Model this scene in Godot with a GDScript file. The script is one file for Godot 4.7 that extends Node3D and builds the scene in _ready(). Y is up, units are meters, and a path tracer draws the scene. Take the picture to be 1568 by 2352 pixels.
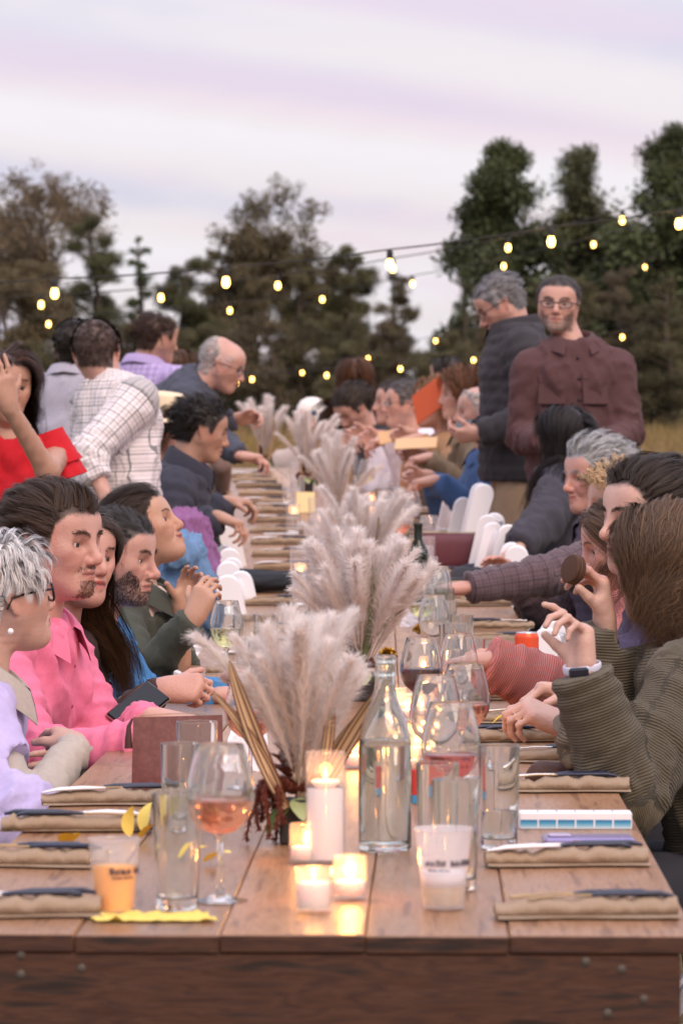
extends Node3D

func _ready() -> void:
	camera_and_light()
	ground()
	trees()
	string_lights()
	tables()
	chairs()
	centrepieces()
	table_things()
	people()

func camera_and_light() -> void:
	var cam := Camera3D.new()
	cam.name = "camera"
	add_child(cam)
	var ca := CameraAttributesPhysical.new()
	ca.frustum_focal_length = 85.7
	ca.frustum_focus_distance = 8.0
	ca.exposure_aperture = 6.2
	ca.frustum_near = 0.1
	ca.frustum_far = 900.0
	cam.attributes = ca
	cam.position = EYE
	cam.rotation.x = -TILT
	cam.fov = rad_to_deg(2.0 * atan(1176.0 / PX))
	cam.near = 0.1
	cam.far = 900.0
	cam.current = true
	var we := WorldEnvironment.new()
	we.name = "world_environment"
	var e := Environment.new()
	e.background_mode = Environment.BG_SKY
	var sk := Sky.new()
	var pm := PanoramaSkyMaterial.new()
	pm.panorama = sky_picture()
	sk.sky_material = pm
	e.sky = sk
	e.background_energy_multiplier = 1.0
	e.tonemap_mode = Environment.TONE_MAPPER_LINEAR
	e.tonemap_exposure = 1.28
	e.sdfgi_enabled = true
	e.ssao_enabled = true
	e.ssil_enabled = true
	we.environment = e
	add_child(we)
	# the glow of the western sky after sunset, behind the photographer
	var sun := DirectionalLight3D.new()
	sun.name = "dusk_glow"
	sun.light_color = Color(1.0, .87, .75)
	sun.light_energy = .6
	sun.light_angular_distance = 40.0
	sun.rotation_degrees = Vector3(-42, 24, 0)
	sun.shadow_enabled = true
	sun.sky_mode = DirectionalLight3D.SKY_MODE_LIGHT_ONLY
	add_child(sun)

func sky_picture() -> ImageTexture:
	var w := 2048
	var h := 1024
	var im := Image.create_empty(w, h, false, Image.FORMAT_RGBF)
	var n1 := noise(1.0, 21, 5)
	var n2 := noise(1.0, 35, 4)
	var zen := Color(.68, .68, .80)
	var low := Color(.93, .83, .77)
	im.fill(Color(.16, .13, .10))
	for y in h / 2 + 2:
		var el := PI * (.5 - (y + .5) / h)
		var se := sin(el)
		var ce := cos(el)
		for x in w:
			var az := TAU * (x + .5) / w
			var dx := sin(az) * ce
			var dz := -cos(az) * ce
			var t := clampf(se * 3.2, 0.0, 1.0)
			# a sheet of cloud overhead seen along its length
			var k := 1.0 / (maxf(se, 0.0) + .045)
			var px := dx * k * .17
			var pz := dz * k * .62 + dx * k * .55
			var a := n1.get_noise_3d(px, pz, 3.0)
			var b := n2.get_noise_3d(px * 1.5 + 8.0, pz * 1.2, 9.0)
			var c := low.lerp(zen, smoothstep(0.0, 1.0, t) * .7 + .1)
			c = c.lerp(Color(.60, .60, .74), smoothstep(.0, .42, a) * .7)
			c = c.lerp(Color(.92, .88, .88), smoothstep(.02, .42, -a) * .75)
			c = c.lerp(Color(.88, .69, .75), smoothstep(.06, .40, b) * .5)
			# an even overcast is brighter overhead than at the horizon
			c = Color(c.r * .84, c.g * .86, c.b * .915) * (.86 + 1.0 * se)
			c.a = 1.0
			im.set_pixel(x, y, c)
	return ImageTexture.create_from_image(im)

# ---------------------------------------------------------------- the field
const RISE := [[0.0, 0.0], [11.0, 0.0], [12.0, .035], [14.4, .12], [16.9, .27], [19.35, .41], [21.8, .49], [30.0, .75], [60.0, 1.55], [120.0, 2.4], [800.0, 3.0]]
const BEND := [[4.636, -.028], [7.08, .031], [9.53, .09], [11.98, .115], [14.43, .115], [16.88, .03], [19.33, -.1], [21.78, -.27], [25.0, -.45]]

func along(tab: Array, d: float) -> float:
	if d <= tab[0][0]:
		return tab[0][1]
	for i in tab.size() - 1:
		if d < tab[i + 1][0]:
			return lerpf(tab[i][1], tab[i + 1][1], (d - tab[i][0]) / (tab[i + 1][0] - tab[i][0]))
	return tab[tab.size() - 1][1]

func land(d: float) -> float:
	return along(RISE, d)

# a place on the table: how far ahead, how far right of the middle, how high above the top
func on_table(d: float, u: float, up := 0.0) -> Vector3:
	return Vector3(along(BEND, d) + u, .75 + land(d) + up, -d)

# a place on the table seen at a picture column and row
func put(x: float, y: float, up := 0.0) -> Vector3:
	var near := 4.2
	var far := 24.0
	for i in 30:
		var m := (near + far) * .5
		if 1024.0 + (EYE.y - .75 - land(m) - up) * PX / m > y:
			near = m
		else:
			far = m
	var d := near
	return Vector3((x - 784.0) * d / PX, .75 + land(d) + up, -d)

func ground() -> void:
	var mb := Mb.new()
	var rows := []
	var nz := noise(.15, 3, 3)
	var ds := [-600.0, -150.0, -40.0, -10.0, 0.0]
	var d := 1.0
	while d < 900.0:
		ds.append(d)
		d *= 1.06
		d += .1
	for dd: float in ds:
		var ring := PackedVector3Array()
		for i in 81:
			var u := (i - 40) / 40.0
			var x := signf(u) * (absf(u) * 12.0 + pow(absf(u), 4.0) * 600.0)
			ring.append(Vector3(x, land(maxf(dd, 0.0)) + nz.get_noise_2d(x, dd) * .05, -dd))
		rows.append(ring)
	mb.skin(rows, false, false, false, 1.0)
	var m := mat(Color.WHITE, .95)
	m.albedo_texture = noise_tex(.02, [[.2, lin(.10, .075, .04)], [.45, lin(.17, .13, .065)], [.6, lin(.12, .115, .045)], [.8, lin(.22, .17, .09)]], 5, 6)
	tri(m, Vector3.ONE * .35, true)
	structure("ground", mb.done(), m)
	# the tall dry grass of the field
	var rd := rng(41)
	var meshes := []
	for k in 2:
		var tb := Mb.new()
		for i in 26:
			var a := rd.randf() * TAU
			var r := rd.randf() * .16
			var hgt := rd.randf_range(.25, .75) * (1.0 if k == 0 else .55)
			var o := Vector3(cos(a) * r, 0, sin(a) * r)
			var ln := Vector3(rd.randfn(), 0, rd.randfn()) * .11
			var sd := Vector3(cos(a + 1.3), 0, sin(a + 1.3))
			var tone := rd.randf_range(.6, 1.3)
			tb.col = Color(tone, tone * rd.randf_range(.85, 1.05), tone * .8)
			tb.ribbon(PackedVector3Array([o, o + Vector3(0, hgt * .55, 0) + ln * .35, o + Vector3(0, hgt, 0) + ln]), PackedFloat32Array([.012, .010, .003]), sd, Vector3.ZERO)
		meshes.append(tb.done())
	var gm := vmat(.95)
	gm.cull_mode = BaseMaterial3D.CULL_DISABLED
	gm.backlight_enabled = true
	gm.backlight = Color(.3, .25, .15)
	for k in 2:
		var pl := []
		var cs := []
		for i in 9000:
			var dd: float = 22.0 + pow(rd.randf(), 1.4) * 40.0 if k == 0 else rd.randf_range(2.0, 30.0)
			var x := rd.randf_range(-1.0, 1.0) * (4.0 + dd * .14)
			if k == 0 and dd < 28.0 and absf(x) < 2.2:
				continue
			if k == 1 and absf(x - along(BEND, dd)) < .9 and dd > 4.0 and dd < 22.0:
				continue
			var s := rd.randf_range(.6, 1.2) * (.55 if k == 0 else .45)
			pl.append(Transform3D(Basis(Vector3.UP, rd.randf() * TAU).scaled(Vector3(s * 1.5, s, s * 1.5)), Vector3(x, land(dd), -dd)))
			var c := Color(.34, .235, .13).lerp(Color(.25, .20, .09), rd.randf()).lerp(Color(.25, .19, .04), 0.6 if sin(x * .9 + dd * .35) > .75 else 0.0)
			if k == 1:
				c = c.lerp(Color(.07, .08, .03), .6)
			cs.append(c)
		var o := stuff("tall_field_grass" if k == 0 else "mown_grass", meshes[k], gm, pl, cs, self)
		tag(o, "tall dry ochre broom grass covering the rising field behind the guests" if k == 0 else "short worn grass on the ground around and under the long table", "grass")

# ---------------------------------------------------------------- trees
func leaf_clump(s: int, r: float, count: int, leaf: float) -> ArrayMesh:
	var rd := rng(s)
	var mb := Mb.new()
	for i in count:
		var p := Vector3(rd.randfn(), rd.randfn(), rd.randfn()).normalized() * r * pow(rd.randf(), .45)
		var a := Vector3(rd.randfn(), rd.randfn(), rd.randfn()).normalized()
		var b := a.cross(Vector3(rd.randfn(), rd.randfn(), rd.randfn())).normalized()
		var v := rd.randf_range(.65, 1.4)
		mb.col = Color(v, v * rd.randf_range(.92, 1.06), v * rd.randf_range(.8, 1.0))
		var l := leaf * rd.randf_range(.6, 1.3)
		mb.ribbon(PackedVector3Array([p - a * l, p, p + a * l]), PackedFloat32Array([l * .25, l * .95, l * .2]), b, Vector3.ZERO)
	return mb.done()

var bark: StandardMaterial3D
var leafy: StandardMaterial3D
var clumps := []

func limb(mb: Mb, rd: RandomNumberGenerator, p: Vector3, dir: Vector3, ln: float, r: float, depth: int, ends: Array, up: float) -> void:
	var pts := [p]
	var rs := [r]
	var d := dir
	var q := p
	for i in 4:
		d = (d + Vector3(rd.randfn(), rd.randfn() * .6 + up, rd.randfn()) * .16).normalized()
		q += d * ln / 4.0
		pts.append(q)
		rs.append(lerpf(r, r * .5, (i + 1) / 4.0))
		if depth > 0 and i >= 1:
			for k in 2 if i < 3 else 3:
				var side := Vector3(rd.randfn(), rd.randfn() * .5 + .25, rd.randfn()).normalized()
				limb(mb, rd, q, (d * .75 + side * .75).normalized(), ln * rd.randf_range(.42, .68), rs[-1] * .6, depth - 1, ends, up)
		elif depth == 0:
			ends.append(q)
	mb.tube(pts, rs, 5 if depth < 2 else 7, false)

func tree(kind: String, x: float, top: float, d: float, wide: float, col: Color, label: String, s: int, dens := 1.0, low := .08) -> void:
	var rd := rng(s)
	var gy := land(d)
	var base := Vector3((x - 784.0) * d / PX, gy, -d)
	var h := EYE.y + (1024.0 - top) * d / PX - gy
	var R := wide * .5 * d / PX
	var names := {"cedar": "cedar_tree", "round": "leafy_tree", "bare": "bare_tree", "sparse": "thin_autumn_tree", "thicket": "thicket"}
	var t := thing(names[kind], label, "tree" if kind != "thicket" else "bush", base, 0.0, "trees along the field edge")
	var mb := Mb.new()
	var pl := []
	var cs := []
	if kind == "bare" or kind == "sparse":
		var ends := []
		limb(mb, rd, Vector3.ZERO, Vector3(rd.randfn() * .05, 1, 0).normalized(), h * .5, h * .014, 4 if kind == "bare" else 3, ends, .5)
		for e: Vector3 in ends:
			if rd.randf() < dens:
				pl.append(Transform3D(Basis(Vector3.UP, rd.randf() * TAU).scaled(Vector3.ONE * rd.randf_range(.25, .6)), e))
				cs.append(col * rd.randf_range(.7, 1.3))
	else:
		mb.tube([Vector3.ZERO, Vector3(rd.randfn() * .05, h * .3, 0), Vector3(rd.randfn() * .1, h * .6, 0), Vector3(0, h * .95, 0)], [h * .028, h * .022, h * .013, h * .004], 8)
		var n := int((400.0 if kind == "cedar" else 620.0) * dens)
		var lobes := []
		var nb := 38 if kind == "cedar" else 30
		for i in nb:
			var v := (i + rd.randf()) / nb
			var a := rd.randf() * TAU
			var prof := pow(1.0 - v, .6) * .95 + .05 if kind == "cedar" else sqrt(maxf(0.0, 1.0 - pow(absf(v - .42) / .6, 2.4)))
			var rr := R * prof * (rd.randf_range(.3, 1.15) if kind == "cedar" else rd.randf_range(.55, 1.1))
			var y := h * lerpf(low, .97, v)
			lobes.append([Vector3(cos(a) * rr, y + rr * .25, sin(a) * rr), v, rd.randf_range(.75, 1.25)])
			var tip: Vector3 = lobes[-1][0]
			mb.tube([Vector3(0, maxf(.1, y - rr * .25), 0), tip * Vector3(.5, 0, .5) + Vector3(0, y, 0), tip], [h * .008, h * .005, h * .002], 4, false)
		for i in n:
			var lb: Array = lobes[rd.randi() % lobes.size()]
			var o: Vector3 = lb[0]
			var f := pow(rd.randf(), .55)
			var p := Vector3(o.x * f, o.y, o.z * f) + Vector3(rd.randfn(), rd.randfn() * .7, rd.randfn()) * (R * (.075 if kind == "cedar" else .16) * lerpf(1.0, .45, lb[1]))
			if p.y < h * .02 or p.y > h * 1.01:
				continue
			var sc := rd.randf_range(.7, 1.35) * lerpf(1.05, .38, lb[1]) * (R / 1.45 if kind == "cedar" else R / 1.7)
			pl.append(Transform3D(Basis.from_euler(Vector3(rd.randf() * TAU, rd.randf() * TAU, 0)).scaled(Vector3.ONE * sc), p))
			var v: float = lb[2] * rd.randf_range(.75, 1.25)
			cs.append(Color(col.r * v, col.g * v, col.b * v))
	part("trunk", mb.done(), bark, t)
	if pl.size():
		stuff("crown", clumps[rd.randi() % clumps.size()], leafy, pl, cs, t)

func trees() -> void:
	bark = mat(lin(.085, .065, .05), .95)
	leafy = vmat(.8)
	leafy.cull_mode = BaseMaterial3D.CULL_DISABLED
	leafy.backlight_enabled = true
	leafy.backlight = Color(.25, .28, .12)
	for i in 4:
		clumps.append(leaf_clump(60 + i, .40, 64, .062))
	var green := Color(.064, .080, .030)
	var olive := Color(.108, .096, .044)
	var brown := Color(.150, .112, .068)
	var dark := Color(.074, .070, .042)
	# left
	tree("bare", 30, 395, 60, 300, brown, "bare grey tree at the far left edge, thin twigs against the sky", 101, .03)
	tree("bare", 120, 430, 63, 260, brown, "bare grey tree second from the left, behind the round cedar", 102, .05)
	tree("round", 205, 488, 58, 190, green.lerp(olive, .4), "round topped green cedar above the plaid shirted man", 103, 2.0, .0)
	tree("round", 318, 538, 57, 105, green, "narrow green cedar with a knob top, left of the sky gap", 104, 1.5, .0)
	tree("round", 60, 600, 56, 260, brown.lerp(olive, .4), "brown leafless looking tree low at the far left edge", 105, 1.6, .0)
	# middle
	tree("round", 432, 590, 60, 190, green.lerp(olive, .5), "low green tree behind the lavender shirted man", 106, 1.9, .0)
	tree("round", 505, 575, 61, 190, olive.lerp(brown, .3), "olive tree left of the thin autumn tree", 117, 1.8, .0)
	tree("round", 750, 600, 62, 200, olive.lerp(green, .3), "broad olive tree filling the middle of the treeline", 118, 1.9, .0)
	tree("sparse", 585, 480, 62, 150, brown.lerp(olive, .5), "thin autumn tree sticking up above the middle of the treeline", 107, .45)
	tree("round", 560, 600, 59, 170, olive.lerp(brown, .4), "olive brown tree below the thin autumn tree", 108, 1.9, .0)
	tree("round", 690, 585, 60, 170, olive, "olive green tree in the middle of the treeline", 109, 1.9, .0)
	tree("round", 800, 565, 61, 190, green.lerp(olive, .6), "tallest rounded green tree left of the gap of sky", 110, 2.0, .0)
	tree("round", 900, 630, 58, 150, olive.lerp(brown, .3), "olive brown tree at the left side of the gap of sky", 111, 1.7, .0)
	# right
	tree("cedar", 1160, 325, 57, 470, green, "tall pointed cedar behind the man in the black puffer jacket", 112, 2.6, .02)
	tree("cedar", 1065, 600, 55, 150, green, "small green cedar at the right side of the gap of sky", 113, .9, .02)
	tree("cedar", 1325, 328, 60, 430, green.lerp(olive, .3), "tall open cedar behind the bearded man, sky between its branches", 114, 1.0, .15)
	tree("cedar", 1550, 290, 58, 480, green, "tall cedar cut off by the right edge of the picture", 115, 1.3, .1)
	tree("bare", 1440, 470, 61, 240, brown, "bare grey tree between the two tall cedars on the right", 116, .05)
	# on past both edges
	for v in [[-190, 470, 60, 330, "first past the left edge"], [-400, 520, 62, 330, "second past the left edge"], [-620, 480, 63, 360, "third past the left edge"], [-860, 540, 64, 360, "fourth past the left edge"], [1790, 400, 60, 360, "first past the right edge"], [2010, 480, 62, 340, "second past the right edge"], [2240, 440, 63, 360, "third past the right edge"]]:
		tree("round", v[0], v[1], v[2], v[3], olive, "rounded tree of the treeline, " + v[4], 300 + int(v[2]) + int(v[1]), 1.5, .0)
	# the low growth that closes the view
	var low := [[-40, 800, 54], [70, 790, 54], [180, 770, 53], [290, 740, 55], [395, 760, 54], [500, 740, 56], [600, 720, 55], [705, 730, 56], [800, 720, 55], [890, 740, 56], [960, 810, 55], [1045, 760, 53], [1135, 700, 54], [1230, 650, 56], [1330, 640, 54], [1430, 615, 55], [1530, 640, 54], [1620, 650, 55]]
	var where := ["at the far left edge", "behind the woman in red", "behind the grey polo man", "behind the plaid shirt", "behind the lavender shirt", "behind the bald man", "left of the middle", "above the far end of the table", "above the long brown hair", "right of the long brown hair", "under the gap of sky", "at the foot of the small cedar", "at the foot of the tall pointed cedar", "behind the black puffer jacket", "behind the bearded man", "right of the bearded man", "above the dry grass on the right", "at the far right edge"]
	for i in low.size():
		var v: Array = low[i]
		tree("thicket", v[0], v[1], v[2], 170, [brown.lerp(dark, .45), olive.lerp(dark, .35), green.lerp(brown, .45)][i % 3], "dark tangled thicket of the treeline " + where[i], 200 + i, 1.15, .0)

# ---------------------------------------------------------------- string lights
func string_lights() -> void:
	var wire := mat(lin(.012, .012, .013), .6)
	var bulbm := glow(Color(1.0, .80, .42), 7.0)
	var bm := Mb.new()
	bm.lathe([[.0, -.088], [.010, -.087], [.018, -.080], [.0225, -.066], [.0225, -.052], [.018, -.034], [.012, -.018], [.011, -.006]], 16)
	var bulb := bm.done()
	var sm := Mb.new()
	sm.lathe([[.011, -.022], [.0155, -.020], [.0165, .012], [.012, .02], [.004, .024], [0, .024]], 12)
	var sock := sm.done()
	# first bulb (picture place), step per bulb, how many, how far
	var runs := [
		[Vector2(-258, 650), [[-258, 656], [126, 640], [519, 614], [895, 573], [1265, 521], [1558, 480], [1950, 420]], 18.0, "nearest string of warm bulbs, its black cable crossing the sky"],
		[Vector2(0, 0), [[-170, 694], [95, 676], [370, 660], [638, 632], [902, 593], [1166, 545], [1428, 482], [1690, 415]], 25.5, "second string of warm bulbs, close below the nearest cable"],
		[Vector2(0, 0), [[-100, 735], [112, 726], [322, 714], [528, 695], [740, 669], [947, 633], [1156, 593], [1362, 543], [1563, 486], [1770, 425]], 33.0, "third string of warm bulbs rising towards the right"],
		[Vector2(0, 0), [[-90, 862], [80, 854], [240, 862], [410, 862], [579, 856], [750, 847], [919, 832], [1087, 812], [1258, 788], [1428, 759], [1600, 725]], 40.0, "low string of warm bulbs just above the heads of the guests"],
		[Vector2(0, 0), [[240, 876], [392, 874], [543, 867], [694, 842], [845, 810], [1000, 769], [1160, 722], [1320, 664], [1480, 600], [1640, 530]], 45.0, "farthest string of warm bulbs climbing behind the bearded man"],
	]
	for r in runs:
		var d: float = r[2]
		var pts: Array = r[1]
		var t := thing("string_light", r[3], "string lights", at(pts[0][0], pts[0][1], d), 0.0, "strings of bulbs over the tables")
		var org := t.position
		var line := []
		for i in pts.size() - 1:
			var a := at(pts[i][0], pts[i][1], d)
			var b := at(pts[i + 1][0], pts[i + 1][1], d)
			for k in 4:
				line.append(a.lerp(b, k / 4.0) - Vector3(0, sin(PI * k / 4.0) * .008, 0) - org)
		line.append(at(pts[-1][0], pts[-1][1], d) - org)
		var wm := Mb.new()
		wm.tube(line, .0045, 6)
		part("cable", wm.done(), wire, t)
		for i in pts.size():
			if pts[i][0] < -20 or pts[i][0] > 1600:
				continue
			var p := at(pts[i][0], pts[i][1], d) - org - Vector3(0, .026, 0)
			part("socket", sock, wire, t, Transform3D(Basis(), p))
			part("bulb", bulb, bulbm, t, Transform3D(Basis().scaled(Vector3.ONE * .84), p))
			var l := OmniLight3D.new()
			l.name = "bulb_glow"
			l.light_color = Color(1.0, .78, .45)
			l.light_energy = .05
			l.light_size = .02
			l.omni_range = 12.0
			l.omni_attenuation = 2.0
			l.shadow_enabled = true
			l.position = p - Vector3(0, .055, 0)
			t.add_child(l, true)
# ---------------------------------------------------------------- helpers
var used := {}
var mats := {}
var jobs := []
const PX := 8400.0
const EYE := Vector3(0, 1.371, 0)
const TILT := 0.018093

# a place in the field, from how far it lies ahead and where it is seen
func at(x: float, y: float, d: float) -> Vector3:
	var r := Vector3((x - 784.0) / PX, (1176.0 - y) / PX, -1.0).rotated(Vector3.RIGHT, -TILT)
	return EYE + r * (d / -r.z)

func rng(s: int) -> RandomNumberGenerator:
	var r := RandomNumberGenerator.new()
	r.seed = s
	return r

func numbered(called: String) -> String:
	var n: int = used.get(called, 0)
	used[called] = n + 1
	return called if n == 0 else "%s_%03d" % [called, n]

func tag(o: Node, label: String, category: String, group := "") -> Node:
	o.set_meta("label", label)
	o.set_meta("category", category)
	if group:
		o.set_meta("group", group)
	return o

func thing(called: String, label: String, category: String, pos := Vector3.ZERO, turn := 0.0, group := "") -> Node3D:
	var o := Node3D.new()
	o.name = numbered(called)
	add_child(o)
	o.position = pos
	o.rotation.y = turn
	tag(o, label, category, group)
	return o

func part(called: String, mesh: Mesh, m: Material, parent: Node, xf := Transform3D()) -> MeshInstance3D:
	var o := MeshInstance3D.new()
	o.mesh = mesh
	o.material_override = m
	o.transform = xf
	if parent == self:
		o.name = numbered(called)
	else:
		var k := 0
		for c in parent.get_children():
			if c.has_meta("base") and c.get_meta("base") == called:
				k += 1
		o.set_meta("base", called)
		o.name = called if k == 0 else "%s_%03d" % [called, k]
	parent.add_child(o, true)
	return o

func structure(called: String, mesh: Mesh, m: Material) -> MeshInstance3D:
	var o := part(called, mesh, m, self)
	o.set_meta("kind", "structure")
	return o

func stuff(called: String, mesh: Mesh, m: Material, places: Array, colors: Array, parent: Node) -> MultiMeshInstance3D:
	var mm := MultiMesh.new()
	mm.transform_format = MultiMesh.TRANSFORM_3D
	mm.use_colors = true
	mm.mesh = mesh
	mm.instance_count = places.size()
	for i in places.size():
		mm.set_instance_transform(i, places[i])
		mm.set_instance_color(i, colors[i])
	var o := MultiMeshInstance3D.new()
	o.name = numbered(called) if parent == self else called
	o.multimesh = mm
	o.material_override = m
	o.set_meta("kind", "stuff")
	parent.add_child(o, true)
	return o

func lin(r: float, g: float, b: float) -> Color:
	return Color(r, g, b).linear_to_srgb()

# colour given as it looks (sRGB 0..255)
func s8(r: float, g: float, b: float) -> Color:
	return Color(r / 255.0, g / 255.0, b / 255.0)

func mat(c: Color, rough := 0.8, metal := 0.0) -> StandardMaterial3D:
	var m := StandardMaterial3D.new()
	m.albedo_color = c
	m.roughness = rough
	m.metallic = metal
	return m

func vmat(rough := 0.7) -> StandardMaterial3D:
	var m := mat(Color.WHITE, rough)
	m.vertex_color_use_as_albedo = true
	return m

func glass(c: Color, alpha := 0.05, rough := 0.02) -> StandardMaterial3D:
	var m := mat(Color(c.r, c.g, c.b, alpha), rough)
	m.transparency = BaseMaterial3D.TRANSPARENCY_ALPHA
	m.cull_mode = BaseMaterial3D.CULL_DISABLED
	return m

func liquid(c: Color, alpha := 0.1) -> StandardMaterial3D:
	var m := mat(Color(c.r, c.g, c.b, alpha), 0.02)
	m.refraction_enabled = true
	m.refraction_scale = 0.033
	return m

func glow(c: Color, energy: float) -> StandardMaterial3D:
	var m := mat(c, 0.6)
	m.emission_enabled = true
	m.emission = c
	m.emission_energy_multiplier = energy
	return m

func noise(freq: float, s := 1, octaves := 4) -> FastNoiseLite:
	var n := FastNoiseLite.new()
	n.seed = s
	n.frequency = freq
	n.noise_type = FastNoiseLite.TYPE_SIMPLEX_SMOOTH
	n.fractal_octaves = octaves
	return n

func noise_tex(freq: float, stops: Array, s := 1, octaves := 5, size := 512) -> NoiseTexture2D:
	var t := NoiseTexture2D.new()
	t.width = size
	t.height = size
	t.seamless = true
	t.noise = noise(freq, s, octaves)
	var g := Gradient.new()
	var off := PackedFloat32Array()
	var col := PackedColorArray()
	for p in stops:
		off.append(p[0])
		col.append(p[1])
	g.offsets = off
	g.colors = col
	t.color_ramp = g
	return t

func grey_tex(freq: float, s := 1, octaves := 5, size := 512) -> NoiseTexture2D:
	return noise_tex(freq, [[0.0, Color.BLACK], [1.0, Color.WHITE]], s, octaves, size)

func tri(m: StandardMaterial3D, sc: Vector3, world := false) -> StandardMaterial3D:
	m.uv1_triplanar = true
	m.uv1_world_triplanar = world
	m.uv1_scale = sc
	return m

func bump(m: StandardMaterial3D, t: Texture2D, depth_cm: float) -> StandardMaterial3D:
	m.heightmap_enabled = true
	m.heightmap_texture = t
	m.heightmap_scale = depth_cm
	return m

# ---------------------------------------------------------------- meshes
class Mb:
	var v := PackedVector3Array()
	var n := PackedVector3Array()
	var c := PackedColorArray()
	var uv := PackedVector2Array()
	var ix := PackedInt32Array()
	var col := Color.WHITE

	func quad(a: Vector3, b: Vector3, cc: Vector3, d: Vector3) -> void:
		# corners counter-clockwise seen from outside
		var nn := (b - a).cross(d - a).normalized()
		var k := v.size()
		for p in [a, b, cc, d]:
			v.append(p)
			n.append(nn)
			c.append(col)
			uv.append(Vector2.ZERO)
		ix.append_array([k, k + 2, k + 1, k, k + 3, k + 2])

	func box(o: Vector3, s: Vector3, bs := Basis(), bev := 0.0) -> void:
		# a box with chamfered edges, centred on o
		var h := s * 0.5
		bev = minf(bev, minf(h.x, minf(h.y, h.z)) * 0.9)
		var ax := [Vector3(1, 0, 0), Vector3(0, 1, 0), Vector3(0, 0, 1)]
		for i in 3:
			for sg in [-1.0, 1.0]:
				var w: Vector3 = ax[i] * sg
				var u: Vector3 = ax[(i + 1) % 3]
				var t: Vector3 = w.cross(u)
				var a: Vector3 = w * h[i]
				var hu: float = h[(i + 1) % 3] - bev
				var ht: float = h[(i + 2) % 3] - bev
				quad(o + bs * (a - u * hu - t * ht), o + bs * (a + u * hu - t * ht), o + bs * (a + u * hu + t * ht), o + bs * (a - u * hu + t * ht))
		if bev <= 0.0:
			return
		for i in 3:
			var j := (i + 1) % 3
			var k := (i + 2) % 3
			for sj in [-1.0, 1.0]:
				for sk in [-1.0, 1.0]:
					var al: Vector3 = ax[i] * (h[i] - bev)
					var p1: Vector3 = ax[j] * sj * h[j] + ax[k] * sk * (h[k] - bev)
					var p2: Vector3 = ax[j] * sj * (h[j] - bev) + ax[k] * sk * h[k]
					if sj * sk > 0.0:
						quad(o + bs * (p1 - al), o + bs * (p1 + al) , o + bs * (p2 + al), o + bs * (p2 - al)) if false else quad(o + bs * (p1 + al), o + bs * (p1 - al), o + bs * (p2 - al), o + bs * (p2 + al)) if false else _q(o, bs, p1, p2, al)
					else:
						_q(o, bs, p1, p2, al)
		for sx in [-1.0, 1.0]:
			for sy in [-1.0, 1.0]:
				for sz in [-1.0, 1.0]:
					var sg3 := Vector3(sx, sy, sz)
					var pa := Vector3(sx * h.x, sy * (h.y - bev), sz * (h.z - bev))
					var pb := Vector3(sx * (h.x - bev), sy * h.y, sz * (h.z - bev))
					var pc := Vector3(sx * (h.x - bev), sy * (h.y - bev), sz * h.z)
					if (pb - pa).cross(pc - pa).dot(sg3) < 0.0:
						var tmp := pb
						pb = pc
						pc = tmp
					tri3(o + bs * pa, o + bs * pb, o + bs * pc)

	func _q(o: Vector3, bs: Basis, p1: Vector3, p2: Vector3, al: Vector3) -> void:
		var a := p1 - al
		var b := p1 + al
		var cc := p2 + al
		var d := p2 - al
		if (b - a).cross(d - a).dot(p1 + p2) < 0.0:
			quad(o + bs * b, o + bs * a, o + bs * d, o + bs * cc)
		else:
			quad(o + bs * a, o + bs * b, o + bs * cc, o + bs * d)

	func tri3(a: Vector3, b: Vector3, cc: Vector3) -> void:
		var nn := (b - a).cross(cc - a).normalized()
		var k := v.size()
		for p in [a, b, cc]:
			v.append(p)
			n.append(nn)
			c.append(col)
			uv.append(Vector2.ZERO)
		ix.append_array([k, k + 2, k + 1])

	# rings of points joined into a skin; each ring counter-clockwise seen from where the rings go to
	func skin(rings: Array, closed := true, cap0 := false, cap1 := false, vlen := 1.0) -> void:
		var k := v.size()
		var m: int = rings[0].size()
		var w := m + 1 if closed else m
		for i in rings.size():
			var r: PackedVector3Array = rings[i]
			for j in w:
				v.append(r[j % m])
				n.append(Vector3.ZERO)
				c.append(col)
				uv.append(Vector2(float(j) / (w - 1), vlen * i / maxf(1.0, rings.size() - 1)))
		var ix0 := ix.size()
		for i in rings.size() - 1:
			for j in w - 1:
				var a := k + i * w + j
				ix.append_array([a, a + w, a + 1, a + 1, a + w, a + w + 1])
		smooth(k, k + rings.size() * w, ix0)
		if closed:
			for i in rings.size():
				var a := k + i * w
				var s := (n[a] + n[a + w - 1]).normalized()
				n[a] = s
				n[a + w - 1] = s
		if cap0:
			fan(rings[0], true)
		if cap1:
			fan(rings[rings.size() - 1], false)

	func fan(r: PackedVector3Array, back: bool) -> void:
		var o := Vector3.ZERO
		for p in r:
			o += p
		o /= r.size()
		for j in r.size():
			var a := r[j]
			var b := r[(j + 1) % r.size()]
			if back:
				tri3(o, b, a)
			else:
				tri3(o, a, b)

	# normals summed from the faces that use vertices from..to
	func smooth(from: int, to: int, ix0 := 0) -> void:
		for i in range(from, to):
			n[i] = Vector3.ZERO
		for t in range(ix0, ix.size(), 3):
			var a := ix[t]
			if a < from or a >= to:
				continue
			var b := ix[t + 1]
			var d := ix[t + 2]
			var f := (v[d] - v[a]).cross(v[b] - v[a])
			n[a] += f
			n[b] += f
			n[d] += f
		for i in range(from, to):
			n[i] = n[i].normalized()

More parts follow.
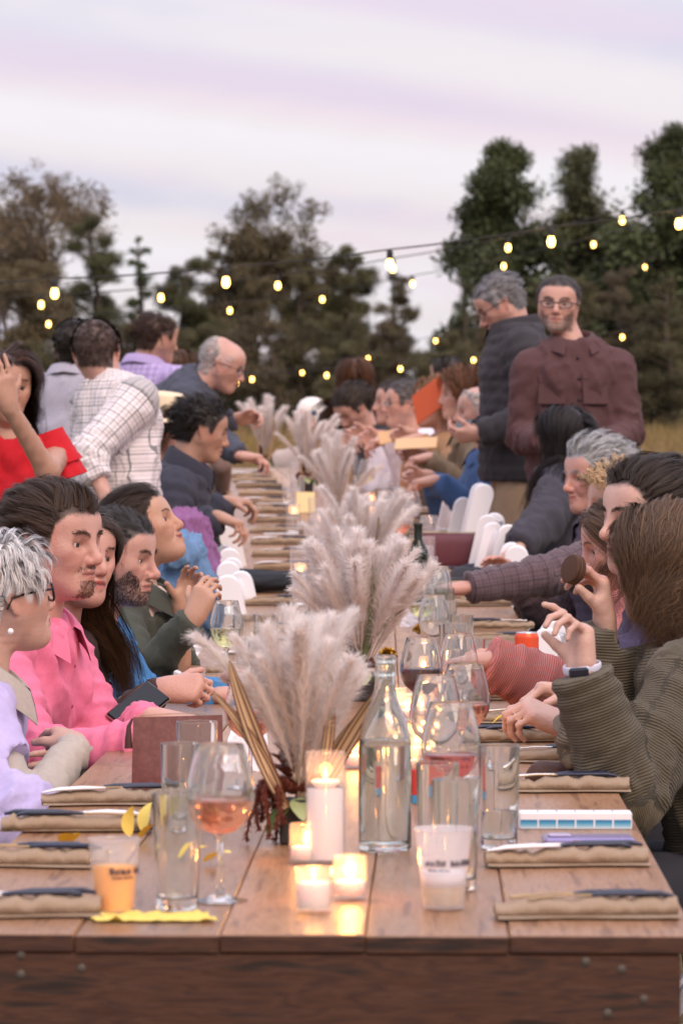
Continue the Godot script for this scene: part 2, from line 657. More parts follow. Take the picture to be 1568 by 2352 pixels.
	# a round bar through points, radius per point
	func tube(pts: Array, rad, seg := 8, caps := true, flat := 1.0, up := Vector3.UP) -> void:
		var rings := []
		var side := Vector3.ZERO
		for i in pts.size():
			var p: Vector3 = pts[i]
			var d: Vector3 = (pts[mini(i + 1, pts.size() - 1)] - pts[maxi(i - 1, 0)]).normalized()
			if side == Vector3.ZERO:
				side = up.cross(d)
				if side.length() < 0.05:
					side = Vector3(1, 0, 0.01).cross(d)
			side = (side - d * side.dot(d)).normalized()
			var oth := d.cross(side)
			var r: float = rad if not rad is Array else rad[i]
			var ring := PackedVector3Array()
			for j in seg:
				var a := TAU * j / seg
				ring.append(p + side * (cos(a) * r) + oth * (sin(a) * r * flat))
			rings.append(ring)
		skin(rings, true, caps, caps)

	# profile [[radius, height], ...] turned round the y axis at o
	func lathe(prof: Array, seg := 24, o := Vector3.ZERO) -> void:
		var rings := []
		for p in prof:
			var ring := PackedVector3Array()
			for j in seg:
				var a := -TAU * j / seg
				ring.append(o + Vector3(cos(a) * p[0], p[1], sin(a) * p[0]))
			rings.append(ring)
		skin(rings)

	func ball(o: Vector3, r: Vector3, seg := 12, rows := 8) -> void:
		var rings := []
		for i in rows + 1:
			var b := PI * (float(i) / rows - 0.5)
			var ring := PackedVector3Array()
			for j in seg:
				var a := -TAU * j / seg
				ring.append(o + Vector3(cos(a) * cos(b) * r.x, sin(b) * r.y, sin(a) * cos(b) * r.z))
			rings.append(ring)
		skin(rings)

	# a thin strip through points, wide across `across`
	func ribbon(pts: PackedVector3Array, wid: PackedFloat32Array, across: Vector3, nrm: Vector3, bend := 0.0) -> void:
		var k := v.size()
		for i in pts.size():
			var sd := across * (wid[i] * 0.5)
			var nr := nrm
			if nrm == Vector3.ZERO:
				nr = across.cross(pts[mini(i + 1, pts.size() - 1)] - pts[maxi(i - 1, 0)]).normalized()
			for s in [-1.0, 1.0]:
				v.append(pts[i] + sd * s)
				n.append((nr + across * (s * bend)).normalized())
				c.append(col)
				uv.append(Vector2(s * 0.5 + 0.5, float(i) / (pts.size() - 1)))
		for i in pts.size() - 1:
			var a := k + i * 2
			ix.append_array([a, a + 2, a + 1, a + 1, a + 2, a + 3])

	func join(o: Mb, xf := Transform3D()) -> void:
		var k := v.size()
		for i in o.v.size():
			v.append(xf * o.v[i])
			n.append((xf.basis * o.n[i]).normalized())
		c.append_array(o.c)
		uv.append_array(o.uv)
		for i in o.ix:
			ix.append(i + k)

	func done() -> ArrayMesh:
		var a := []
		a.resize(Mesh.ARRAY_MAX)
		a[Mesh.ARRAY_VERTEX] = v
		a[Mesh.ARRAY_NORMAL] = n
		a[Mesh.ARRAY_COLOR] = c
		a[Mesh.ARRAY_TEX_UV] = uv
		a[Mesh.ARRAY_INDEX] = ix
		var m := ArrayMesh.new()
		m.add_surface_from_arrays(Mesh.PRIMITIVE_TRIANGLES, a)
		return m

# ---------------------------------------------------------------- soft bodies: joined capsules meshed as surface nets
class Blob:
	var A := PackedVector3Array()
	var D := PackedVector3Array()   # axis in flattened space
	var N := PackedVector3Array()
	var K := PackedFloat32Array()
	var R := PackedFloat32Array()
	var DR := PackedFloat32Array()
	var IV := PackedFloat32Array()
	var S := PackedFloat32Array()
	var OP := PackedInt32Array()
	var ALONG := PackedFloat32Array()
	var LEN := PackedFloat32Array()
	var planes := []

	func add(a: Vector3, b: Vector3, ra: float, rb: float, s := 0.02, n := Vector3.ZERO, k := 1.0, op := 0, along := 0.0) -> void:
		A.append(a)
		n = n.normalized()
		var d := b - a
		LEN.append(d.length())
		if k != 1.0:
			d += n * (d.dot(n) * (k - 1.0))
		D.append(d)
		N.append(n)
		K.append(k)
		R.append(ra)
		DR.append(rb - ra)
		IV.append(1.0 / maxf(d.length_squared(), 1e-9))
		S.append(maxf(s, 1e-4))
		OP.append(op)
		ALONG.append(along)

	func one(i: int, p: Vector3) -> float:
		var q := p - A[i]
		if K[i] != 1.0:
			q += N[i] * (q.dot(N[i]) * (K[i] - 1.0))
		var t := clampf(q.dot(D[i]) * IV[i], 0.0, 1.0)
		return (q - D[i] * t).length() - R[i] - DR[i] * t

	func f(p: Vector3, ids: PackedInt32Array) -> float:
		var d := 1e3
		for i in ids:
			var q := p - A[i]
			var k := K[i]
			if k != 1.0:
				var nn := N[i]
				q += nn * (q.dot(nn) * (k - 1.0))
			var ba := D[i]
			var t := clampf(q.dot(ba) * IV[i], 0.0, 1.0)
			var e := (q - ba * t).length() - R[i] - DR[i] * t
			var s := S[i]
			if OP[i] == 0:
				var h := s - absf(d - e)
				d = minf(d, e)
				if h > 0.0:
					d -= h * h * 0.25 / s
			else:
				e = -e
				var h := s - absf(d - e)
				d = maxf(d, e)
				if h > 0.0:
					d += h * h * 0.25 / s
		for pl in planes:
			if p.distance_squared_to(pl[2]) < pl[3]:
				d = maxf(d, (p - pl[2]).dot(pl[1]))
		return d

	# returns [vertices, triangle indices]
	var lo := Vector3.ZERO
	var corner := {}
	var cells := {}
	var verts := PackedVector3Array()
	var faces := []
	var g := PackedFloat32Array()
	const SY := 4096
	const SZ := 16777216

	func block(bx: int, by: int, bz: int, h: float, ids: PackedInt32Array) -> void:
		var o := lo + Vector3(bx, by, bz) * (h * 4.0)
		var q := 0
		var lowest := 1e9
		var highest := -1e9
		for z in 5:
			for y in 5:
				for x in 5:
					var ck := (bx * 4 + x) + (by * 4 + y) * SY + (bz * 4 + z) * SZ
					var val: float
					if corner.has(ck):
						val = corner[ck]
					else:
						val = f(o + Vector3(x, y, z) * h, ids)
						corner[ck] = val
					g[q] = val
					q += 1
					lowest = minf(lowest, val)
					highest = maxf(highest, val)
		if lowest >= 0.0 or highest < 0.0:
			return
		for z in 4:
			for y in 4:
				for x in 4:
					var a := x + y * 5 + z * 25
					var v0 := g[a]
					var v1 := g[a + 1]
					var v2 := g[a + 5]
					var v3 := g[a + 6]
					var v4 := g[a + 25]
					var v5 := g[a + 26]
					var v6 := g[a + 30]
					var v7 := g[a + 31]
					var m := int(v0 < 0.0) + int(v1 < 0.0) + int(v2 < 0.0) + int(v3 < 0.0) + int(v4 < 0.0) + int(v5 < 0.0) + int(v6 < 0.0) + int(v7 < 0.0)
					if m == 0 or m == 8:
						continue
					var key := (bx * 4 + x) + (by * 4 + y) * SY + (bz * 4 + z) * SZ
					if cells.has(key):
						continue
					var sum := Vector3.ZERO
					var cnt := 0
					if (v0 < 0.0) != (v1 < 0.0):
						sum += Vector3(v0 / (v0 - v1), 0, 0); cnt += 1
					if (v2 < 0.0) != (v3 < 0.0):
						sum += Vector3(v2 / (v2 - v3), 1, 0); cnt += 1
					if (v4 < 0.0) != (v5 < 0.0):
						sum += Vector3(v4 / (v4 - v5), 0, 1); cnt += 1
					if (v6 < 0.0) != (v7 < 0.0):
						sum += Vector3(v6 / (v6 - v7), 1, 1); cnt += 1
					if (v0 < 0.0) != (v2 < 0.0):
						sum += Vector3(0, v0 / (v0 - v2), 0); cnt += 1
					if (v1 < 0.0) != (v3 < 0.0):
						sum += Vector3(1, v1 / (v1 - v3), 0); cnt += 1
					if (v4 < 0.0) != (v6 < 0.0):
						sum += Vector3(0, v4 / (v4 - v6), 1); cnt += 1
					if (v5 < 0.0) != (v7 < 0.0):
						sum += Vector3(1, v5 / (v5 - v7), 1); cnt += 1
					if (v0 < 0.0) != (v4 < 0.0):
						sum += Vector3(0, 0, v0 / (v0 - v4)); cnt += 1
					if (v1 < 0.0) != (v5 < 0.0):
						sum += Vector3(1, 0, v1 / (v1 - v5)); cnt += 1
					if (v2 < 0.0) != (v6 < 0.0):
						sum += Vector3(0, 1, v2 / (v2 - v6)); cnt += 1
					if (v3 < 0.0) != (v7 < 0.0):
						sum += Vector3(1, 1, v3 / (v3 - v7)); cnt += 1
					cells[key] = verts.size()
					verts.append(o + (Vector3(x, y, z) + sum / cnt) * h)
					if (v0 < 0.0) != (v1 < 0.0):
						faces.append([key, 0, v0 < 0.0])
					if (v0 < 0.0) != (v2 < 0.0):
						faces.append([key, 1, v0 < 0.0])
					if (v0 < 0.0) != (v4 < 0.0):
						faces.append([key, 2, v0 < 0.0])

	func net(h: float) -> Array:
		lo = Vector3(1e9, 1e9, 1e9)
		var hi := -lo
		cells = {}
		verts = PackedVector3Array()
		faces = []
		g.resize(125)
		var smax := 0.0
		for i in A.size():
			smax = maxf(smax, S[i])
			if OP[i] != 0:
				continue
			var r := Vector3.ONE * (maxf(R[i], R[i] + DR[i]) + h * 3.0)
			var d := D[i]
			if K[i] != 1.0:
				d -= N[i] * (d.dot(N[i]) * (1.0 - 1.0 / K[i]))
				if K[i] < 1.0:
					r /= K[i]
			lo = lo.min(A[i] - r).min(A[i] + d - r)
			hi = hi.max(A[i] + r).max(A[i] + d + r)
		smax *= 0.7
		var bs := h * 4.0
		var nb := Vector3i(((hi - lo) / bs).ceil())
		var ix := PackedInt32Array()
		var rad := bs * 0.87
		for bz in nb.z:
			for by in nb.y:
				for bx in nb.x:
					var mid := lo + Vector3(bx + .5, by + .5, bz + .5) * bs
					var ids := PackedInt32Array()
					var near := false
					for i in A.size():
						var e := one(i, mid)
						if e < (rad + smax) * maxf(K[i], 1.0):
							ids.append(i)
							if OP[i] == 0:
								near = true
					if not near or absf(f(mid, ids)) > rad * 1.8 + 0.006:
						continue
					block(bx, by, bz, h, ids)
		# blocks that were passed over although the surface runs into them
		var every := PackedInt32Array(range(A.size()))
		var seen := {}
		var at := 0
		while at < faces.size():
			var upto := faces.size()
			for n in range(at, upto):
				var key: int = faces[n][0]
				var u: int = [1, SY, SZ][(faces[n][1] + 1) % 3]
				var w: int = [1, SY, SZ][(faces[n][1] + 2) % 3]
				for kk in [key - u, key - u - w, key - w]:
					if not cells.has(kk):
						var bk := Vector3i(kk % 4096 / 4, (kk / 4096) % 4096 / 4, kk / SZ / 4)
						if not seen.has(bk):
							seen[bk] = true
							block(bk.x, bk.y, bk.z, h, every)
			at = upto
		for fc in faces:
			var key: int = fc[0]
			var u: int = [1, SY, SZ][(fc[1] + 1) % 3]
			var w: int = [1, SY, SZ][(fc[1] + 2) % 3]
			var a: int = cells.get(key, -1)
			var b: int = cells.get(key - u, -1)
			var c: int = cells.get(key - u - w, -1)
			var d: int = cells.get(key - w, -1)
			if a < 0 or b < 0 or c < 0 or d < 0:
				continue
			if fc[2]:
				ix.append_array([a, c, b, a, d, c])
			else:
				ix.append_array([a, b, c, a, c, d])
		cells = {}
		corner = {}
		faces = []
		return [verts, ix]

	# nearest piece: [index, t]
	func nearest(p: Vector3) -> Array:
		var best := 1e9
		var bi := 0
		for i in A.size():
			if OP[i] != 0:
				continue
			var e := one(i, p)
			if e < best:
				best = e
				bi = i
		var q := p - A[bi]
		if K[bi] != 1.0:
			q += N[bi] * (q.dot(N[bi]) * (K[bi] - 1.0))
		var t := clampf(q.dot(D[bi]) * IV[bi], 0.0, 1.0)
		return [bi, t]
# ---------------------------------------------------------------- people
func smoothed(a: float, b: float, x: float) -> float:
	return smoothstep(a, b, x)

# verts + faces of a net into a mesh builder, with wrinkles and colours
func put_net(mb: Mb, net: Array, colors: Callable, wrinkle = null) -> void:
	var k := mb.v.size()
	var vs: PackedVector3Array = net[0]
	var ix: PackedInt32Array = net[1]
	for round in 2:
		var ns := PackedVector3Array()
		ns.resize(vs.size())
		for t in range(0, ix.size(), 3):
			var a := ix[t]
			var b := ix[t + 1]
			var d := ix[t + 2]
			var fn := (vs[d] - vs[a]).cross(vs[b] - vs[a])
			ns[a] += fn
			ns[b] += fn
			ns[d] += fn
		for i in ns.size():
			ns[i] = ns[i].normalized()
		if round == 0 and wrinkle != null:
			for i in vs.size():
				vs[i] += ns[i] * wrinkle.call(vs[i], ns[i])
			continue
		mb.v.append_array(vs)
		mb.n.append_array(ns)
		break
	for i in vs.size():
		var cu: Array = colors.call(vs[i], mb.n[k + i])
		mb.c.append(cu[0])
		mb.uv.append(cu[1])
	for i in ix:
		mb.ix.append(i + k)

class Head:
	var o: Vector3
	var b: Basis
	var inv: Transform3D
	var w := Vector3.ONE
	func _init(pos: Vector3, basis: Basis, size: float, shape: Vector3) -> void:
		o = pos
		b = basis.scaled_local(Vector3.ONE * size)
		inv = Transform3D(b, o).affine_inverse()
		w = shape
	func p(x: float, y: float, z: float) -> Vector3:
		return o + b * (Vector3(x, y, z) * w)

func head_blob(hd: Head, q: Dictionary, sz: float) -> Blob:
	var bl := Blob.new()
	var X := hd.b.x.normalized()
	var Y := hd.b.y.normalized()
	var Z := hd.b.z.normalized()
	var fem: bool = q.get("fem", false)
	var jaw: float = q.get("jaw", 0.84 if fem else 1.0)
	var nose: float = q.get("nose", 0.86 if fem else 1.0)
	var smile: float = q.get("smile", 0.0)
	var mouth: float = q.get("mouth", 0.0)
	var fat: float = q.get("fat", 0.0)
	var s := sz
	bl.add(hd.p(0, .03, .010), hd.p(0, .034, -.036), .0765 * s, .0795 * s, .03, Y, .92)
	for g: float in [-1.0, 1.0]:
		bl.add(hd.p(.030 * g, .048, .043), hd.p(.034 * g, .040, .03), .041 * s, .042 * s, .03)
		bl.add(hd.p(.051 * g * jaw, -.04, .0), hd.p(.013 * g * jaw, -.095, .060), (.021 + fat * .008) * s, .0185 * s, .03)
		bl.add(hd.p(.041 * g, -.017, .053), hd.p(.034 * g, -.036, .058), (.0265 + fat * .004 + smile * .002) * s, (.021 + fat * .006) * s, .022)
		bl.add(hd.p(.056 * g, .0, .02), hd.p(.05 * g, -.03, .02), .020 * s, .020 * s, .03)
	bl.add(hd.p(0, .0, .035), hd.p(0, -.05, .03), .055 * s, .048 * s, .03)
	bl.add(hd.p(0, -.062, .053), hd.p(0, -.066, .053), .0335 * s, .033 * s, .022)
	bl.add(hd.p(-.007 * jaw, -.1, .069), hd.p(.007 * jaw, -.1, .069), (.0155 if fem else .0175) * s, (.0155 if fem else .0175) * s, .022)
	bl.add(hd.p(0, -.075, .015), hd.p(0, -.085, .03), (.043 + fat * .006) * s, (.034 + fat * .008) * s, .03)
	var nk: float = q.get("neck", .046 if fem else .056)
	bl.add(hd.p(0, -.04, -.03), q.neck_at, nk * s, (nk + .006) * s, .03)
	for g: float in [-1.0, 1.0]:
		bl.add(hd.p(.036 * g, .001, .0865), hd.p(.029 * g, .001, .0885), .0175 * s, .0175 * s, .010, Vector3.ZERO, 1.0, 1)
		bl.add(hd.p(.045 * g, .0215, .063), hd.p(.012 * g, .0185, .0785), (.0085 if fem else .0105) * s, (.008 if fem else .0095) * s, .012)
		# eyelids
		bl.add(hd.p(.0465 * g, .0005, .0645), hd.p(.033 * g, .0078, .0760), .0034 * s, .0040 * s, .004)
		bl.add(hd.p(.033 * g, .0078, .0760), hd.p(.0185 * g, .0000, .0705), .0040 * s, .0032 * s, .004)
		bl.add(hd.p(.039 * g, .0145, .070), hd.p(.027 * g, .0145, .0730), .0050 * s, .0050 * s, .008)
		bl.add(hd.p(.0465 * g, -.001, .0645), hd.p(.032 * g, -.0090, .0745), .0028 * s, .0032 * s, .004)
		bl.add(hd.p(.032 * g, -.0090, .0745), hd.p(.0185 * g, -.0005, .0705), .0032 * s, .0028 * s, .004)
	bl.add(hd.p(0, .014, .0805), hd.p(0, -.028 * nose, .085 + .018 * nose), .0075 * s, .0105 * s, .014)
	bl.add(hd.p(0, -.034, .085 + .019 * nose), hd.p(0, -.036, .085 + .017 * nose), .0115 * s, .0105 * s, .008)
	for g: float in [-1.0, 1.0]:
		bl.add(hd.p(.0125 * g * nose, -.038, .0915), hd.p(.011 * g * nose, -.0385, .095), .0085 * s * nose, .0075 * s * nose, .006)
		bl.add(hd.p(.0225 * g, -.064 + smile * .006, .079 - smile * .002), hd.p(.004 * g, -.060 + mouth * .2, .0915), .0042 * s, .0058 * s, .006)
		bl.add(hd.p(.019 * g, -.0695 + smile * .005 - mouth * .3, .080), hd.p(.002 * g, -.0735 - mouth, .0895), .0055 * s, .0068 * s, .007)
		bl.add(hd.p(.025 * g, -.0668 + smile * .007, .085), hd.p(0, -.0665 - mouth * .4, .098), (.0022 + mouth * .2) * s, (.0026 + mouth * .5) * s, .003, Vector3.ZERO, 1.0, 1)
		bl.add(hd.p(.0205 * g, -.037, .0905), hd.p(.034 * g, -.066, .0755), .0022 * s, .0022 * s, .007, Vector3.ZERO, 1.0, 1)
		var en := (X * g + Z * .45).normalized()
		bl.add(hd.p(.0775 * g, .014, -.015), hd.p(.0745 * g, -.026, -.004), .0175 * s, .0095 * s, .008, en, 2.3)
		bl.add(hd.p(.089 * g, .002, -.006), hd.p(.087 * g, -.01, -.002), .0105 * s, .007 * s, .005, Vector3.ZERO, 1.0, 1)
	return bl

# how far inside the hair line a place on the head lies
func scalp(p: Vector3, hl: float, nape: float) -> float:
	var z := p.z
	var line := nape
	if z > -.04:
		line = lerpf(nape, .012, clampf((z + .04) / .02, 0, 1))
	if z > .014:
		line = lerpf(.012, -.012, clampf((z - .014) / .008, 0, 1))
	if z > .034:
		line = lerpf(-.012, .045, clampf((z - .034) / .014, 0, 1))
	if z > .05:
		line = lerpf(.045, hl, clampf((z - .05) / .02, 0, 1))
	return p.y - line

func beard(p: Vector3, kind: String) -> float:
	# below zero outside
	var ax := absf(p.x)
	if p.z < .018 or p.y < -.118 or ax > .064:
		return -1.0
	var cheek := lerpf(-.052, -.016, clampf((ax - .03) / .035, 0, 1))
	var lipgap := maxf(absf(p.y + .067) / .0115, ax / .026)
	match kind:
		"full":
			if lipgap < 1.0 and p.z > .06:
				return -1.0
			if p.y > -.058 and ax < .034 and p.y > -.05:
				return -1.0
			return minf((cheek - p.y) * 60.0, 1.0)
		"goatee":
			if lipgap < 1.0:
				return -1.0
			var must := p.y < -.047 and p.y > -.062 and ax < .03 and p.z > .07
			var chin := p.y < -.079 and ax < .026 and p.z > .045
			return 1.0 if must or chin else -1.0
		"stubble":
			if lipgap < 1.0:
				return -1.0
			return minf((cheek - p.y) * 40.0, 1.0)
	return -1.0

func hand_blob(wrist: Vector3, d: Vector3, pn: Vector3, right: bool, s: float, curl: Array, spread: float, thumb: Array, elbow: Vector3, wr: float) -> Blob:
	var bl := Blob.new()
	d = d.normalized()
	pn = (pn - d * pn.dot(d)).normalized()
	var t := d.cross(pn) * (1.0 if right else -1.0)
	var P := func(x: float, y: float, z: float) -> Vector3: return wrist + (t * x + d * y + pn * z) * s
	var back := wrist + (elbow - wrist).limit_length(.085)
	bl.add(back, wrist, wr * 1.12, wr * .95, .02, pn, 1.25)
	bl.add(wrist, P.call(0, .035, 0), wr * .95, .026 * s, .02, pn, 1.5)
	var mx := [.029, .0095, -.0095, -.027]
	var my := [.089, .094, .089, .080]
	var ln := [[.043, .026, .021], [.047, .030, .022], [.043, .028, .021], [.033, .021, .018]]
	for i in 4:
		bl.add(P.call(mx[i] * .55, .02, 0), P.call(mx[i], my[i], -.002), .0145 * s, .0125 * s, .016)
	bl.add(P.call(.014, .018, .008), P.call(.03, .055, .010), .016 * s, .0125 * s, .014)
	bl.add(P.call(-.02, .02, .006), P.call(-.024, .06, .006), .012 * s, .0125 * s, .014)
	for i in 4:
		var a: float = (1.5 - i) * spread
		var dir := (d * cos(a) + t * sin(a)).normalized()
		var o: Vector3 = P.call(mx[i], my[i], -.002)
		var axis := dir.cross(pn).normalized()
		var r: float = (.0089 if i < 3 else .0078) * s
		var c: Array = curl[i] if curl[i] is Array else [curl[i], curl[i], curl[i] * .7]
		for j in 3:
			dir = dir.rotated(axis, deg_to_rad(c[j]))
			var e: Vector3 = o + dir * (ln[i][j] * s)
			bl.add(o, e, r, r * .90, .0035)
			if j == 1:
				bl.add(o, o, r * 1.13, r * 1.13, .003)
			r *= .91
			o = e
	# thumb leaves the side of the palm near its base
	var o: Vector3 = P.call(.026, .036, .010)
	var td: Vector3 = (t * thumb[0] + d * thumb[1] + pn * thumb[2]).normalized()
	var e1 := o + td * (.040 * s)
	bl.add(o, e1, .0135 * s, .0108 * s, .008)
	var td2 := (td + (pn * .5 + d * .25 - t * .35) * float(thumb[3])).normalized()
	bl.add(e1, e1 + td2 * (.031 * s), .0108 * s, .0088 * s, .004)
	return bl

func elbow_of(a: Vector3, w: Vector3, l1: float, l2: float, pole: Vector3) -> Vector3:
	var d := w - a
	var L := clampf(d.length(), .08, l1 + l2 - .002)
	var u := d.normalized()
	var x := (l1 * l1 - l2 * l2 + L * L) / (2.0 * L)
	var h := sqrt(maxf(l1 * l1 - x * x, 0.0))
	var pp := (pole - u * pole.dot(u)).normalized()
	return a + u * x + pp * h

var skin_mats := {}
var eye_white: StandardMaterial3D

func person(q: Dictionary) -> Node3D:
	var t0 := Time.get_ticks_msec()
	var fem: bool = q.get("fem", false)
	var sz: float = q.get("size", .94 if fem else 1.0)
	var rd := rng(hash(q.label))
	var Hb := Basis.from_euler(Vector3(deg_to_rad(-q.get("pitch", 0.0)), deg_to_rad(q.yaw), deg_to_rad(q.get("roll", 0.0))))
	var by := deg_to_rad(q.get("byaw", q.yaw))
	var f := Vector3(sin(by), 0, cos(by))
	var l := Vector3.UP.cross(f)
	var H: Vector3 = q.head
	# torso
	var neck_top := H + Hb * (Vector3(0, -.09, -.03) * sz)
	var C: Vector3 = q.get("neck_base", neck_top + Vector3(0, -.085 * sz, 0) - f * .02)
	var hip: Vector3 = q.get("hip", C + Vector3(0, -.50 * sz, 0) - f * q.get("lean", .05))
	var sh: float = q.get("shoulder", .155 if fem else .185)
	var tu := (C - hip).normalized()
	var tf := (f - tu * f.dot(tu)).normalized()
	var tl := tu.cross(tf)
	var SL: Vector3 = C + tl * sh - tu * float(q.get("drop", .068))
	var SR: Vector3 = C - tl * sh - tu * float(q.get("drop", .068))
	q.neck_at = C - tu * .02
	var base: Vector3 = Vector3(hip.x, q.get("ground", 0.0), hip.z)
	var root := thing("person", q.label, "person", base)
	var off := -base
	for k in ["neck_at"]:
		q[k] += off
	H += off
	C += off
	hip += off
	SL += off
	SR += off
	var hd := Head.new(H, Hb, sz, q.get("shape", Vector3(1.04, .97, 1.02) if fem else Vector3(1.08, .965, 1.03)))
	var tone: Color = q.get("skin", Color(.50, .27, .19))
	var hair: Dictionary = q.get("hair", {})
	var hcol: Color = hair.get("col", Color(.05, .03, .02))
	var bkind: String = q.get("beard", "")
	var bcol: Color = q.get("bcol", hcol)
	var lips: Color = q.get("lips", Color(tone.r * .78, tone.g * .40, tone.b * .44) if fem else Color(tone.r * .76, tone.g * .52, tone.b * .53))
	var fine: float = q.get("fine", .005)
	var nz := noise(14.0, 7, 3)
	var nf := noise(60.0, 8, 2)
	var hl: float = hair.get("hl", .074)
	var nape: float = hair.get("nape", -.07)
	var bald: float = hair.get("bald", 0.0)
	var skin_color := func(v: Vector3, nn: Vector3) -> Array:
		var c := tone
		var m := 1.0 + nz.get_noise_3dv(v) * .05 + nf.get_noise_3dv(v) * .035
		var p: Vector3 = (hd.inv * v) / hd.w
		if p.length() < .2:
			var ax := absf(p.x)
			var red := exp(-Vector2((ax - .042) / .022, (p.y + .028) / .02).length_squared()) * .5 if p.z > .03 else 0.0
			red += exp(-(p - Vector3(0, -.035, .1)).length_squared() / .0005) * .55
			if ax > .07 and p.y > -.04 and p.y < .04:
				red += .5
			c = c.lerp(Color(tone.r * .98, tone.g * .66, tone.b * .62), clampf(red, 0, 1) * q.get("flush", .7))
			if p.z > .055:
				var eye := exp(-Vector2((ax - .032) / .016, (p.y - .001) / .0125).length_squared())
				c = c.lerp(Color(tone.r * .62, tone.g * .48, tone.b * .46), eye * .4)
				var lash := exp(-pow((p.y - (.0046 - pow((ax - .032) / .0145, 2.0) * .0050)) / .0017, 2.0)) * (1.0 if ax > .017 and ax < .047 else 0.0)
				c = c.lerp(Color(.05, .025, .018), lash * (.75 if fem else .5))
				var nost := exp(-((p - Vector3(signf(p.x) * .0068, -.0445, .0965)) / .0042).length_squared())
				c = c.lerp(Color(.06, .02, .015), nost * .8)  # shade of the nostril openings painted into the skin colour
			var lipd: float = maxf(absf(p.y + .0672 - q.get("smile", 0.0) * .004 * ax / .02) / (.0105 - ax * .2 + q.get("mouth", 0.0)), ax / .0245)
			if p.z > .07 and lipd < 1.0:
				c = c.lerp(lips, smoothed(1.0, .75, lipd))
				var mid: float = absf(p.y + .0667 - q.get("smile", 0.0) * .006 * ax / .02 + q.get("mouth", 0.0) * .4) / (.0016 + q.get("mouth", 0.0) * .7)
				c = c.lerp(Color(lips.r * .25, lips.g * .2, lips.b * .2), smoothed(1.3, .6, mid) * .85)  # shade of the gap between the lips put into the colour
			if q.get("face", true) and p.z > .045 and ax > .010 and ax < .051:
				var bly: float = .0215 + .006 * (1.0 - pow((ax - .034) / .02, 2.0)) + q.get("brow_up", 0.0)
				var bt := (.0022 if fem else .0036) * (1.0 - .5 * smoothed(.035, .051, ax))
				c = c.lerp(q.get("brow", hcol), smoothed(bt * 1.5, bt * .5, absf(p.y - bly)) * .72)
			if bkind:
				var bm := beard(p, bkind)
				if bm > 0.0:
					c = c.lerp(bcol, bm * q.get("bfill", .55) * (1.0 + nf.get_noise_3dv(v * 3.0) * .5))
			if hair:
				var sc := scalp(p, hl, nape) + nf.get_noise_3dv(v * 2.0) * .004
				if bald > 0.0 and p.y > .035:
					sc = minf(sc, Vector2(p.x, p.z - .015).length() - bald)
				c = c.lerp(hcol, smoothed(-.007, .009, sc) * hair.get("fill", .97))
		return [Color(c.r * m, c.g * (m * 2.0 - 1.0 if m < 1.0 else m), c.b * m), Vector2.ZERO]
	var mb := Mb.new()
	# head
	var hb := head_blob(hd, q, sz)
	var hnet := hb.net(fine)
	put_net(mb, hnet, skin_color)
	var nhead := mb.v.size()
	# torso under the clothes, neck and arms
	var bb := Blob.new()
	bb.add(C + off * 0.0 - tu * .01, q.neck_at + tu * .03, .055 * sz, .05 * sz, .03)
	bb.add(SL - tl * .05, SR + tl * .05, .042 * sz, .042 * sz, .04)
	bb.add(C - tu * .1, hip, .105 * sz, .11 * sz, .05, tf, 1.45)
	var wl: float = q.get("arm", 1.0) * sz
	var arms := []
	for side in 2:
		var S := SL if side == 0 else SR
		var key := "lh" if side == 0 else "rh"
		var g := 1.0 if side == 0 else -1.0
		var wr: Vector3 = q[key] + off if q.has(key) else S + Vector3(0, -.47 * sz, 0) + l * g * .06 + f * .12
		var pole: Vector3 = q.get(key + "_pole", Vector3(0, -1, 0) + l * g * .45 - f * .25)
		var E := elbow_of(S, wr, .295 * wl, .26 * wl, pole)
		if (wr - E).length() > .27 * wl:
			wr = E + (wr - E).normalized() * .26 * wl
		var spec: Dictionary = q.get(key + "_hand", {})
		var dd: Vector3 = spec.get("dir", (wr - E).normalized())
		var pn: Vector3 = spec.get("palm", Vector3(0, -1, 0) if absf(dd.y) < .7 else -l * g)
		arms.append([S, E, wr, dd, pn, side == 1, spec])
		bb.add(S, E, .045 * sz, .038 * sz, .03)
		bb.add(E, wr, .038 * sz, .027 * sz, .02)
	bb.add(hip - tl * .09, hip - tl * .09 - tu * .02, .085, .085, .04)
	var knees := []
	for g: float in [1.0, -1.0]:
		var hj := hip + tl * (.085 * g)
		var kn: Vector3
		var an: Vector3
		if q.get("seated", true):
			kn = hj + f * .42 + l * (.05 * g) + Vector3(0, .02, 0)
			an = kn - Vector3(0, kn.y - .09, 0) + f * .02
		else:
			an = Vector3(0, .09, 0) + l * (.11 * g) + f * .02
			kn = (hj + an) * .5 + f * .03
		knees.append([hj, kn, an])
		bb.add(hj, kn, .075 * sz, .05 * sz, .05)
		bb.add(kn, an, .048 * sz, .035 * sz, .03)
	put_net(mb, bb.net(q.get("coarse", .02)), skin_color)
	for a in arms:
		if a[6].get("hidden", false):
			continue
		var hs: float = a[6].get("size", .90 if fem else 1.0) * q.get("handsize", 1.0)
		var hbl := hand_blob(a[2], a[3], a[4], a[5], hs, a[6].get("curl", [18, 22, 26, 30]), a[6].get("spread", .07), a[6].get("thumb", [.75, .75, .25, .5]), a[1], .027 * sz)
		put_net(mb, hbl.net(q.get("handfine", .0055)), skin_color)
	var key2 := "skin"
	if not mats.has(key2):
		var sm := vmat(.52)
		sm.subsurf_scatter_enabled = true
		sm.subsurf_scatter_strength = .12
		bump(tri(sm, Vector3.ONE * 9.0), grey_tex(.06, 4, 4, 256), .06)
		mats[key2] = sm
	part("body", mb.done(), mats[key2], root)
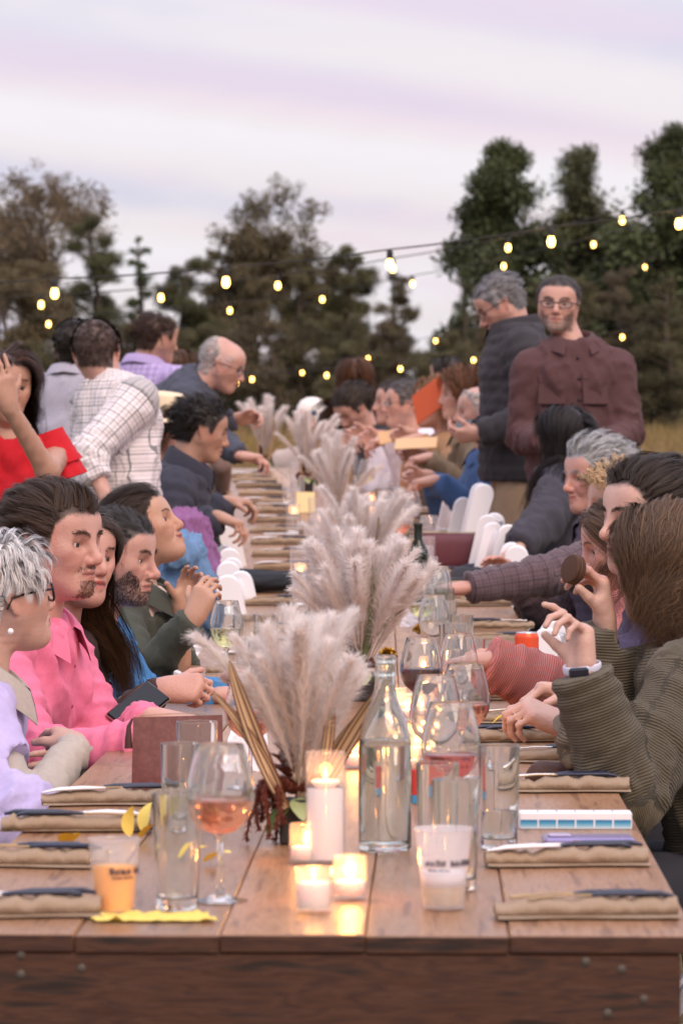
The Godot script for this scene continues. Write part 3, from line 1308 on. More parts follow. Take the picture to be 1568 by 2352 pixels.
	# eyes
	if q.get("eyes", true):
		for g: float in [-1.0, 1.0]:
			var em := Mb.new()
			var gaze := Basis.from_euler(Vector3(deg_to_rad(-q.get("gaze_up", 0.0)), deg_to_rad(q.get("gaze", 0.0)), 0))
			var rings := []
			var cols := []
			for i in 13:
				var a := PI * i / 12.0 * .62
				var ring := PackedVector3Array()
				for j in 20:
					var th := TAU * j / 20
					ring.append(H + hd.b * (Vector3(.032 * g, .0, .0660) * hd.w + gaze * (Vector3(sin(a) * cos(th), sin(a) * sin(th), cos(a)) * .0126)))
				rings.append(ring)
			em.skin(rings)
			var ic: Color = q.get("iris", Color(.06, .03, .015))
			for i in 13:
				var a := PI * i / 12.0 * .62
				var cc := Color(.50, .45, .43)
				if a < .28:
					cc = Color(.004, .004, .004)
				elif a < .66:
					cc = ic
				for j in 21:
					em.c[i * 21 + j] = cc
			if not mats.has("eye"):
				var m := vmat(.12)
				mats["eye"] = m
			part("eye", em.done(), mats["eye"], root)
	if hair:
		build_hair(root, q, hd, mb, nhead, hair, C, SL, SR, sz)
	build_clothes(root, q, C, hip, SL, SR, tu, tf, tl, arms, knees, sz, H, hd)
	if q.has("specs"):
		build_specs(root, hd, q.specs)
	if q.get("seated", true) and -base.z < 13.0:
		var words: Array = Array(q.label.split(" ")).slice(0, 9)
		folding_chair("white folding chair under the " + " ".join(PackedStringArray(words)).trim_suffix(",").trim_suffix(" with").trim_suffix(" in").trim_suffix(" and"), Vector3(base.x, maxf(base.y, base.y + hip.y - .58), base.z) - f * .05, by, "chairs the guests sit on")
	if SHOW_TIMES:
		print(q.label.left(30), " ", Time.get_ticks_msec() - t0)
	return root

const SHOW_TIMES := false

func strands(mb: Mb, guide: PackedVector3Array, outs: PackedVector3Array, m: int, r0: float, r1: float, wid: float, cols: Array, rd: RandomNumberGenerator, wave: float, wfreq: float) -> void:
	var np := guide.size()
	if np < 2:
		return
	var ph := rd.randf() * TAU
	var acr := PackedVector3Array()
	for i in np:
		var d := guide[mini(i + 1, np - 1)] - guide[maxi(i - 1, 0)]
		acr.append(d.cross(outs[i]).normalized())
	for k in m:
		var a := rd.randfn() * .6
		var b := absf(rd.randfn()) * .6
		var ph2 := ph + rd.randfn() * .5
		var cut := rd.randf_range(.72, 1.0)
		var c: Color = cols[rd.randi() % cols.size()]
		var vr := rd.randf_range(.75, 1.25)
		mb.col = Color(c.r * vr, c.g * vr, c.b * vr)
		var pts := PackedVector3Array()
		var ws := PackedFloat32Array()
		var n0 := mb.v.size()
		var last := maxi(2, int(ceil(np * cut)))
		for i in last:
			var t := float(i) / (np - 1)
			var r := lerpf(r0, r1, t)
			var wk := wave * minf(1.0, t * t * 2.2)
			var wv := sin(ph2 + t * wfreq) * wk
			pts.append(guide[i] + acr[i] * (a * r + wv) + outs[i] * (b * r * .8 + cos(ph2 + t * wfreq) * wk * .6))
			ws.append(wid * (1.0 - .75 * pow(float(i) / (last - 1), 2.0)) * vr)
		var kk := mb.v.size()
		for i in last:
			var sd := acr[i] * (ws[i] * .5)
			for s in [-1.0, 1.0]:
				mb.v.append(pts[i] + sd * s)
				mb.n.append((outs[i] + acr[i] * (s * .5 + a * .5)).normalized())
				mb.c.append(mb.col)
				mb.uv.append(Vector2.ZERO)
		for i in last - 1:
			var q := kk + i * 2
			mb.ix.append_array([q, q + 2, q + 1, q + 1, q + 2, q + 3])

func build_hair(root: Node3D, q: Dictionary, hd: Head, skin: Mb, nhead: int, h: Dictionary, C: Vector3, SL: Vector3, SR: Vector3, sz: float) -> void:
	var rd := rng(hash(q.label) + 5)
	var mb := Mb.new()
	var cols: Array = h.get("cols", [h.get("col", Color(.05, .03, .02))])
	var length: float = h.get("len", .05)
	var guides: int = h.get("n", 260)
	var per: int = h.get("per", 10)
	if q.get("fine", .005) > .0050:
		per = per / 2
	var seg: int = h.get("seg", 8)
	var comb: Vector3 = h.get("comb", Vector3(0, -.3, -.8))
	var split: float = h.get("split", 0.0)
	var prt: float = h.get("part", 0.0)
	var lift: float = h.get("lift", .4)
	var grav: float = h.get("grav", .15)
	var vol: float = h.get("vol", .008)
	var wid: float = h.get("wid", .0022) * (1.8 if q.get("fine", .005) > .0050 else 1.0)
	var hl: float = h.get("hl", .074)
	var nape: float = h.get("nape", -.07)
	var bald: float = h.get("bald", 0.0)
	var messy: float = h.get("messy", .15)
	var top: float = h.get("top", 1.0)     # longer on top
	var down := hd.b.inverse() * Vector3(0, -1, 0)
	down = down.normalized()
	var stick: float = h.get("stick", .5)
	var stick_y: float = h.get("stick_y", -.03)
	var idx := []
	for i in nhead:
		var p: Vector3 = (hd.inv * skin.v[i]) / hd.w
		if p.length() > .17:
			continue
		if absf(p.x) > .074 and absf(p.y) < .036 and p.z > -.04 and p.z < .03:
			continue
		var sc := scalp(p, hl, nape)
		if bald > 0.0 and p.y > .035:
			sc = minf(sc, Vector2(p.x, p.z - .015).length() - bald)
		if sc > .003:
			idx.append(i)
	if idx.size() > 0:
		var cl := C - hd.o
		for gi in guides:
			var i: int = idx[rd.randi() % idx.size()]
			var p := (hd.inv * skin.v[i]) / hd.w
			var nn := (hd.b.inverse() * skin.n[i]).normalized()
			var sg := 1.0 if p.x > prt else -1.0
			var cb := comb + Vector3(sg * split, 0, 0)
			if h.has("fringe") and p.z > .045 and p.y > .05:
				cb = h.fringe + Vector3(sg * split, 0, 0)
			if h.get("radial", false):
				cb = cb + Vector3(p.x, 0, p.z + .02).normalized() * .8
			var tan := cb - nn * cb.dot(nn)
			var dir := (tan.normalized() + nn * lift + Vector3(rd.randfn(), rd.randfn(), rd.randfn()) * messy).normalized()
			var L := length * rd.randf_range(.8, 1.15)
			if p.y > .05:
				L *= top
			if h.has("taper"):
				L *= lerpf(h.taper, 1.0, clampf((p.y + .03) / .11, 0, 1))
			var st := L / (seg - 1)
			var lay := vol * rd.randf_range(.15, 1.0)
			var pos := p
			var pts := PackedVector3Array()
			var outs := PackedVector3Array()
			var prev := p - dir * st
			for s in seg:
				var e := Vector3(pos.x / .0785, (pos.y - .034) / .0865, (pos.z + .014) / .101)
				var el := e.length()
				if s > 0:
					var want := 1.0 + lay / .085
					if el < want or (pos.y > stick_y and stick > 0.0):
						e = e * (want / maxf(el, .01) if el < want else lerpf(1.0, want / el, stick))
						pos = Vector3(e.x * .0785, e.y * .0865 + .034, e.z * .101 - .014)
					# neck and jaw
					var e2 := Vector3(pos.x / .060, clampf(pos.y + .075, -.2, 0.0) / .09, (pos.z - .005) / .065)
					if pos.y < -.03:
						var r2 := Vector2(e2.x, e2.z).length()
						var w2 := 1.0 + lay / .06
						if pos.y < -.12:
							w2 *= .85
						if r2 < w2:
							var kf := lerpf(1.0, w2 / maxf(r2, .05), .6)
							pos.x *= kf
							pos.z = (pos.z - .005) * kf + .005
					# shoulders
					var wp := hd.o + hd.b * (pos * hd.w)
					for cap in [[SL, SR, .085 * sz], [C - Vector3(0, .12, 0), C - Vector3(0, .4, 0), .135 * sz]]:
						var ba: Vector3 = cap[1] - cap[0]
						var t := clampf((wp - cap[0]).dot(ba) / ba.length_squared(), 0, 1)
						var cc: Vector3 = cap[0] + ba * t
						var dd := wp - cc
						if dd.length() < cap[2] + lay:
							wp = cc + dd.normalized() * (cap[2] + lay)
					pos = (hd.inv * wp) / hd.w
				pts.append(hd.o + hd.b * (pos * hd.w))
				var on := Vector3(pos.x, (pos.y - .034) * .9, pos.z + .014)
				if pos.y < -.02:
					on.y *= .3
				outs.append((hd.b * on).normalized())
				dir = (dir * .5 + (pos - prev).normalized() * .7 + down * grav + tan * h.get("hold", .12)).normalized()
				prev = pos
				pos += dir * st / sz
			strands(mb, pts, outs, per, h.get("r0", .006), h.get("r1", .005), wid, cols, rd, h.get("wave", 0.0), h.get("wfreq", 8.0))
	part("hair", mb.done(), hair_mat(), root)
	# brows and beard
	var fb := Mb.new()
	var bcol: Color = q.get("bcol", cols[0])
	var bro: Color = q.get("brow", cols[0])
	if q.get("face", true):
		for i in nhead:
			var p: Vector3 = (hd.inv * skin.v[i]) / hd.w
			if p.z < 0.0 or p.length() > .16 or p.y > .05:
				continue
			var ax := absf(p.x)
			var by: float = .0255 + .006 * (1.0 - pow((ax - .034) / .02, 2.0)) - .004 + q.get("brow_up", 0.0)
			var thick := .0034 if not q.get("fem", false) else .0017
			var m := 0
			var ln := .008
			var cc := bro
			var dl := Vector3.ZERO
			if p.z > .05 and ax > .011 and ax < .05 and absf(p.y - by) < thick:
				m = 4 if not q.get("fem", false) else 3
				dl = Vector3(signf(p.x), .15, -.3)
			elif q.has("beard") and beard(p, q.beard) > .35 and q.get("blen", .008) > 0.0:
				m = q.get("bper", 3)
				ln = q.get("blen", .008)
				cc = bcol
				dl = Vector3(signf(p.x) * .3, -1, .25)
			for k in m:
				var nn := (hd.b.inverse() * skin.n[i]).normalized()
				var tan := (dl - nn * dl.dot(nn)).normalized()
				var jit := Vector3(rd.randfn(), rd.randfn(), rd.randfn())
				var a := p + jit * .0014 - nn * .0008
				var dir := (tan + nn * .35 + jit * .25).normalized()
				var e := a + dir * (ln * rd.randf_range(.5, 1.2))
				var mid := (a + e) * .5 + nn * .001
				var vr := rd.randf_range(.6, 1.4)
				var gc := cc
				if q.has("bcol2") and cc == bcol and rd.randf() < q.get("bmix", .4) * (2.0 if p.y < -.085 and ax < .03 else 1.0):
					gc = q.bcol2
				fb.col = Color(gc.r * vr, gc.g * vr, gc.b * vr)
				var W := func(x: Vector3) -> Vector3: return hd.o + hd.b * (x * hd.w)
				var wn := skin.n[i]
				var acr := (hd.b * dir).cross(wn).normalized()
				fb.ribbon(PackedVector3Array([W.call(a), W.call(mid), W.call(e)]), PackedFloat32Array([.0009, .0008, .0003]), acr, wn, .3)
		if fb.v.size() > 0:
			part("facial_hair" if q.has("beard") else "eyebrows", fb.done(), hair_mat(), root)

func hair_mat() -> StandardMaterial3D:
	if not mats.has("hair"):
		var m := vmat(.5)
		m.metallic_specular = .4
		m.cull_mode = BaseMaterial3D.CULL_DISABLED
		mats["hair"] = m
	return mats["hair"]

func build_specs(root: Node3D, hd: Head, sp: Dictionary) -> void:
	var mb := Mb.new()
	var gl := Mb.new()
	var P := func(x: float, y: float, z: float) -> Vector3: return hd.p(x, y, z)
	var hw: float = sp.get("w", .024)
	var hh: float = sp.get("h", .016)
	var z0 := .096
	var up: Vector3 = hd.b.y.normalized()
	for g: float in [-1.0, 1.0]:
		var pts := []
		var ring := PackedVector3Array()
		for j in 25:
			var a := TAU * j / 24
			var ca := cos(a)
			var sa := sin(a)
			var ex := signf(ca) * pow(absf(ca), .6) * hw
			var ey := signf(sa) * pow(absf(sa), .6) * hh
			pts.append(P.call((.034 * g) + ex, ey - .001, z0 - absf(ex + .034 * g) * .12))
			if j < 24:
				ring.append(pts[j])
		mb.tube(pts, sp.get("r", .0017), 6, false)
		gl.fan(ring, false)
		mb.tube([P.call(.058 * g, .006, z0 - .008), P.call(.073 * g, .008, .07), P.call(.082 * g, .008, .02), P.call(.083 * g, .004, -.012), P.call(.08 * g, -.02, -.025)], sp.get("r", .0017), 6)
	mb.tube([P.call(-.011, .003, z0 - .002), P.call(0, .007, z0 + .004), P.call(.011, .003, z0 - .002)], sp.get("r", .0017), 6)
	var o := part("glasses", mb.done(), mat(sp.get("col", Color(.03, .03, .035)), .3), root)
	part("lens", gl.done(), glass(Color(.9, .9, .95), .03), o)
func build_clothes(root: Node3D, q: Dictionary, C: Vector3, hip: Vector3, SL: Vector3, SR: Vector3, tu: Vector3, tf: Vector3, tl: Vector3, arms: Array, knees: Array, sz: float, H: Vector3, hd: Head) -> void:
	var fem: bool = q.get("fem", false)
	var tops: Array = q.get("tops", [])
	for ti in tops.size():
		var cl: Dictionary = tops[ti]
		var inf: float = cl.get("inf", .012)
		var ainf: float = cl.get("ainf", inf)
		var belly: float = q.get("belly", 0.0)
		var b := Blob.new()
		var wide: float = q.get("wide", 1.0)
		b.add(C - tu * .075, SL - tl * .02 - tu * .01, .062 * sz + inf, .052 * sz + inf, .05, tf, 1.1)
		b.add(C - tu * .075, SR + tl * .02 - tu * .01, .062 * sz + inf, .052 * sz + inf, .05, tf, 1.1)
		b.add(C - tu * .005, SL - tl * .07, .046 * sz + inf * .6, .046 * sz + inf * .8, .05)
		b.add(C - tu * .005, SR + tl * .07, .046 * sz + inf * .6, .046 * sz + inf * .8, .05)
		b.add(C - tu * .11 * sz, C - tu * .27 * sz, (.128 if fem else .152) * sz * wide + inf, (.118 if fem else .148) * sz * wide + inf, .06, tf, 1.42)
		b.add(C - tu * .27 * sz, hip, (.118 if fem else .148) * sz * wide + inf + belly * .5, (.145 if fem else .15) * sz * wide + inf + belly, .07, tf, 1.32)
		if cl.get("hem", .09) > .05:
			b.add(hip, hip - tu * (cl.get("hem", .09) + .03), (.145 if fem else .15) * sz * wide + inf + belly, (.145 if fem else .15) * sz * wide + inf + belly, .05, tf, 1.25)
		if fem and not cl.get("no_bust", false):
			for g: float in [-1.0, 1.0]:
				b.add(C - tu * .205 * sz + tl * (.068 * g) + tf * .075, C - tu * .215 * sz + tl * (.066 * g) + tf * .082, .058 * sz + inf * .6, .056 * sz + inf * .6, .05)
		elif not fem:
			for g: float in [-1.0, 1.0]:
				b.add(C - tu * .15 * sz + tl * (.075 * g) + tf * .06, C - tu * .16 * sz + tl * (.06 * g) + tf * .062, .062 * sz + inf, .06 * sz + inf, .05)
		if belly > .02:
			b.add(C - tu * .38 * sz + tf * belly, hip + tf * belly, .12 + belly * .5, .12 + belly * .5, .08)
		var n_body := b.A.size()
		var sleeve: float = cl.get("sleeve", 1.0)
		if sleeve > 0.0:
			for a in arms:
				var S: Vector3 = a[0]
				var E: Vector3 = a[1]
				var W: Vector3 = a[2]
				var u := (E - S).length()
				var k := 1.0 if not fem else .9
				if sleeve <= .5:
					var e2: Vector3 = S.lerp(E, sleeve * 2.0)
					b.add(S, e2 + (E - S).normalized() * .03, (.058 * sz + ainf) * k, (.054 * sz + ainf) * k, .035)
					b.planes.append([0, (E - S).normalized(), e2, .015])
				else:
					var e2: Vector3 = E.lerp(W, (sleeve - .5) * 2.0)
					b.add(S, E, (.056 * sz + ainf) * k, (.047 * sz + ainf) * k, .035)
					b.add(E, e2 + (W - E).normalized() * .02, (.047 * sz + ainf) * k, (cl.get("cuff", .033) * sz + ainf * .75) * k, .02, Vector3.ZERO, 1.0, 0, u)
					b.planes.append([0, (W - E).normalized(), e2, .012])
		var hem: Vector3 = hip - tu * cl.get("hem", .09)
		b.planes.append([0, -tu, hem, .2])
		var top: float = cl.get("neck", .018)
		b.planes.append([0, tu, C + tu * top, .02])
		if cl.has("open"):
			# front opening (vest or open jacket)
			b.add(C + tf * .16 + tu * .02, C - tu * .3 + tf * .17, cl.open, cl.open * .6, .02, Vector3.ZERO, 1.0, 1)
		var puff: float = cl.get("puff", 0.0)
		var pstep: float = cl.get("step", .05)
		var fold: float = cl.get("fold", .006)
		var nz := noise(cl.get("ffreq", 7.0), 11 + ti, 3)
		var nz2 := noise(16.0, 31 + ti, 2)
		var simple: bool = cl.get("simple", false)
		var wr := func(v: Vector3, nn: Vector3) -> float:
			var d := 0.0
			if fold > 0.0:
				var st := v
				var kf := 1.0
				if simple:
					st = Vector3(v.x, v.y * .5, v.z)
				else:
					# creases run down the trunk and round the arms
					var nr2 := b.nearest(v)
					if nr2[0] < n_body:
						var w0 := v - hip
						st = tl * (w0.dot(tl) + w0.dot(tu) * .35) * 1.25 + tf * w0.dot(tf) * .8 + tu * (w0.dot(tu) * .38)
					else:
						var i2: int = nr2[0]
						var ax2: Vector3 = b.D[i2].normalized()
						var rr := v - b.A[i2]
						var al := rr.dot(ax2)
						st = (rr - ax2 * al) * .5 + ax2 * (al * .95 + rr.dot(tf) * .5) + Vector3.ONE * (1.3 * i2)
						kf = .6
				var r := absf(nz.get_noise_3dv(st))
				d += fold * kf * (pow(maxf(0.0, 1.0 - r * 3.0), 1.5) * 1.2 - .35)
				d += fold * .3 * nz2.get_noise_3dv(v)
				if not simple and sleeve > .5:
					for a in arms:
						var E: Vector3 = a[1]
						var w := exp(-(v - E).length_squared() / .012)
						if w > .05:
							var ax: Vector3 = (a[2] - a[0]).normalized()
							d += minf(fold, .011) * .8 * w * sin((v - E).dot(ax) * 130.0 + nz2.get_noise_3dv(v) * 3.0)
						var wc := exp(-(v - a[2]).length_squared() / .006)
						if wc > .05:
							d += fold * .5 * wc * sin((v - E).dot((a[2] - a[1]).normalized()) * 190.0 + nz.get_noise_3dv(v) * 4.0)
			if puff > 0.0:
				var nr := b.nearest(v)
				var s: float
				if nr[0] < n_body:
					s = (v - hip).dot(tu)
				else:
					s = b.ALONG[nr[0]] + b.LEN[nr[0]] * nr[1]
				d += puff * (pow(absf(sin(PI * s / pstep)), .55) - .6) + puff * .5 * nz2.get_noise_3dv(v * 1.4)
			return d
		var need_uv: bool = cl.get("uv", false)
		var cf := func(v: Vector3, nn: Vector3) -> Array:
			var uvv := Vector2.ZERO
			if need_uv:
				var nr := b.nearest(v)
				var i: int = nr[0]
				if i < n_body:
					uvv = Vector2((v - hip).dot(tl), (v - hip).dot(tu))
				else:
					var ax: Vector3 = b.D[i].normalized()
					var sx := ax.cross(tf).normalized()
					var sy := ax.cross(sx)
					var r: Vector3 = v - b.A[i]
					uvv = Vector2(atan2(r.dot(sy), r.dot(sx)) * .055, b.ALONG[i] + b.LEN[i] * nr[1])
			return [Color.WHITE, uvv]
		var mb := Mb.new()
		put_net(mb, b.net(cl.get("h", .0145)), cf, wr)
		var o := part(cl.get("name", "shirt"), mb.done(), cl.mat, root)
		if cl.has("collar"):
			build_collar(o, cl, C, tu, tf, tl, sz)
		if cl.has("buttons"):
			var bm: Mb
			var button := mat(cl.get("bcol", Color(.8, .8, .78)), .4)
			for i in cl.buttons:
				var p: Vector3 = C - tu * (.06 + .085 * i) + tf * .2
				# drop onto the cloth
				for st in 60:
					if b.f(p, PackedInt32Array(range(b.A.size()))) < .003:
						break
					p -= tf * .003
				bm = Mb.new()
				bm.ball(p + tf * .002, Vector3(.006, .006, .004), 10, 6)
				part("button", bm.done(), button, o)
			
	if q.get("nolegs", false):
		return
	var lm: Material = q.get("legs", null)
	if lm == null:
		if not mats.has("dark_cloth"):
			mats["dark_cloth"] = mat(lin(.03, .032, .045), .9)
		lm = mats["dark_cloth"]
	var g := Blob.new()
	g.add(hip + tl * .07, hip - tl * .07, .112 * sz, .112 * sz, .05, tf, 1.2)
	for k in knees:
		g.add(k[0], k[1], .092 * sz, .07 * sz, .05)
		g.add(k[1], k[2], .068 * sz, .052 * sz, .04)
	var nzl := noise(8.0, 77, 3)
	var mb2 := Mb.new()
	put_net(mb2, g.net(q.get("legh", .03)), func(v: Vector3, nn: Vector3) -> Array: return [Color.WHITE, Vector2.ZERO], func(v: Vector3, nn: Vector3) -> float: return .006 * (1.0 - absf(nzl.get_noise_3dv(v)) * 3.0))
	part("trousers", mb2.done(), lm, root)
	if not mats.has("shoe"):
		mats["shoe"] = mat(lin(.04, .03, .025), .6)
	for k in knees:
		var sb := Mb.new()
		var a: Vector3 = k[2]
		var fw := Vector3(tf.x, 0, tf.z).normalized()
		sb.tube([a - Vector3(0, .04, 0) - fw * .06, a - Vector3(0, .045, 0) - fw * .03, a - Vector3(0, .045, 0) + fw * .04, a - Vector3(0, .055, 0) + fw * .12, a - Vector3(0, .065, 0) + fw * .17], [.035, .045, .043, .036, .018], 12)
		part("shoe", sb.done(), mats["shoe"], root)

func build_collar(o: Node3D, cl: Dictionary, C: Vector3, tu: Vector3, tf: Vector3, tl: Vector3, sz: float) -> void:
	var mb := Mb.new()
	var kind: String = cl.collar
	var r0: float = cl.get("cr", .070) * sz
	var gap := .45 if kind == "shirt" else .3
	var rows := []
	var prof := [[.0, .0], [.002, .018], [.004, .036], [.013, .040], [.024, .024], [.035, .002], [.033, .000]]
	if kind == "stand":
		prof = [[.006, -.01], [.008, .02], [.008, .055], [.016, .06], [.022, .05], [.026, .02], [.03, -.015]]
	for p in prof:
		var ring := PackedVector3Array()
		for j in 33:
			var a := lerpf(-PI + gap, PI - gap, j / 32.0)
			# a = 0 at the nape
			var front := absf(a) / PI
			var rr: float = r0 + p[0] * (1.0 + front * .9)
			var y: float = p[1] - front * front * .055 - (p[0] * front * 1.1 if kind == "shirt" else 0.0)
			ring.append(C + tu * (y + .024) - tf * (cos(a) * rr * 1.05 - .006) + tl * (sin(a) * rr))
		rows.append(ring)
	mb.skin(rows, false)
	part("collar", mb.done(), cl.get("collar_mat", cl.mat), o)
# ---------------------------------------------------------------- tables and chairs
func wood(c1: Color, c2: Color, c3: Color, rough: float, s: int) -> StandardMaterial3D:
	var m := mat(Color.WHITE, rough)
	m.albedo_texture = noise_tex(.012, [[.15, c1], [.42, c2], [.5, c1], [.62, c2], [.85, c3]], s, 6)
	tri(m, Vector3(5.5, 5.5, .45))
	m.uv1_offset = Vector3(s * .37, s * .21, s * .13)
	m.roughness_texture = noise_tex(.03, [[.0, Color(.7, .7, .7)], [1.0, Color(1, 1, 1)]], s + 40, 4, 256)
	bump(m, grey_tex(.05, s + 9, 4, 256), .03)
	return m

func tables() -> void:
	var tops := []
	for i in 5:
		var k: float = [1.0, .82, 1.15, .92, 1.05][i]
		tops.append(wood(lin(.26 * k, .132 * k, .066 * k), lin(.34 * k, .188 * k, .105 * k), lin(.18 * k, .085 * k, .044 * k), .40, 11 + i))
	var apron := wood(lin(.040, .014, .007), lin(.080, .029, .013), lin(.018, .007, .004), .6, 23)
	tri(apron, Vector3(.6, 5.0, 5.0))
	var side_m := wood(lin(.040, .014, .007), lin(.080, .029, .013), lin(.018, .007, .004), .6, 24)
	var screw := mat(lin(.10, .085, .07), .6, .5)
	var sm := Mb.new()
	sm.lathe([[.0, .0022], [.004, .002], [.0058, .0008], [.006, 0]], 12)
	var screw_mesh := sm.done()
	var edges := [-.518, -.312, -.127, .058, .241, .479]
	var words := ["nearest farm table, its dark plank end facing the camera", "second farm table from the camera, in front of the woman with brown wavy hair", "third farm table from the camera, beside the older man in a vest", "fourth farm table, under the maroon quilted purse", "fifth farm table along the row, where the ground starts to rise", "sixth farm table, in front of the white shirted grey man", "farthest farm table at the end of the row"]
	for i in 7:
		var d0: float = BEND[i][0]
		var d1: float = BEND[i + 1][0] - .006
		var p0 := Vector3(along(BEND, d0), .75 + land(d0), -d0)
		var p1 := Vector3(along(BEND, BEND[i + 1][0]), .75 + land(d1), -d1)
		var t := thing("farm_table", words[i], "table", p0 - Vector3(0, .75, 0), 0.0, "farm tables joined end to end")
		var zz := (p0 - p1).normalized()
		var xx := Vector3.UP.cross(zz).normalized()
		t.basis = Basis(xx, zz.cross(xx), zz)
		var L := (p1 - p0).length()
		for j in 5:
			var mb := Mb.new()
			var w: float = edges[j + 1] - edges[j] - .0014
			mb.box(Vector3((edges[j] + edges[j + 1]) * .5, .7385 - (.0012 if j % 2 else 0.0), -L * .5), Vector3(w, .023, L), Basis(), .0025)
			part("plank", mb.done(), tops[(j + i) % 5], t)
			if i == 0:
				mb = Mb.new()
				mb.box(Vector3((edges[j] + edges[j + 1]) * .5, .7381 - (.0012 if j % 2 else 0.0), .0012), Vector3(w - .001, .0215, .0024), Basis(), .001)  # thin dark piece over each plank end of the first table
				part("plank_end", mb.done(), apron, t)
		for e in 2:
			var mb := Mb.new()
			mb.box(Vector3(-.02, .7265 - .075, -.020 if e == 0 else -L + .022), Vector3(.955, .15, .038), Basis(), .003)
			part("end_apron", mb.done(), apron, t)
		for g: float in [-1.0, 1.0]:
			var mb := Mb.new()
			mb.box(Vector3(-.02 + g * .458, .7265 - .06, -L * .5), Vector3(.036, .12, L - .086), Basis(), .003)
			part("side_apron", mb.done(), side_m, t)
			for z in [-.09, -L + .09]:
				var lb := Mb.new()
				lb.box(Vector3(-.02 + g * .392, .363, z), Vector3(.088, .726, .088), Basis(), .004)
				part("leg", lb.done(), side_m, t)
		if i == 0:
			for p in [[185, 2230], [45, 2245], [45, 2200], [1345, 2211], [1427, 2228], [1478, 2297], [1395, 2330]]:
				part("screw", screw_mesh, screw, t, Transform3D(Basis(Vector3.RIGHT, PI / 2), Vector3((p[0] - 784) / 1812.0 - p0.x, .75 - (p[1] - 2150) / 1812.0, -.0010)))

func plate(mb: Mb, pts: PackedVector2Array, thick: float, xf: Transform3D) -> void:
	# an outline in the y-z plane given a thickness along x
	var n := pts.size()
	var a := PackedVector3Array()
	var b := PackedVector3Array()
	var ai := PackedVector3Array()
	var bi := PackedVector3Array()
	var c := Vector2.ZERO
	for p in pts:
		c += p / n
	for p in pts:
		var q := p + (c - p).normalized() * .006
		a.append(xf * Vector3(-thick * .5 + .006, p.y, p.x))
		b.append(xf * Vector3(thick * .5 - .006, p.y, p.x))
		ai.append(xf * Vector3(-thick * .5, q.y, q.x))
		bi.append(xf * Vector3(thick * .5, q.y, q.x))
	mb.skin([ai, a, b, bi], true, true, true)

func stadium(a: Vector2, b: Vector2, r0: float, r1: float) -> PackedVector2Array:
	var o := PackedVector2Array()
	var ang := (b - a).angle()
	for i in 9:
		var t := ang - PI / 2 + PI * i / 8.0
		o.append(b + Vector2(cos(t), sin(t)) * r1)
	for i in 9:
		var t := ang + PI / 2 + PI * i / 8.0
		o.append(a + Vector2(cos(t), sin(t)) * r0)
	return o

var chair0: Node3D

func folding_chair(label: String, pos: Vector3, turn: float, group: String) -> void:
	# faces +z in its own axes
	if chair0 == null:
		var m := mat(s8(236, 236, 242), .38)
		mats["resin"] = m
		chair0 = thing("folding_chair", label, "chair", pos, turn, group)
		for g: float in [-1.0, 1.0]:
			var mb := Mb.new()
			plate(mb, stadium(Vector2(-.02, .30), Vector2(-.155, .80), .022, .042), .03, Transform3D(Basis(), Vector3(g * .205, 0, 0)))
			part("back_post", mb.done(), m, chair0)
			mb = Mb.new()
			plate(mb, stadium(Vector2(.24, .02), Vector2(-.02, .34), .015, .022), .028, Transform3D(Basis(), Vector3(g * .205, 0, 0)))
			part("leg", mb.done(), m, chair0)
			mb = Mb.new()
			plate(mb, stadium(Vector2(-.26, .02), Vector2(.12, .43), .015, .018), .026, Transform3D(Basis(), Vector3(g * .17, 0, 0)))
			part("leg", mb.done(), m, chair0)
		for k in 2:
			var rings := []
			for i in 13:
				var u := (i - 6) / 6.0
				var y0: float = [.66, .53][k]
				var y1: float = [.81, .585][k]
				var back := .035 * (1.0 - u * u)
				var ring := PackedVector3Array()
				for q in [[y0, .009], [y1, .009], [y1, -.009], [y0, -.009]]:
					ring.append(Vector3(u * .195, q[0], -.155 + (.80 - q[0]) * .27 - back + q[1]))
				rings.append(ring)
			var mb := Mb.new()
			mb.skin(rings, true, true, true)
			part("back_slat", mb.done(), m, chair0)
		var sb := Mb.new()
		sb.box(Vector3(0, .435, .06), Vector3(.385, .022, .38), Basis(Vector3.RIGHT, -.04), .009)
		part("seat", sb.done(), m, chair0)
		return
	var c: Node3D = chair0.duplicate()
	c.name = numbered("folding_chair")
	add_child(c)
	c.position = pos
	c.rotation.y = turn
	tag(c, label, "chair", group)

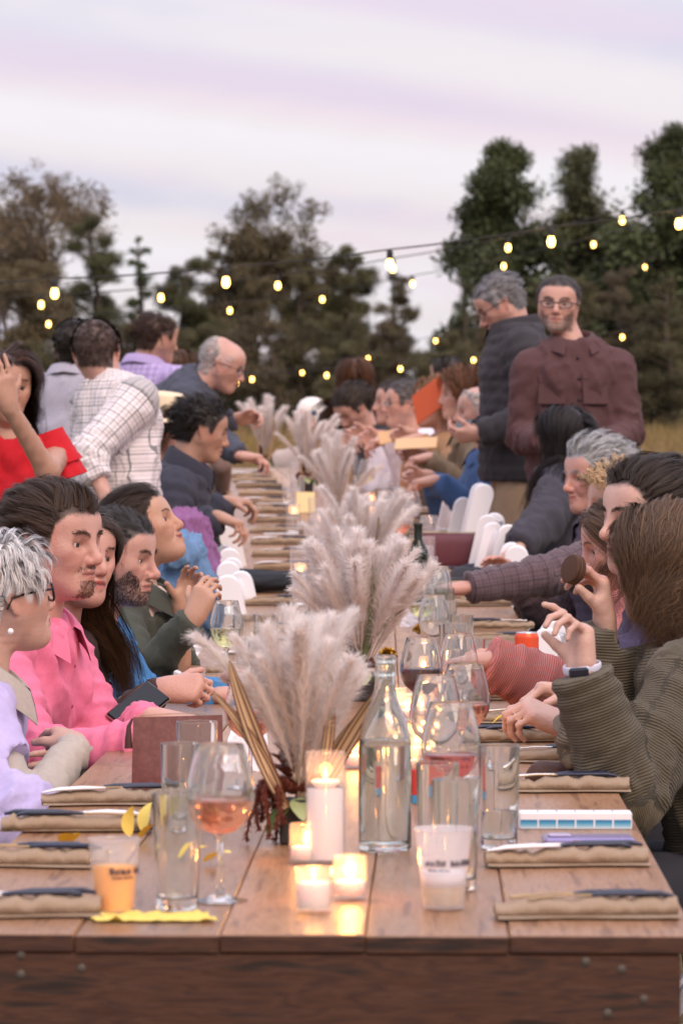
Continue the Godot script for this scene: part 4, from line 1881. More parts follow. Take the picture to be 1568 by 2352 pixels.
func chairs() -> void:
	# [picture column, row of the top of the back, distance, which way it faces]
	var L := [[413, 1545, 10.25], [432, 1524, 10.75], [452, 1505, 11.25]]
	for i in L.size():
		var p := at(L[i][0], L[i][1], L[i][2])
		folding_chair("white folding chair beside the blue sleeved arm, " + ["nearest of three", "middle of three", "farthest of three"][i], Vector3(p.x + .155, p.y - .82, p.z), PI / 2 + .06 * (i - 1), "empty chairs on the left")
	var M := [[538, 1330, 12.6], [528, 1298, 13.3], [520, 1268, 14.0], [510, 1215, 14.9]]
	for i in M.size():
		var p := at(M[i][0], M[i][1], M[i][2])
		folding_chair("white folding chair left of the rows of napkins, " + ["nearest of four", "second of four", "third of four", "farthest of four"][i], Vector3(p.x + .155, p.y - .82, p.z), PI / 2 + .08 * (i - 1), "empty chairs on the left")
	var R := [[1262, 1450, 10.6], [1180, 1262, 13.4], [1150, 1215, 14.0], [1128, 1192, 14.6], [1106, 1122, 15.3], [1050, 1152, 16.2]]
	var rw := ["white folding chair behind the orange drinks can", "white folding chair right of the maroon purse, nearest", "white folding chair right of the maroon purse, second", "white folding chair right of the maroon purse, third", "white folding chair with its back post standing highest, beside the khaki trousers", "white folding chair under the blue denim sleeve"]
	for i in R.size():
		var p := at(R[i][0], R[i][1], R[i][2])
		folding_chair(rw[i], Vector3(p.x - .155, p.y - .82, p.z), -PI / 2 + .1 * (i % 3 - 1), "empty chairs on the right")

# ---------------------------------------------------------------- table ware
func lathe_mesh(prof: Array, seg := 28) -> ArrayMesh:
	var mb := Mb.new()
	mb.lathe(prof, seg)
	return mb.done()

func scaled_prof(p: Array, r: float, h: float) -> Array:
	var o := []
	for q in p:
		o.append([q[0] * r, q[1] * h])
	return o

var clear_glass: StandardMaterial3D
var solid_glass: StandardMaterial3D
const BOWL := [[.10, .0], [.45, .05], [.78, .16], [.95, .30], [1.0, .42], [.97, .55], [.88, .72], [.77, .88], [.69, 1.0], [.66, 1.0], [.74, .88], [.85, .72], [.94, .55], [.97, .42], [.92, .31], [.75, .18], [.42, .07], [.0, .035]]

func bowl_radius(t: float) -> float:
	for i in 8:
		if t < BOWL[i + 1][1]:
			return lerpf(BOWL[i][0], BOWL[i + 1][0], (t - BOWL[i][1]) / (BOWL[i + 1][1] - BOWL[i][1]))
	return .69

func wine_glass(label: String, p: Vector3, r: float, h: float, fill: float, wine, bowl_from := .42) -> void:
	# r: widest radius; fill: how high in the bowl; bowl_from: where the bowl starts
	var t := thing("wine_glass", label, "glass", p, 0.0, "wine glasses on the table")
	var b0 := h * bowl_from
	var bh := h - b0
	var mb := Mb.new()
	var pr := []
	for q in BOWL:
		pr.append([q[0] * r, b0 + q[1] * bh])
	pr.push_front([0.0, b0])
	mb.lathe(pr, 40)
	part("bowl", mb.done(), solid_glass if p.z > -12.5 else clear_glass, t)
	part("stem", lathe_mesh([[0, 0], [r * .78, 0], [r * .80, .0015], [r * .5, .004], [.010, .009], [.0045, .02], [.0036, h * .2], [.004, b0 - .012], [.009, b0 - .001], [.0, b0 - .0005]], 24), solid_glass, t)
	if wine != null:
		var lp := [[0.0, b0 + bh * .045]]
		for i in 15:
			var k := lerpf(.05, fill, i / 14.0)
			lp.append([maxf(.002, bowl_radius(k) * r - .0022), b0 + k * bh])
		lp.append([0.0, b0 + fill * bh + .0004])
		part("wine", lathe_mesh(lp, 32), wine, t)

func tumbler(label: String, p: Vector3, r: float, h: float, fill := 0.0, base_r := .9, kind := "tumbler") -> void:
	var t := thing("tumbler", label, "glass", p, 0.0, "water tumblers on the table")
	var rb := r * base_r
	var w := .0022
	if p.z > -12.5:
		part("glass", lathe_mesh([[0, 0], [rb * .94, 0], [rb * .985, .002], [rb, .006], [lerpf(rb, r, .5), h * .5], [r, h - .001], [r - w * .5, h], [r - w, h - .001], [lerpf(rb, r, .5) - w, h * .5], [rb - w, .019], [rb * .8, .0152], [0, .0140]], 40), solid_glass, t)
	else:
		part("wall", lathe_mesh([[rb * .96, .002], [rb, .004], [lerpf(rb, r, .5), h * .5], [r, h - .001], [r - w * .5, h], [r - w, h - .001], [lerpf(rb, r, .5) - w, h * .5], [rb - w, .016]], 28), clear_glass, t)
		part("base", lathe_mesh([[0, 0], [rb * .94, 0], [rb * .985, .003], [rb * .985, .012], [rb * .9, .015], [0, .0125]], 20), clear_glass, t)
	if fill > 0.0:
		part("water", lathe_mesh([[0, .0165], [rb * .78, .017], [rb - w - .0006, .021], [lerpf(rb, r, fill) - w - .0006, h * fill], [0, h * fill + .0003]], 32), liquid(Color(.97, .98, .97), .03), t)

var flame_mesh: ArrayMesh
var flame_mat: StandardMaterial3D

func flame(t: Node3D, p: Vector3, energy: float) -> void:
	part("flame", flame_mesh, flame_mat, t, Transform3D(Basis(), p))
	var l := OmniLight3D.new()
	l.name = "flame_glow"
	l.light_color = Color(1.0, .66, .30)
	l.light_energy = energy * 1.05
	l.light_size = .006
	l.omni_range = 4.0
	l.omni_attenuation = 2.0
	l.shadow_enabled = true
	l.position = p + Vector3(0, .010, 0)
	t.add_child(l, true)

func votive(label: String, p: Vector3, r: float, h: float, wax: float, energy := .012) -> void:
	var t := thing("votive_candle", label, "candle", p, 0.0, "votive candles along the table")
	part("holder", lathe_mesh([[0, 0], [r * .95, 0], [r, .003], [r, h - .001], [r - .001, h], [r - .0025, h - .001], [r - .0025, .006], [0, .006]], 32), clear_glass, t)
	part("wax", lathe_mesh([[0, .0065], [r - .0035, .007], [r - .0035, h * wax], [r - .008, h * wax + .0005], [0, h * wax - .001]], 28), mats["wax"], t)
	flame(t, Vector3(0, h * wax + .004, 0), energy)

func cloth_tex(c1: Color, c2: Color, s: int) -> NoiseTexture2D:
	return noise_tex(.25, [[.3, c1], [.7, c2]], s, 2, 256)

func weave_bump() -> ImageTexture:
	if mats.has("weave"):
		return mats["weave"]
	var im := Image.create_empty(64, 64, false, Image.FORMAT_RF)
	for y in 64:
		for x in 64:
			var a := sin(TAU * x / 8.0) * .5 + .5
			var b := sin(TAU * y / 8.0) * .5 + .5
			var over := (int(x / 8.0) + int(y / 8.0)) % 2 == 0
			im.set_pixel(x, y, Color(a if over else b, 0, 0))
	mats["weave"] = ImageTexture.create_from_image(im)
	return mats["weave"]

var napkin_shapes := []

func napkin(label: String, p: Vector3, turn: float, kind: int, flip: bool) -> void:
	# a folded burlap napkin with cutlery tucked in; lies along x, cutlery handles towards +x
	if napkin_shapes.is_empty():
		for s in 3:
			var rd := rng(300 + s)
			var nz := noise(9.0, 300 + s, 3)
			var rings := []
			for i in 25:
				var u := i / 24.0
				var x := lerpf(-.12, .12, u)
				var ring := PackedVector3Array()
				var k := 1.0 if u > .44 + .05 * s else .86 - .05 * sin(u * 7.0 + s)
				var w := (.027 + .002 * sin(u * 5.0 + s)) * k
				var hh := (.0145 + .0045 * nz.get_noise_1d(x * 90.0)) * k
				if i == 0 or i == 24:
					w *= .9
					hh *= .9
				for j in 18:
					var a := TAU * j / 18.0
					var y := sin(a)
					ring.append(Vector3(x + .003 * nz.get_noise_2d(j * 20.0, s), maxf(.0012, hh + hh * (y if y > 0.0 else y * .95)), -cos(a) * w * (1.0 + .15 * nz.get_noise_2d(u * 200.0, j * 9.0))))
				rings.append(ring)
			var mb := Mb.new()
			mb.skin(rings, true, true, true)
			# the loose edge of the fold
			var sh := []
			for i in 17:
				var u := i / 16.0
				var x := lerpf(-.118, .122, u)
				var wob := .005 * sin(u * 7.0 + s * 2.0) + .003 * nz.get_noise_1d(u * 300.0)
				var ring := PackedVector3Array()
				for q in [[-.02, .003], [.02, .003], [.031 + wob, .0028], [.0325 + wob, .0036], [.031 + wob, .0046], [.02, .006], [-.02, .006]]:
					ring.append(Vector3(x, q[1], q[0]))
				sh.append(ring)
			var fb := Mb.new()
			fb.skin(sh, true, true, true)
			napkin_shapes.append([mb.done(), fb.done()])
		var m := mat(Color.WHITE, .95)
		m.albedo_texture = cloth_tex(lin(.27, .195, .135), lin(.38, .285, .205), 71)
		tri(m, Vector3.ONE * 14.0)
		bump(m, weave_bump(), .05)
		mats["burlap"] = m
		mats["navy"] = mat(lin(.012, .018, .045), .35)
		mats["horn"] = mat(lin(.38, .26, .13), .45)
		mats["steel"] = mat(lin(.62, .62, .64), .22, .9)
		mats["white_card"] = mat(s8(232, 232, 238), .7)
	var t := thing("napkin", label, "napkin", p, turn, "burlap napkins laid at every seat")
	if flip:
		t.rotation.y += PI
	var sh: Array = napkin_shapes[kind % 3]
	part("roll", sh[0], mats["burlap"], t)
	part("fold", sh[1], mats["burlap"], t)
	var rd := rng(500 + kind)
	for i in 2:
		var mb := Mb.new()
		var z := -.012 + i * .019 + rd.randf_range(-.003, .003)
		var x0 := rd.randf_range(-.015, .02)
		mb.tube([Vector3(x0, .031, z), Vector3(x0 + .02, .0325, z), Vector3(x0 + .09, .0325, z), Vector3(x0 + .107, .029, z)], [.0035, .006, .0068, .004], 8, true, .62)
		part("cutlery_handle", mb.done(), mats["navy"], t)
		mb = Mb.new()
		mb.tube([Vector3(x0, .031, z), Vector3(x0 - .035, .031, z), Vector3(x0 - .085, .027, z + .004)], [.0032, .0028, .0062 if i == 0 else .003], 8, true, .5)
		part("cutlery_blade", mb.done(), mats["horn"] if (kind + i) % 3 else mats["steel"], t)
	if kind % 2 == 0:
		var mb := Mb.new()
		mb.tube([Vector3(-.118, .024, .010), Vector3(-.09, .029, .012), Vector3(-.05, .031, .013), Vector3(-.01, .031, .013)], [.004, .011, .012, .004], 10, true, .3)
		part("white_spoon", mb.done(), mats["white_card"], t)

func leaf_shape(l: float, w: float, curl: float) -> ArrayMesh:
	var rings := []
	for i in 11:
		var u := i / 10.0
		var hw := w * .5 * pow(sin(PI * pow(u, .8)), .8) + .0004
		var y := sin(u * PI * .8) * curl
		var ring := PackedVector3Array()
		for q in [[-1.0, .0], [-.5, -.25], [0.0, -.4], [.5, -.25], [1.0, 0.0]]:
			ring.append(Vector3(q[0] * hw, y + hw * .35 * q[1] + .002, u * l))
		rings.append(ring)
	var mb := Mb.new()
	mb.skin(rings, false)
	return mb.done()

func cup_print(t: Node3D, rad0: float, rad1: float, h: float, y: float, a0: float, words: Array, tall: float, m: Material, s: int) -> void:
	# print too small and blurred to read: short strokes set close together in words
	var rd := rng(s)
	var a := a0
	for w in words:
		for i in w:
			for k in 2:
				var mb := Mb.new()
				var hh := tall * rd.randf_range(.55, 1.0)
				mb.box(Vector3(0, hh * .5, 0), Vector3(tall * rd.randf_range(.18, .34), hh, .0004))
				var r := lerpf(rad0, rad1, y / h) + .0007
				part("print_stroke", mb.done(), m, t, Transform3D(Basis(Vector3.UP, a), Vector3(sin(a) * r, y, cos(a) * r)))
				a += tall * .36 / r
			a += tall * .12 / rad1
		a += tall * .6 / rad1

func plastic_cup(label: String, p: Vector3, r0: float, r1: float, h: float, layers: Array, words: Array, a0: float, frost: float) -> void:
	var t := thing("plastic_cup", label, "cup", p)
	var m := glass(s8(240, 234, 238), frost, .12)
	var w := .0012
	part("wall", lathe_mesh([[0, .003], [r0 * .9, .003], [r0 * .97, 0], [r0, .002], [lerpf(r0, r1, .86), h * .86], [lerpf(r0, r1, .87) + .0012, h * .875], [lerpf(r0, r1, .89), h * .89], [r1, h - .002], [r1 + .0018, h - .001], [r1 + .001, h], [r1 - w, h - .002], [r0 - w, .005], [0, .005]], 40), m, t)
	var y := .006
	for l in layers:
		var ra := lerpf(r0, r1, y / h) - w - .0012
		var y1: float = l[0] * h
		var rb := lerpf(r0, r1, y1 / h) - w - .0012
		part(l[1], lathe_mesh([[0, y], [ra, y], [rb, y1], [0, y1 + .0002]], 32), l[2], t)
		y = y1 + .0006
	cup_print(t, r0, r1, h, h * .55, a0, words, .0095, mats["print"], words.size() + int(h * 1000))
	cup_print(t, r0, r1, h, h * .49, a0 + .1, [5, 6], .0032, mats["print"], 7)

func table_things() -> void:
	clear_glass = glass(Color(1.0, .97, .99), .06, .01)
	solid_glass = mat(Color(.97, .98, .98, .03), .02)
	solid_glass.refraction_enabled = true
	solid_glass.refraction_scale = .05
	flame_mat = glow(Color(1.0, .74, .36), 9.0)
	flame_mesh = lathe_mesh([[0, -.002], [.0022, .001], [.0032, .005], [.0028, .009], [.0014, .013], [.0003, .018]], 12)
	var wax := mat(s8(248, 238, 228), .5)
	wax.subsurf_scatter_enabled = true
	wax.subsurf_scatter_strength = .4
	mats["wax"] = wax
	mats["print"] = mat(lin(.05, .035, .06), .6)
	var rose := liquid(Color(.98, .62, .46), .10)
	var red := liquid(Color(.35, .02, .06), .15)
	var white_wine := liquid(Color(.97, .95, .70), .06)
	# napkins down both sides, where each is seen
	var left := [[20, 2108, 0], [60, 1992, 1], [175, 1912, 2], [255, 1850, 4]]
	var lw := ["beside the orange cup, nearest on the left", "second from the front on the left, behind the orange cup", "third from the front on the left, above a yellow petal", "under the grey sleeved elbow on the left"]
	for i in left.size():
		var p := put(left[i][0], left[i][1])
		napkin("burlap napkin with navy cutlery " + lw[i], p, rng(900 + i).randf_range(-.13, .13), left[i][2], false if i != 2 else true)
	var right := [[1345, 2110, 1], [1300, 1990, 0], [1290, 1820, 3], [1250, 1752, 5], [1215, 1705, 1], [1205, 1662, 3], [1195, 1608, 5], [1175, 1570, 2], [1150, 1478, 1], [1140, 1445, 3], [1112, 1392, 5]]
	var rw := ["nearest on the right, alone at the front corner", "second on the right, in front of the violet phone", "third on the right, behind the blue and white box", "fourth on the right, beside the brown pouch", "fifth on the right, left of the olive elbow", "sixth on the right, left of the wrist watch", "seventh on the right, under the ringed hand", "eighth on the right, under the pink knit sleeve", "ninth on the right, left of the orange can", "tenth on the right, behind the orange can", "eleventh on the right, below the plaid sleeve"]
	for i in right.size():
		var p := put(right[i][0], right[i][1])
		napkin("burlap napkin " + rw[i], p, rng(950 + i).randf_range(-.12, .14), right[i][2], i % 5 == 4)
	# the far rows
	var d := 9.9
	var n := 0
	var far_words := ["right behind the empty chairs", "beside the dark cloth", "behind the dark cloth", "next past the dark cloth", "left of the brown stems", "with a white card on it", "with a white disc on it", "far along the left edge", "beside the puffer sleeved man", "past the puffer sleeved man", "near the bald man's hand", "under the bald man's hand", "beyond the bald man's hand", "toward the far end", "close to the far end", "third before the far end", "second before the far end", "last before the far end"]
	while d < 20.5:
		if absf(d - 12.25) > .2:
			napkin("burlap napkin of the far left row, " + far_words[n], on_table(d, -.34, .001), rng(970 + n).randf_range(-.08, .08) - .02, n + 3, false)
			if n == 5 or n == 9 or n == 12:
				var cb := Mb.new()
				cb.box(Vector3(0, .003, 0), Vector3(.15, .004, .055), Basis(), .001)
				var c := part("menu_card", cb.done(), mats["white_card"], self, Transform3D(Basis(Vector3.UP, .1), on_table(d + .04, -.33, .04)))
				tag(c, "white menu card lying on a napkin " + ["left of the brown stems", "beside the puffer sleeved man", "beyond the bald man's hand"][(n - 5) / 3 if n < 12 else 2], "card", "white menu cards")
			n += 1
		d += .58
	d = 13.0
	n = 0
	var fr := ["beyond the plaid sleeve", "under the maroon purse", "just behind the maroon purse", "beside the denim cuff", "below the denim cuff", "left of the hands with the phone", "under the orange menu", "beside the white shirted man", "beyond the white shirted man", "by the far hands", "next to last at the far right", "second from last at the far right", "last at the far right"]
	while d < 20.5:
		napkin("burlap napkin of the far right row, " + fr[n], on_table(d, .34, .001), rng(990 + n).randf_range(-.08, .08), n + 1, true)
		n += 1
		d += .62
	# foreground
	var beer := mat(s8(250, 168, 32), .3)
	plastic_cup("plastic cup of cloudy orange beer at the front left", put(262, 2100), .0275, .0345, .1, [[.64, "beer", beer]], [4, 4], -.1, .10)
	var ice := mat(s8(240, 238, 242), .4)
	ice.subsurf_scatter_enabled = true
	ice.subsurf_scatter_strength = .3
	plastic_cup("frosted plastic cup with melting ice at the front right", put(1018, 2088), .0275, .039, .108, [[.28, "lemonade", liquid(Color(.93, .82, .5), .35)], [.46, "ice", ice]], [4, 7], -.75, .24)
	tumbler("empty water tumbler beside the orange beer, front left", put(406, 2090), .0335, .157, 0.0, .84)
	wine_glass("big wine glass of rose at the front left", put(505, 2072), .0475, .215, .40, rose)
	tumbler("water tumbler before the leather clutch, left of two", put(415, 1925), .032, .15, 0.0)
	tumbler("water tumbler before the leather clutch, right of two", put(452, 1868), .035, .155, 0.0)
	wine_glass("wine glass of rose left of the tall brown feathers", put(575, 1812), .0475, .21, .46, rose)
	tumbler("tumbler with a thick base beside the blue and white box", put(1146, 1950), .032, .16, .36, .88)
	tumbler("tumbler right behind the frosted plastic cup", put(1046, 2045), .034, .155, .52, .86)
	tumbler("tumbler half hidden behind the frosted plastic cup, left one", put(1005, 1985), .032, .15, 0.0)
	wine_glass("wine glass of pink wine right of the water bottle", put(1035, 1925), .048, .215, .34, liquid(Color(.95, .45, .42), .12))
	wine_glass("tall wine glass behind the pink wine, empty", put(1000, 1830), .047, .215, .0, null)
	wine_glass("wine glass of orange wine behind the empty one", put(1068, 1790), .047, .215, .40, rose)
	wine_glass("glass of dark red wine behind the water bottle", put(967, 1690), .046, .21, .46, red)
	wine_glass("empty wine glass right of the red wine", put(1052, 1660), .045, .2, .0, null)
	tumbler("tumbler left of the pink cuff, front", put(1030, 1640), .033, .15, .4)
	tumbler("tumbler left of the pink cuff, behind the front one", put(1083, 1608), .033, .15, .3)
	tumbler("tumbler beside the yellow flowers, nearest", put(1035, 1560), .032, .145, 0.0)
	tumbler("tumbler beside the yellow flowers, right one", put(1060, 1530), .033, .145, .3)
	tumbler("tumbler beside the yellow flowers, middle one", put(1025, 1490), .032, .145, .2)
	tumbler("tumbler beside the yellow flowers, farthest", put(1020, 1455), .032, .145, .0)
	wine_glass("glass of white wine below the plaid cuff", put(1002, 1452), .042, .2, .40, white_wine)
	wine_glass("glass of white wine before the clapping hands", put(520, 1568), .045, .215, .42, white_wine)
	tumbler("tumbler right of the white wine before the clapping hands", put(567, 1535), .034, .15, 0.0)
	tumbler("tumbler left of the dry feathers, nearest", put(600, 1610), .033, .145, .3)
	tumbler("tumbler left of the dry feathers, farther", put(612, 1530), .033, .145, .0)
	tumbler("tumbler behind the sharp pampas plumes, left", put(692, 1405), .033, .15, .2)
	tumbler("tumbler behind the sharp pampas plumes, far left", put(685, 1345), .033, .15, .2)
	wine_glass("wine glass with a little red by the maroon purse", put(985, 1300), .045, .205, .30, red)
	wine_glass("wine glass above the maroon purse", put(920, 1275), .045, .205, .36, rose)
	wine_glass("empty wine glass left of the denim cuff", put(945, 1235), .045, .205, .0, null)
	tumbler("tumbler left of the maroon purse", put(975, 1345), .033, .15, .2)
	tumbler("tumbler far down the table left of the plumes", put(672, 1235), .033, .15, .2)
	tumbler("tumbler far down the table by the white card", put(662, 1165), .033, .15, .2)
	wine_glass("far wine glass with a trace of red, between the plumes and the hands", put(820, 1090), .045, .205, .4, red)
	# more glass down the middle of the far tables
	var rd := rng(77)
	var k := 0
	var fw := ["right of the sharp plumes", "left of the third plumes", "right of the third plumes", "right behind the third plumes", "left of the fourth plumes", "right of the fourth plumes", "left of the fifth plumes", "right of the fifth plumes", "before the farthest plumes"]
	for dd in [11.2, 12.4, 13.1, 15.2, 15.8, 16.4, 18.3, 18.9, 19.6]:
		var side := -1.0 if k % 2 else 1.0
		if k % 3 == 0:
			wine_glass("blurred wine glass " + fw[k], on_table(dd, side * rd.randf_range(.12, .2)), .044, .205, .35, rose if k % 2 else white_wine)
		else:
			tumbler("blurred tumbler " + fw[k], on_table(dd, side * rd.randf_range(.12, .2)), .033, .15, .3)
		k += 1
	var more := [[9.7, .21, 0, "tumbler right of the sharp plumes, on the near side"], [10.4, -.22, 0, "tumbler left of the sharp plumes, nearest of two"], [10.9, -.17, 0, "tumbler left of the sharp plumes, farther of two"], [10.2, .16, 1, "empty wine glass right of the sharp plumes"], [11.8, .2, 1, "empty wine glass beside the dark wine bottle"], [13.6, -.2, 0, "tumbler at the foot of the third plumes, left"], [14.3, .22, 0, "tumbler before the maroon purse, left end"], [14.8, -.2, 1, "empty wine glass left of the third plumes, far side"], [17.2, .2, 1, "empty wine glass right of the fourth plumes, far side"], [17.6, -.2, 0, "tumbler left of the fourth plumes, far side"]]
	for v in more:
		if v[2]:
			wine_glass(v[3], on_table(v[0], v[1]), .044, .205, 0.0, null)
		else:
			tumbler(v[3], on_table(v[0], v[1]), .033, .15, .25)
	# water bottle
	var b := thing("water_bottle", "clear glass water bottle, three quarters full, at the front", "bottle", put(884, 1955))
	var green := mat(Color(.965, .985, .975, .02), .02)
	green.refraction_enabled = true
	green.refraction_scale = .05
	var R := .0405
	part("glass", lathe_mesh([[0, .004], [R * .8, .001], [R * .93, 0], [R, .006], [R, .16], [R * .97, .178], [R * .82, .20], [R * .55, .228], [R * .40, .25], [R * .36, .268], [R * .42, .270], [R * .42, .278], [R * .37, .281], [R * .37, .290], [R * .42, .292], [R * .42, .298], [R * .36, .300], [R * .30, .298], [R * .30, .25], [R * .50, .226], [R * .77, .199], [R * .91, .178], [R * .945, .16], [R * .945, .012], [0, .010]], 44), green, b)
	part("water", lathe_mesh([[0, .0105], [R * .94, .0125], [R * .94, .16], [R * .935, .171], [0, .1715]], 44), liquid(Color(.985, .99, .985), .01), b)
	# tall candle vase with a floating candle
	var v := thing("candle_vase", "tall glass cylinder with a floating candle before the bottle", "candle", put(747, 1985), 0.0)
	part("cylinder", lathe_mesh([[0, 0], [.0285, 0], [.0298, .003], [.0298, .166], [.029, .167], [.0275, .166], [.0275, .007], [0, .007]], 40), clear_glass, v)
	var milky := mat(Color(.97, .95, .96, .80), .12)
	milky.refraction_enabled = true
	milky.refraction_scale = .033
	part("water", lathe_mesh([[0, .0075], [.027, .008], [.027, .112], [0, .1122]], 36), milky, v)
	part("floating_candle", lathe_mesh([[0, .1126], [.012, .1130], [.021, .1195], [.0215, .123], [.019, .124], [0, .1225]], 28), mats["wax"], v)
	flame(v, Vector3(0, .126, 0), .004)
	votive("white votive candle burnt high, frontmost", put(720, 2098), .0247, .061, .66, .004)
	votive("glowing votive candle right of the frontmost one", put(803, 2068), .0238, .060, .42, .016)
	votive("votive candle behind the tall cylinder, left side", put(700, 1985), .0238, .060, .42, .010)
	var cand := [[812, 1765, "behind the tall cylinder, right of the pot"], [935, 1775, "right of the bottle, behind it"], [960, 1745, "right of the bottle, second behind it"], [912, 1640, "behind the bottle neck, left of the red wine"], [936, 1655, "under the red wine glass"], [975, 1560, "left of the tumblers, by the yellow flowers"], [690, 1330, "left of the third plumes"], [960, 1330, "left of the dark wine bottle"], [980, 1310, "before the maroon purse"], [905, 1225, "right of the third plumes"], [675, 1190, "left of the fourth plumes"], [850, 1160, "right of the fourth plumes"]]
	for c in cand:
		votive("small votive candle " + c[2], put(c[0], c[1]), .024, .06, .4, .008)
	# dark wine bottle
	var wb := thing("wine_bottle", "dark green wine bottle standing left of the maroon purse", "bottle", put(960, 1402))
	part("glass", lathe_mesh([[0, 0], [.035, 0], [.037, .004], [.037, .185], [.034, .205], [.02, .232], [.0145, .245], [.0138, .285], [.0155, .288], [.0155, .298], [.0135, .30], [0, .30]], 32), mat(lin(.012, .02, .012), .12), wb)
	part("label", lathe_mesh([[.0374, .06], [.0375, .061], [.0375, .15], [.0374, .151]], 32), mat(lin(.04, .035, .04), .6), wb)
	# can
	var can := thing("drinks_can", "orange drinks can standing behind the pink knit sleeve", "can", put(1209, 1552))
	part("wall", lathe_mesh([[0, .002], [.024, 0], [.027, .004], [.0325, .012], [.033, .016], [.033, .102], [.031, .109], [.0285, .115]], 32), mat(s8(232, 88, 52), .35, .3), can)
	part("lid", lathe_mesh([[.0285, .115], [.0285, .1175], [.027, .1175], [.026, .1145], [0, .1143]], 32), mats["steel"], can)
	var tb := Mb.new()
	tb.box(Vector3(.004, .121, 0), Vector3(.02, .0012, .012), Basis(Vector3(0, 0, 1), .9), .0004)
	part("tab", tb.done(), mats["steel"], can)
	bags()
	flat_things()

func bags() -> void:
	var leather := mat(Color.WHITE, .55)
	leather.albedo_texture = noise_tex(.05, [[.3, lin(.105, .022, .018)], [.7, lin(.15, .035, .026)]], 81, 4, 256)
	tri(leather, Vector3.ONE * 6.0)
	bump(leather, grey_tex(.25, 82, 3, 256), .03)
	var brass := mat(lin(.55, .42, .22), .3, .9)
	var p := put(408, 1815)
	var t := thing("clutch_bag", "flat maroon leather clutch bag with a brass zip, standing on edge", "bag", p, .04)
	var nz := noise(11.0, 83, 3)
	for g: float in [1.0, -1.0]:
		var rings := []
		for i in 17:
			var u := i / 16.0
			var x := lerpf(-.083, .083, u)
			var ring := PackedVector3Array()
			for j in 13:
				var v := j / 12.0
				var bulge := pow(sin(PI * clampf(u * .96 + .02, 0, 1)), .35) * pow(sin(PI * clampf(v * .9 + .1, 0, 1)), .5)
				ring.append(Vector3(x * (1.0 - .03 * v), v * (.130 + .004 * u), g * (.004 + .014 * bulge * (1.2 - v) + .002 * nz.get_noise_2d(x * 60.0, v * 8.0 + g)) - v * .03 + .02))
			rings.append(ring)
		if g < 0.0:
			rings.reverse()
		var mb := Mb.new()
		mb.skin(rings, false)
		part("leather_side", mb.done(), leather, t)
	var zb := Mb.new()
	for i in 44:
		var u := i / 43.0
		zb.box(Vector3(lerpf(-.078, .05, u), .1325 + .004 * u + .002 * sin(u * 3.1), -.0095), Vector3(.0018, .0022, .006))
	var zm := part("zip_teeth", zb.done(), brass, t)
	zm.set_meta("kind", "stuff")
	var tm := Mb.new()
	tm.tube([Vector3(-.082, .128, -.008), Vector3(-.088, .115, -.002), Vector3(-.089, .09, .002), Vector3(-.0885, .075, .003)], [.002, .004, .0065, .0075], 8)
	part("tassel", tm.done(), mat(lin(.05, .012, .01), .7), t)
	# quilted purse
	var q := thing("quilted_purse", "maroon quilted handbag with a ring on its corner", "bag", put(1038, 1312), -.05)
	var pm := mat(lin(.105, .022, .034), .6)
	var pr := []
	for i in 21:
		var u := i / 20.0
		var x := lerpf(-.125, .125, u)
		var ring := PackedVector3Array()
		for j in 24:
			var a := TAU * j / 24.0
			var yy := sin(a)
			var edge := pow(maxf(0.0, 1.0 - pow(absf(u * 2.0 - 1.0), 5.0)), .3)
			var y := .075 + .075 * signf(yy) * pow(absf(yy), .6) * (1.0 if yy > 0.0 else edge)
			var qd := absf(sin((x + y) * 95.0)) * absf(sin((x - y) * 95.0))
			ring.append(Vector3(x, y, -cos(a) * (.032 * (edge * .75 + .25) + qd * .0035)))
		pr.append(ring)
	var mb2 := Mb.new()
	mb2.skin(pr, true, true, true)
	part("bag_body", mb2.done(), pm, q)
	var rb := Mb.new()
	var rp := []
	for i in 17:
		var a := TAU * i / 16.0
		rp.append(Vector3(.118 + cos(a) * .011, .158 + sin(a) * .013, .02))
	rb.tube(rp, .0028, 6, false)
	part("ring", rb.done(), pm, q)
	var zb2 := Mb.new()
	zb2.box(Vector3(0, .1535, 0), Vector3(.235, .004, .014), Basis(), .001)
	part("zip", zb2.done(), mat(lin(.42, .34, .22), .5), q)
	# dark cloth roll
	var cb := Blob.new()
	for i in 5:
		var rd := rng(330 + i)
		cb.add(Vector3(-.11, .02 + .012 * i, rd.randf_range(-.02, .02)), Vector3(.1, .02 + .010 * i, rd.randf_range(-.03, .03)), .022, .02, .02)
	var cm := Mb.new()
	var nz3 := noise(16.0, 91, 3)
	put_net(cm, cb.net(.007), func(v: Vector3, nn: Vector3) -> Array: return [Color.WHITE, Vector2.ZERO], func(v: Vector3, nn: Vector3) -> float: return .008 * nz3.get_noise_3dv(v * Vector3(.4, 1.5, 1.5)))
	var cc := part("dark_cloth", cm.done(), mat(lin(.014, .018, .026), .85), self, Transform3D(Basis(Vector3.UP, .05), put(618, 1362)))
	tag(cc, "bundled dark navy cloth lying across the left napkins", "cloth")

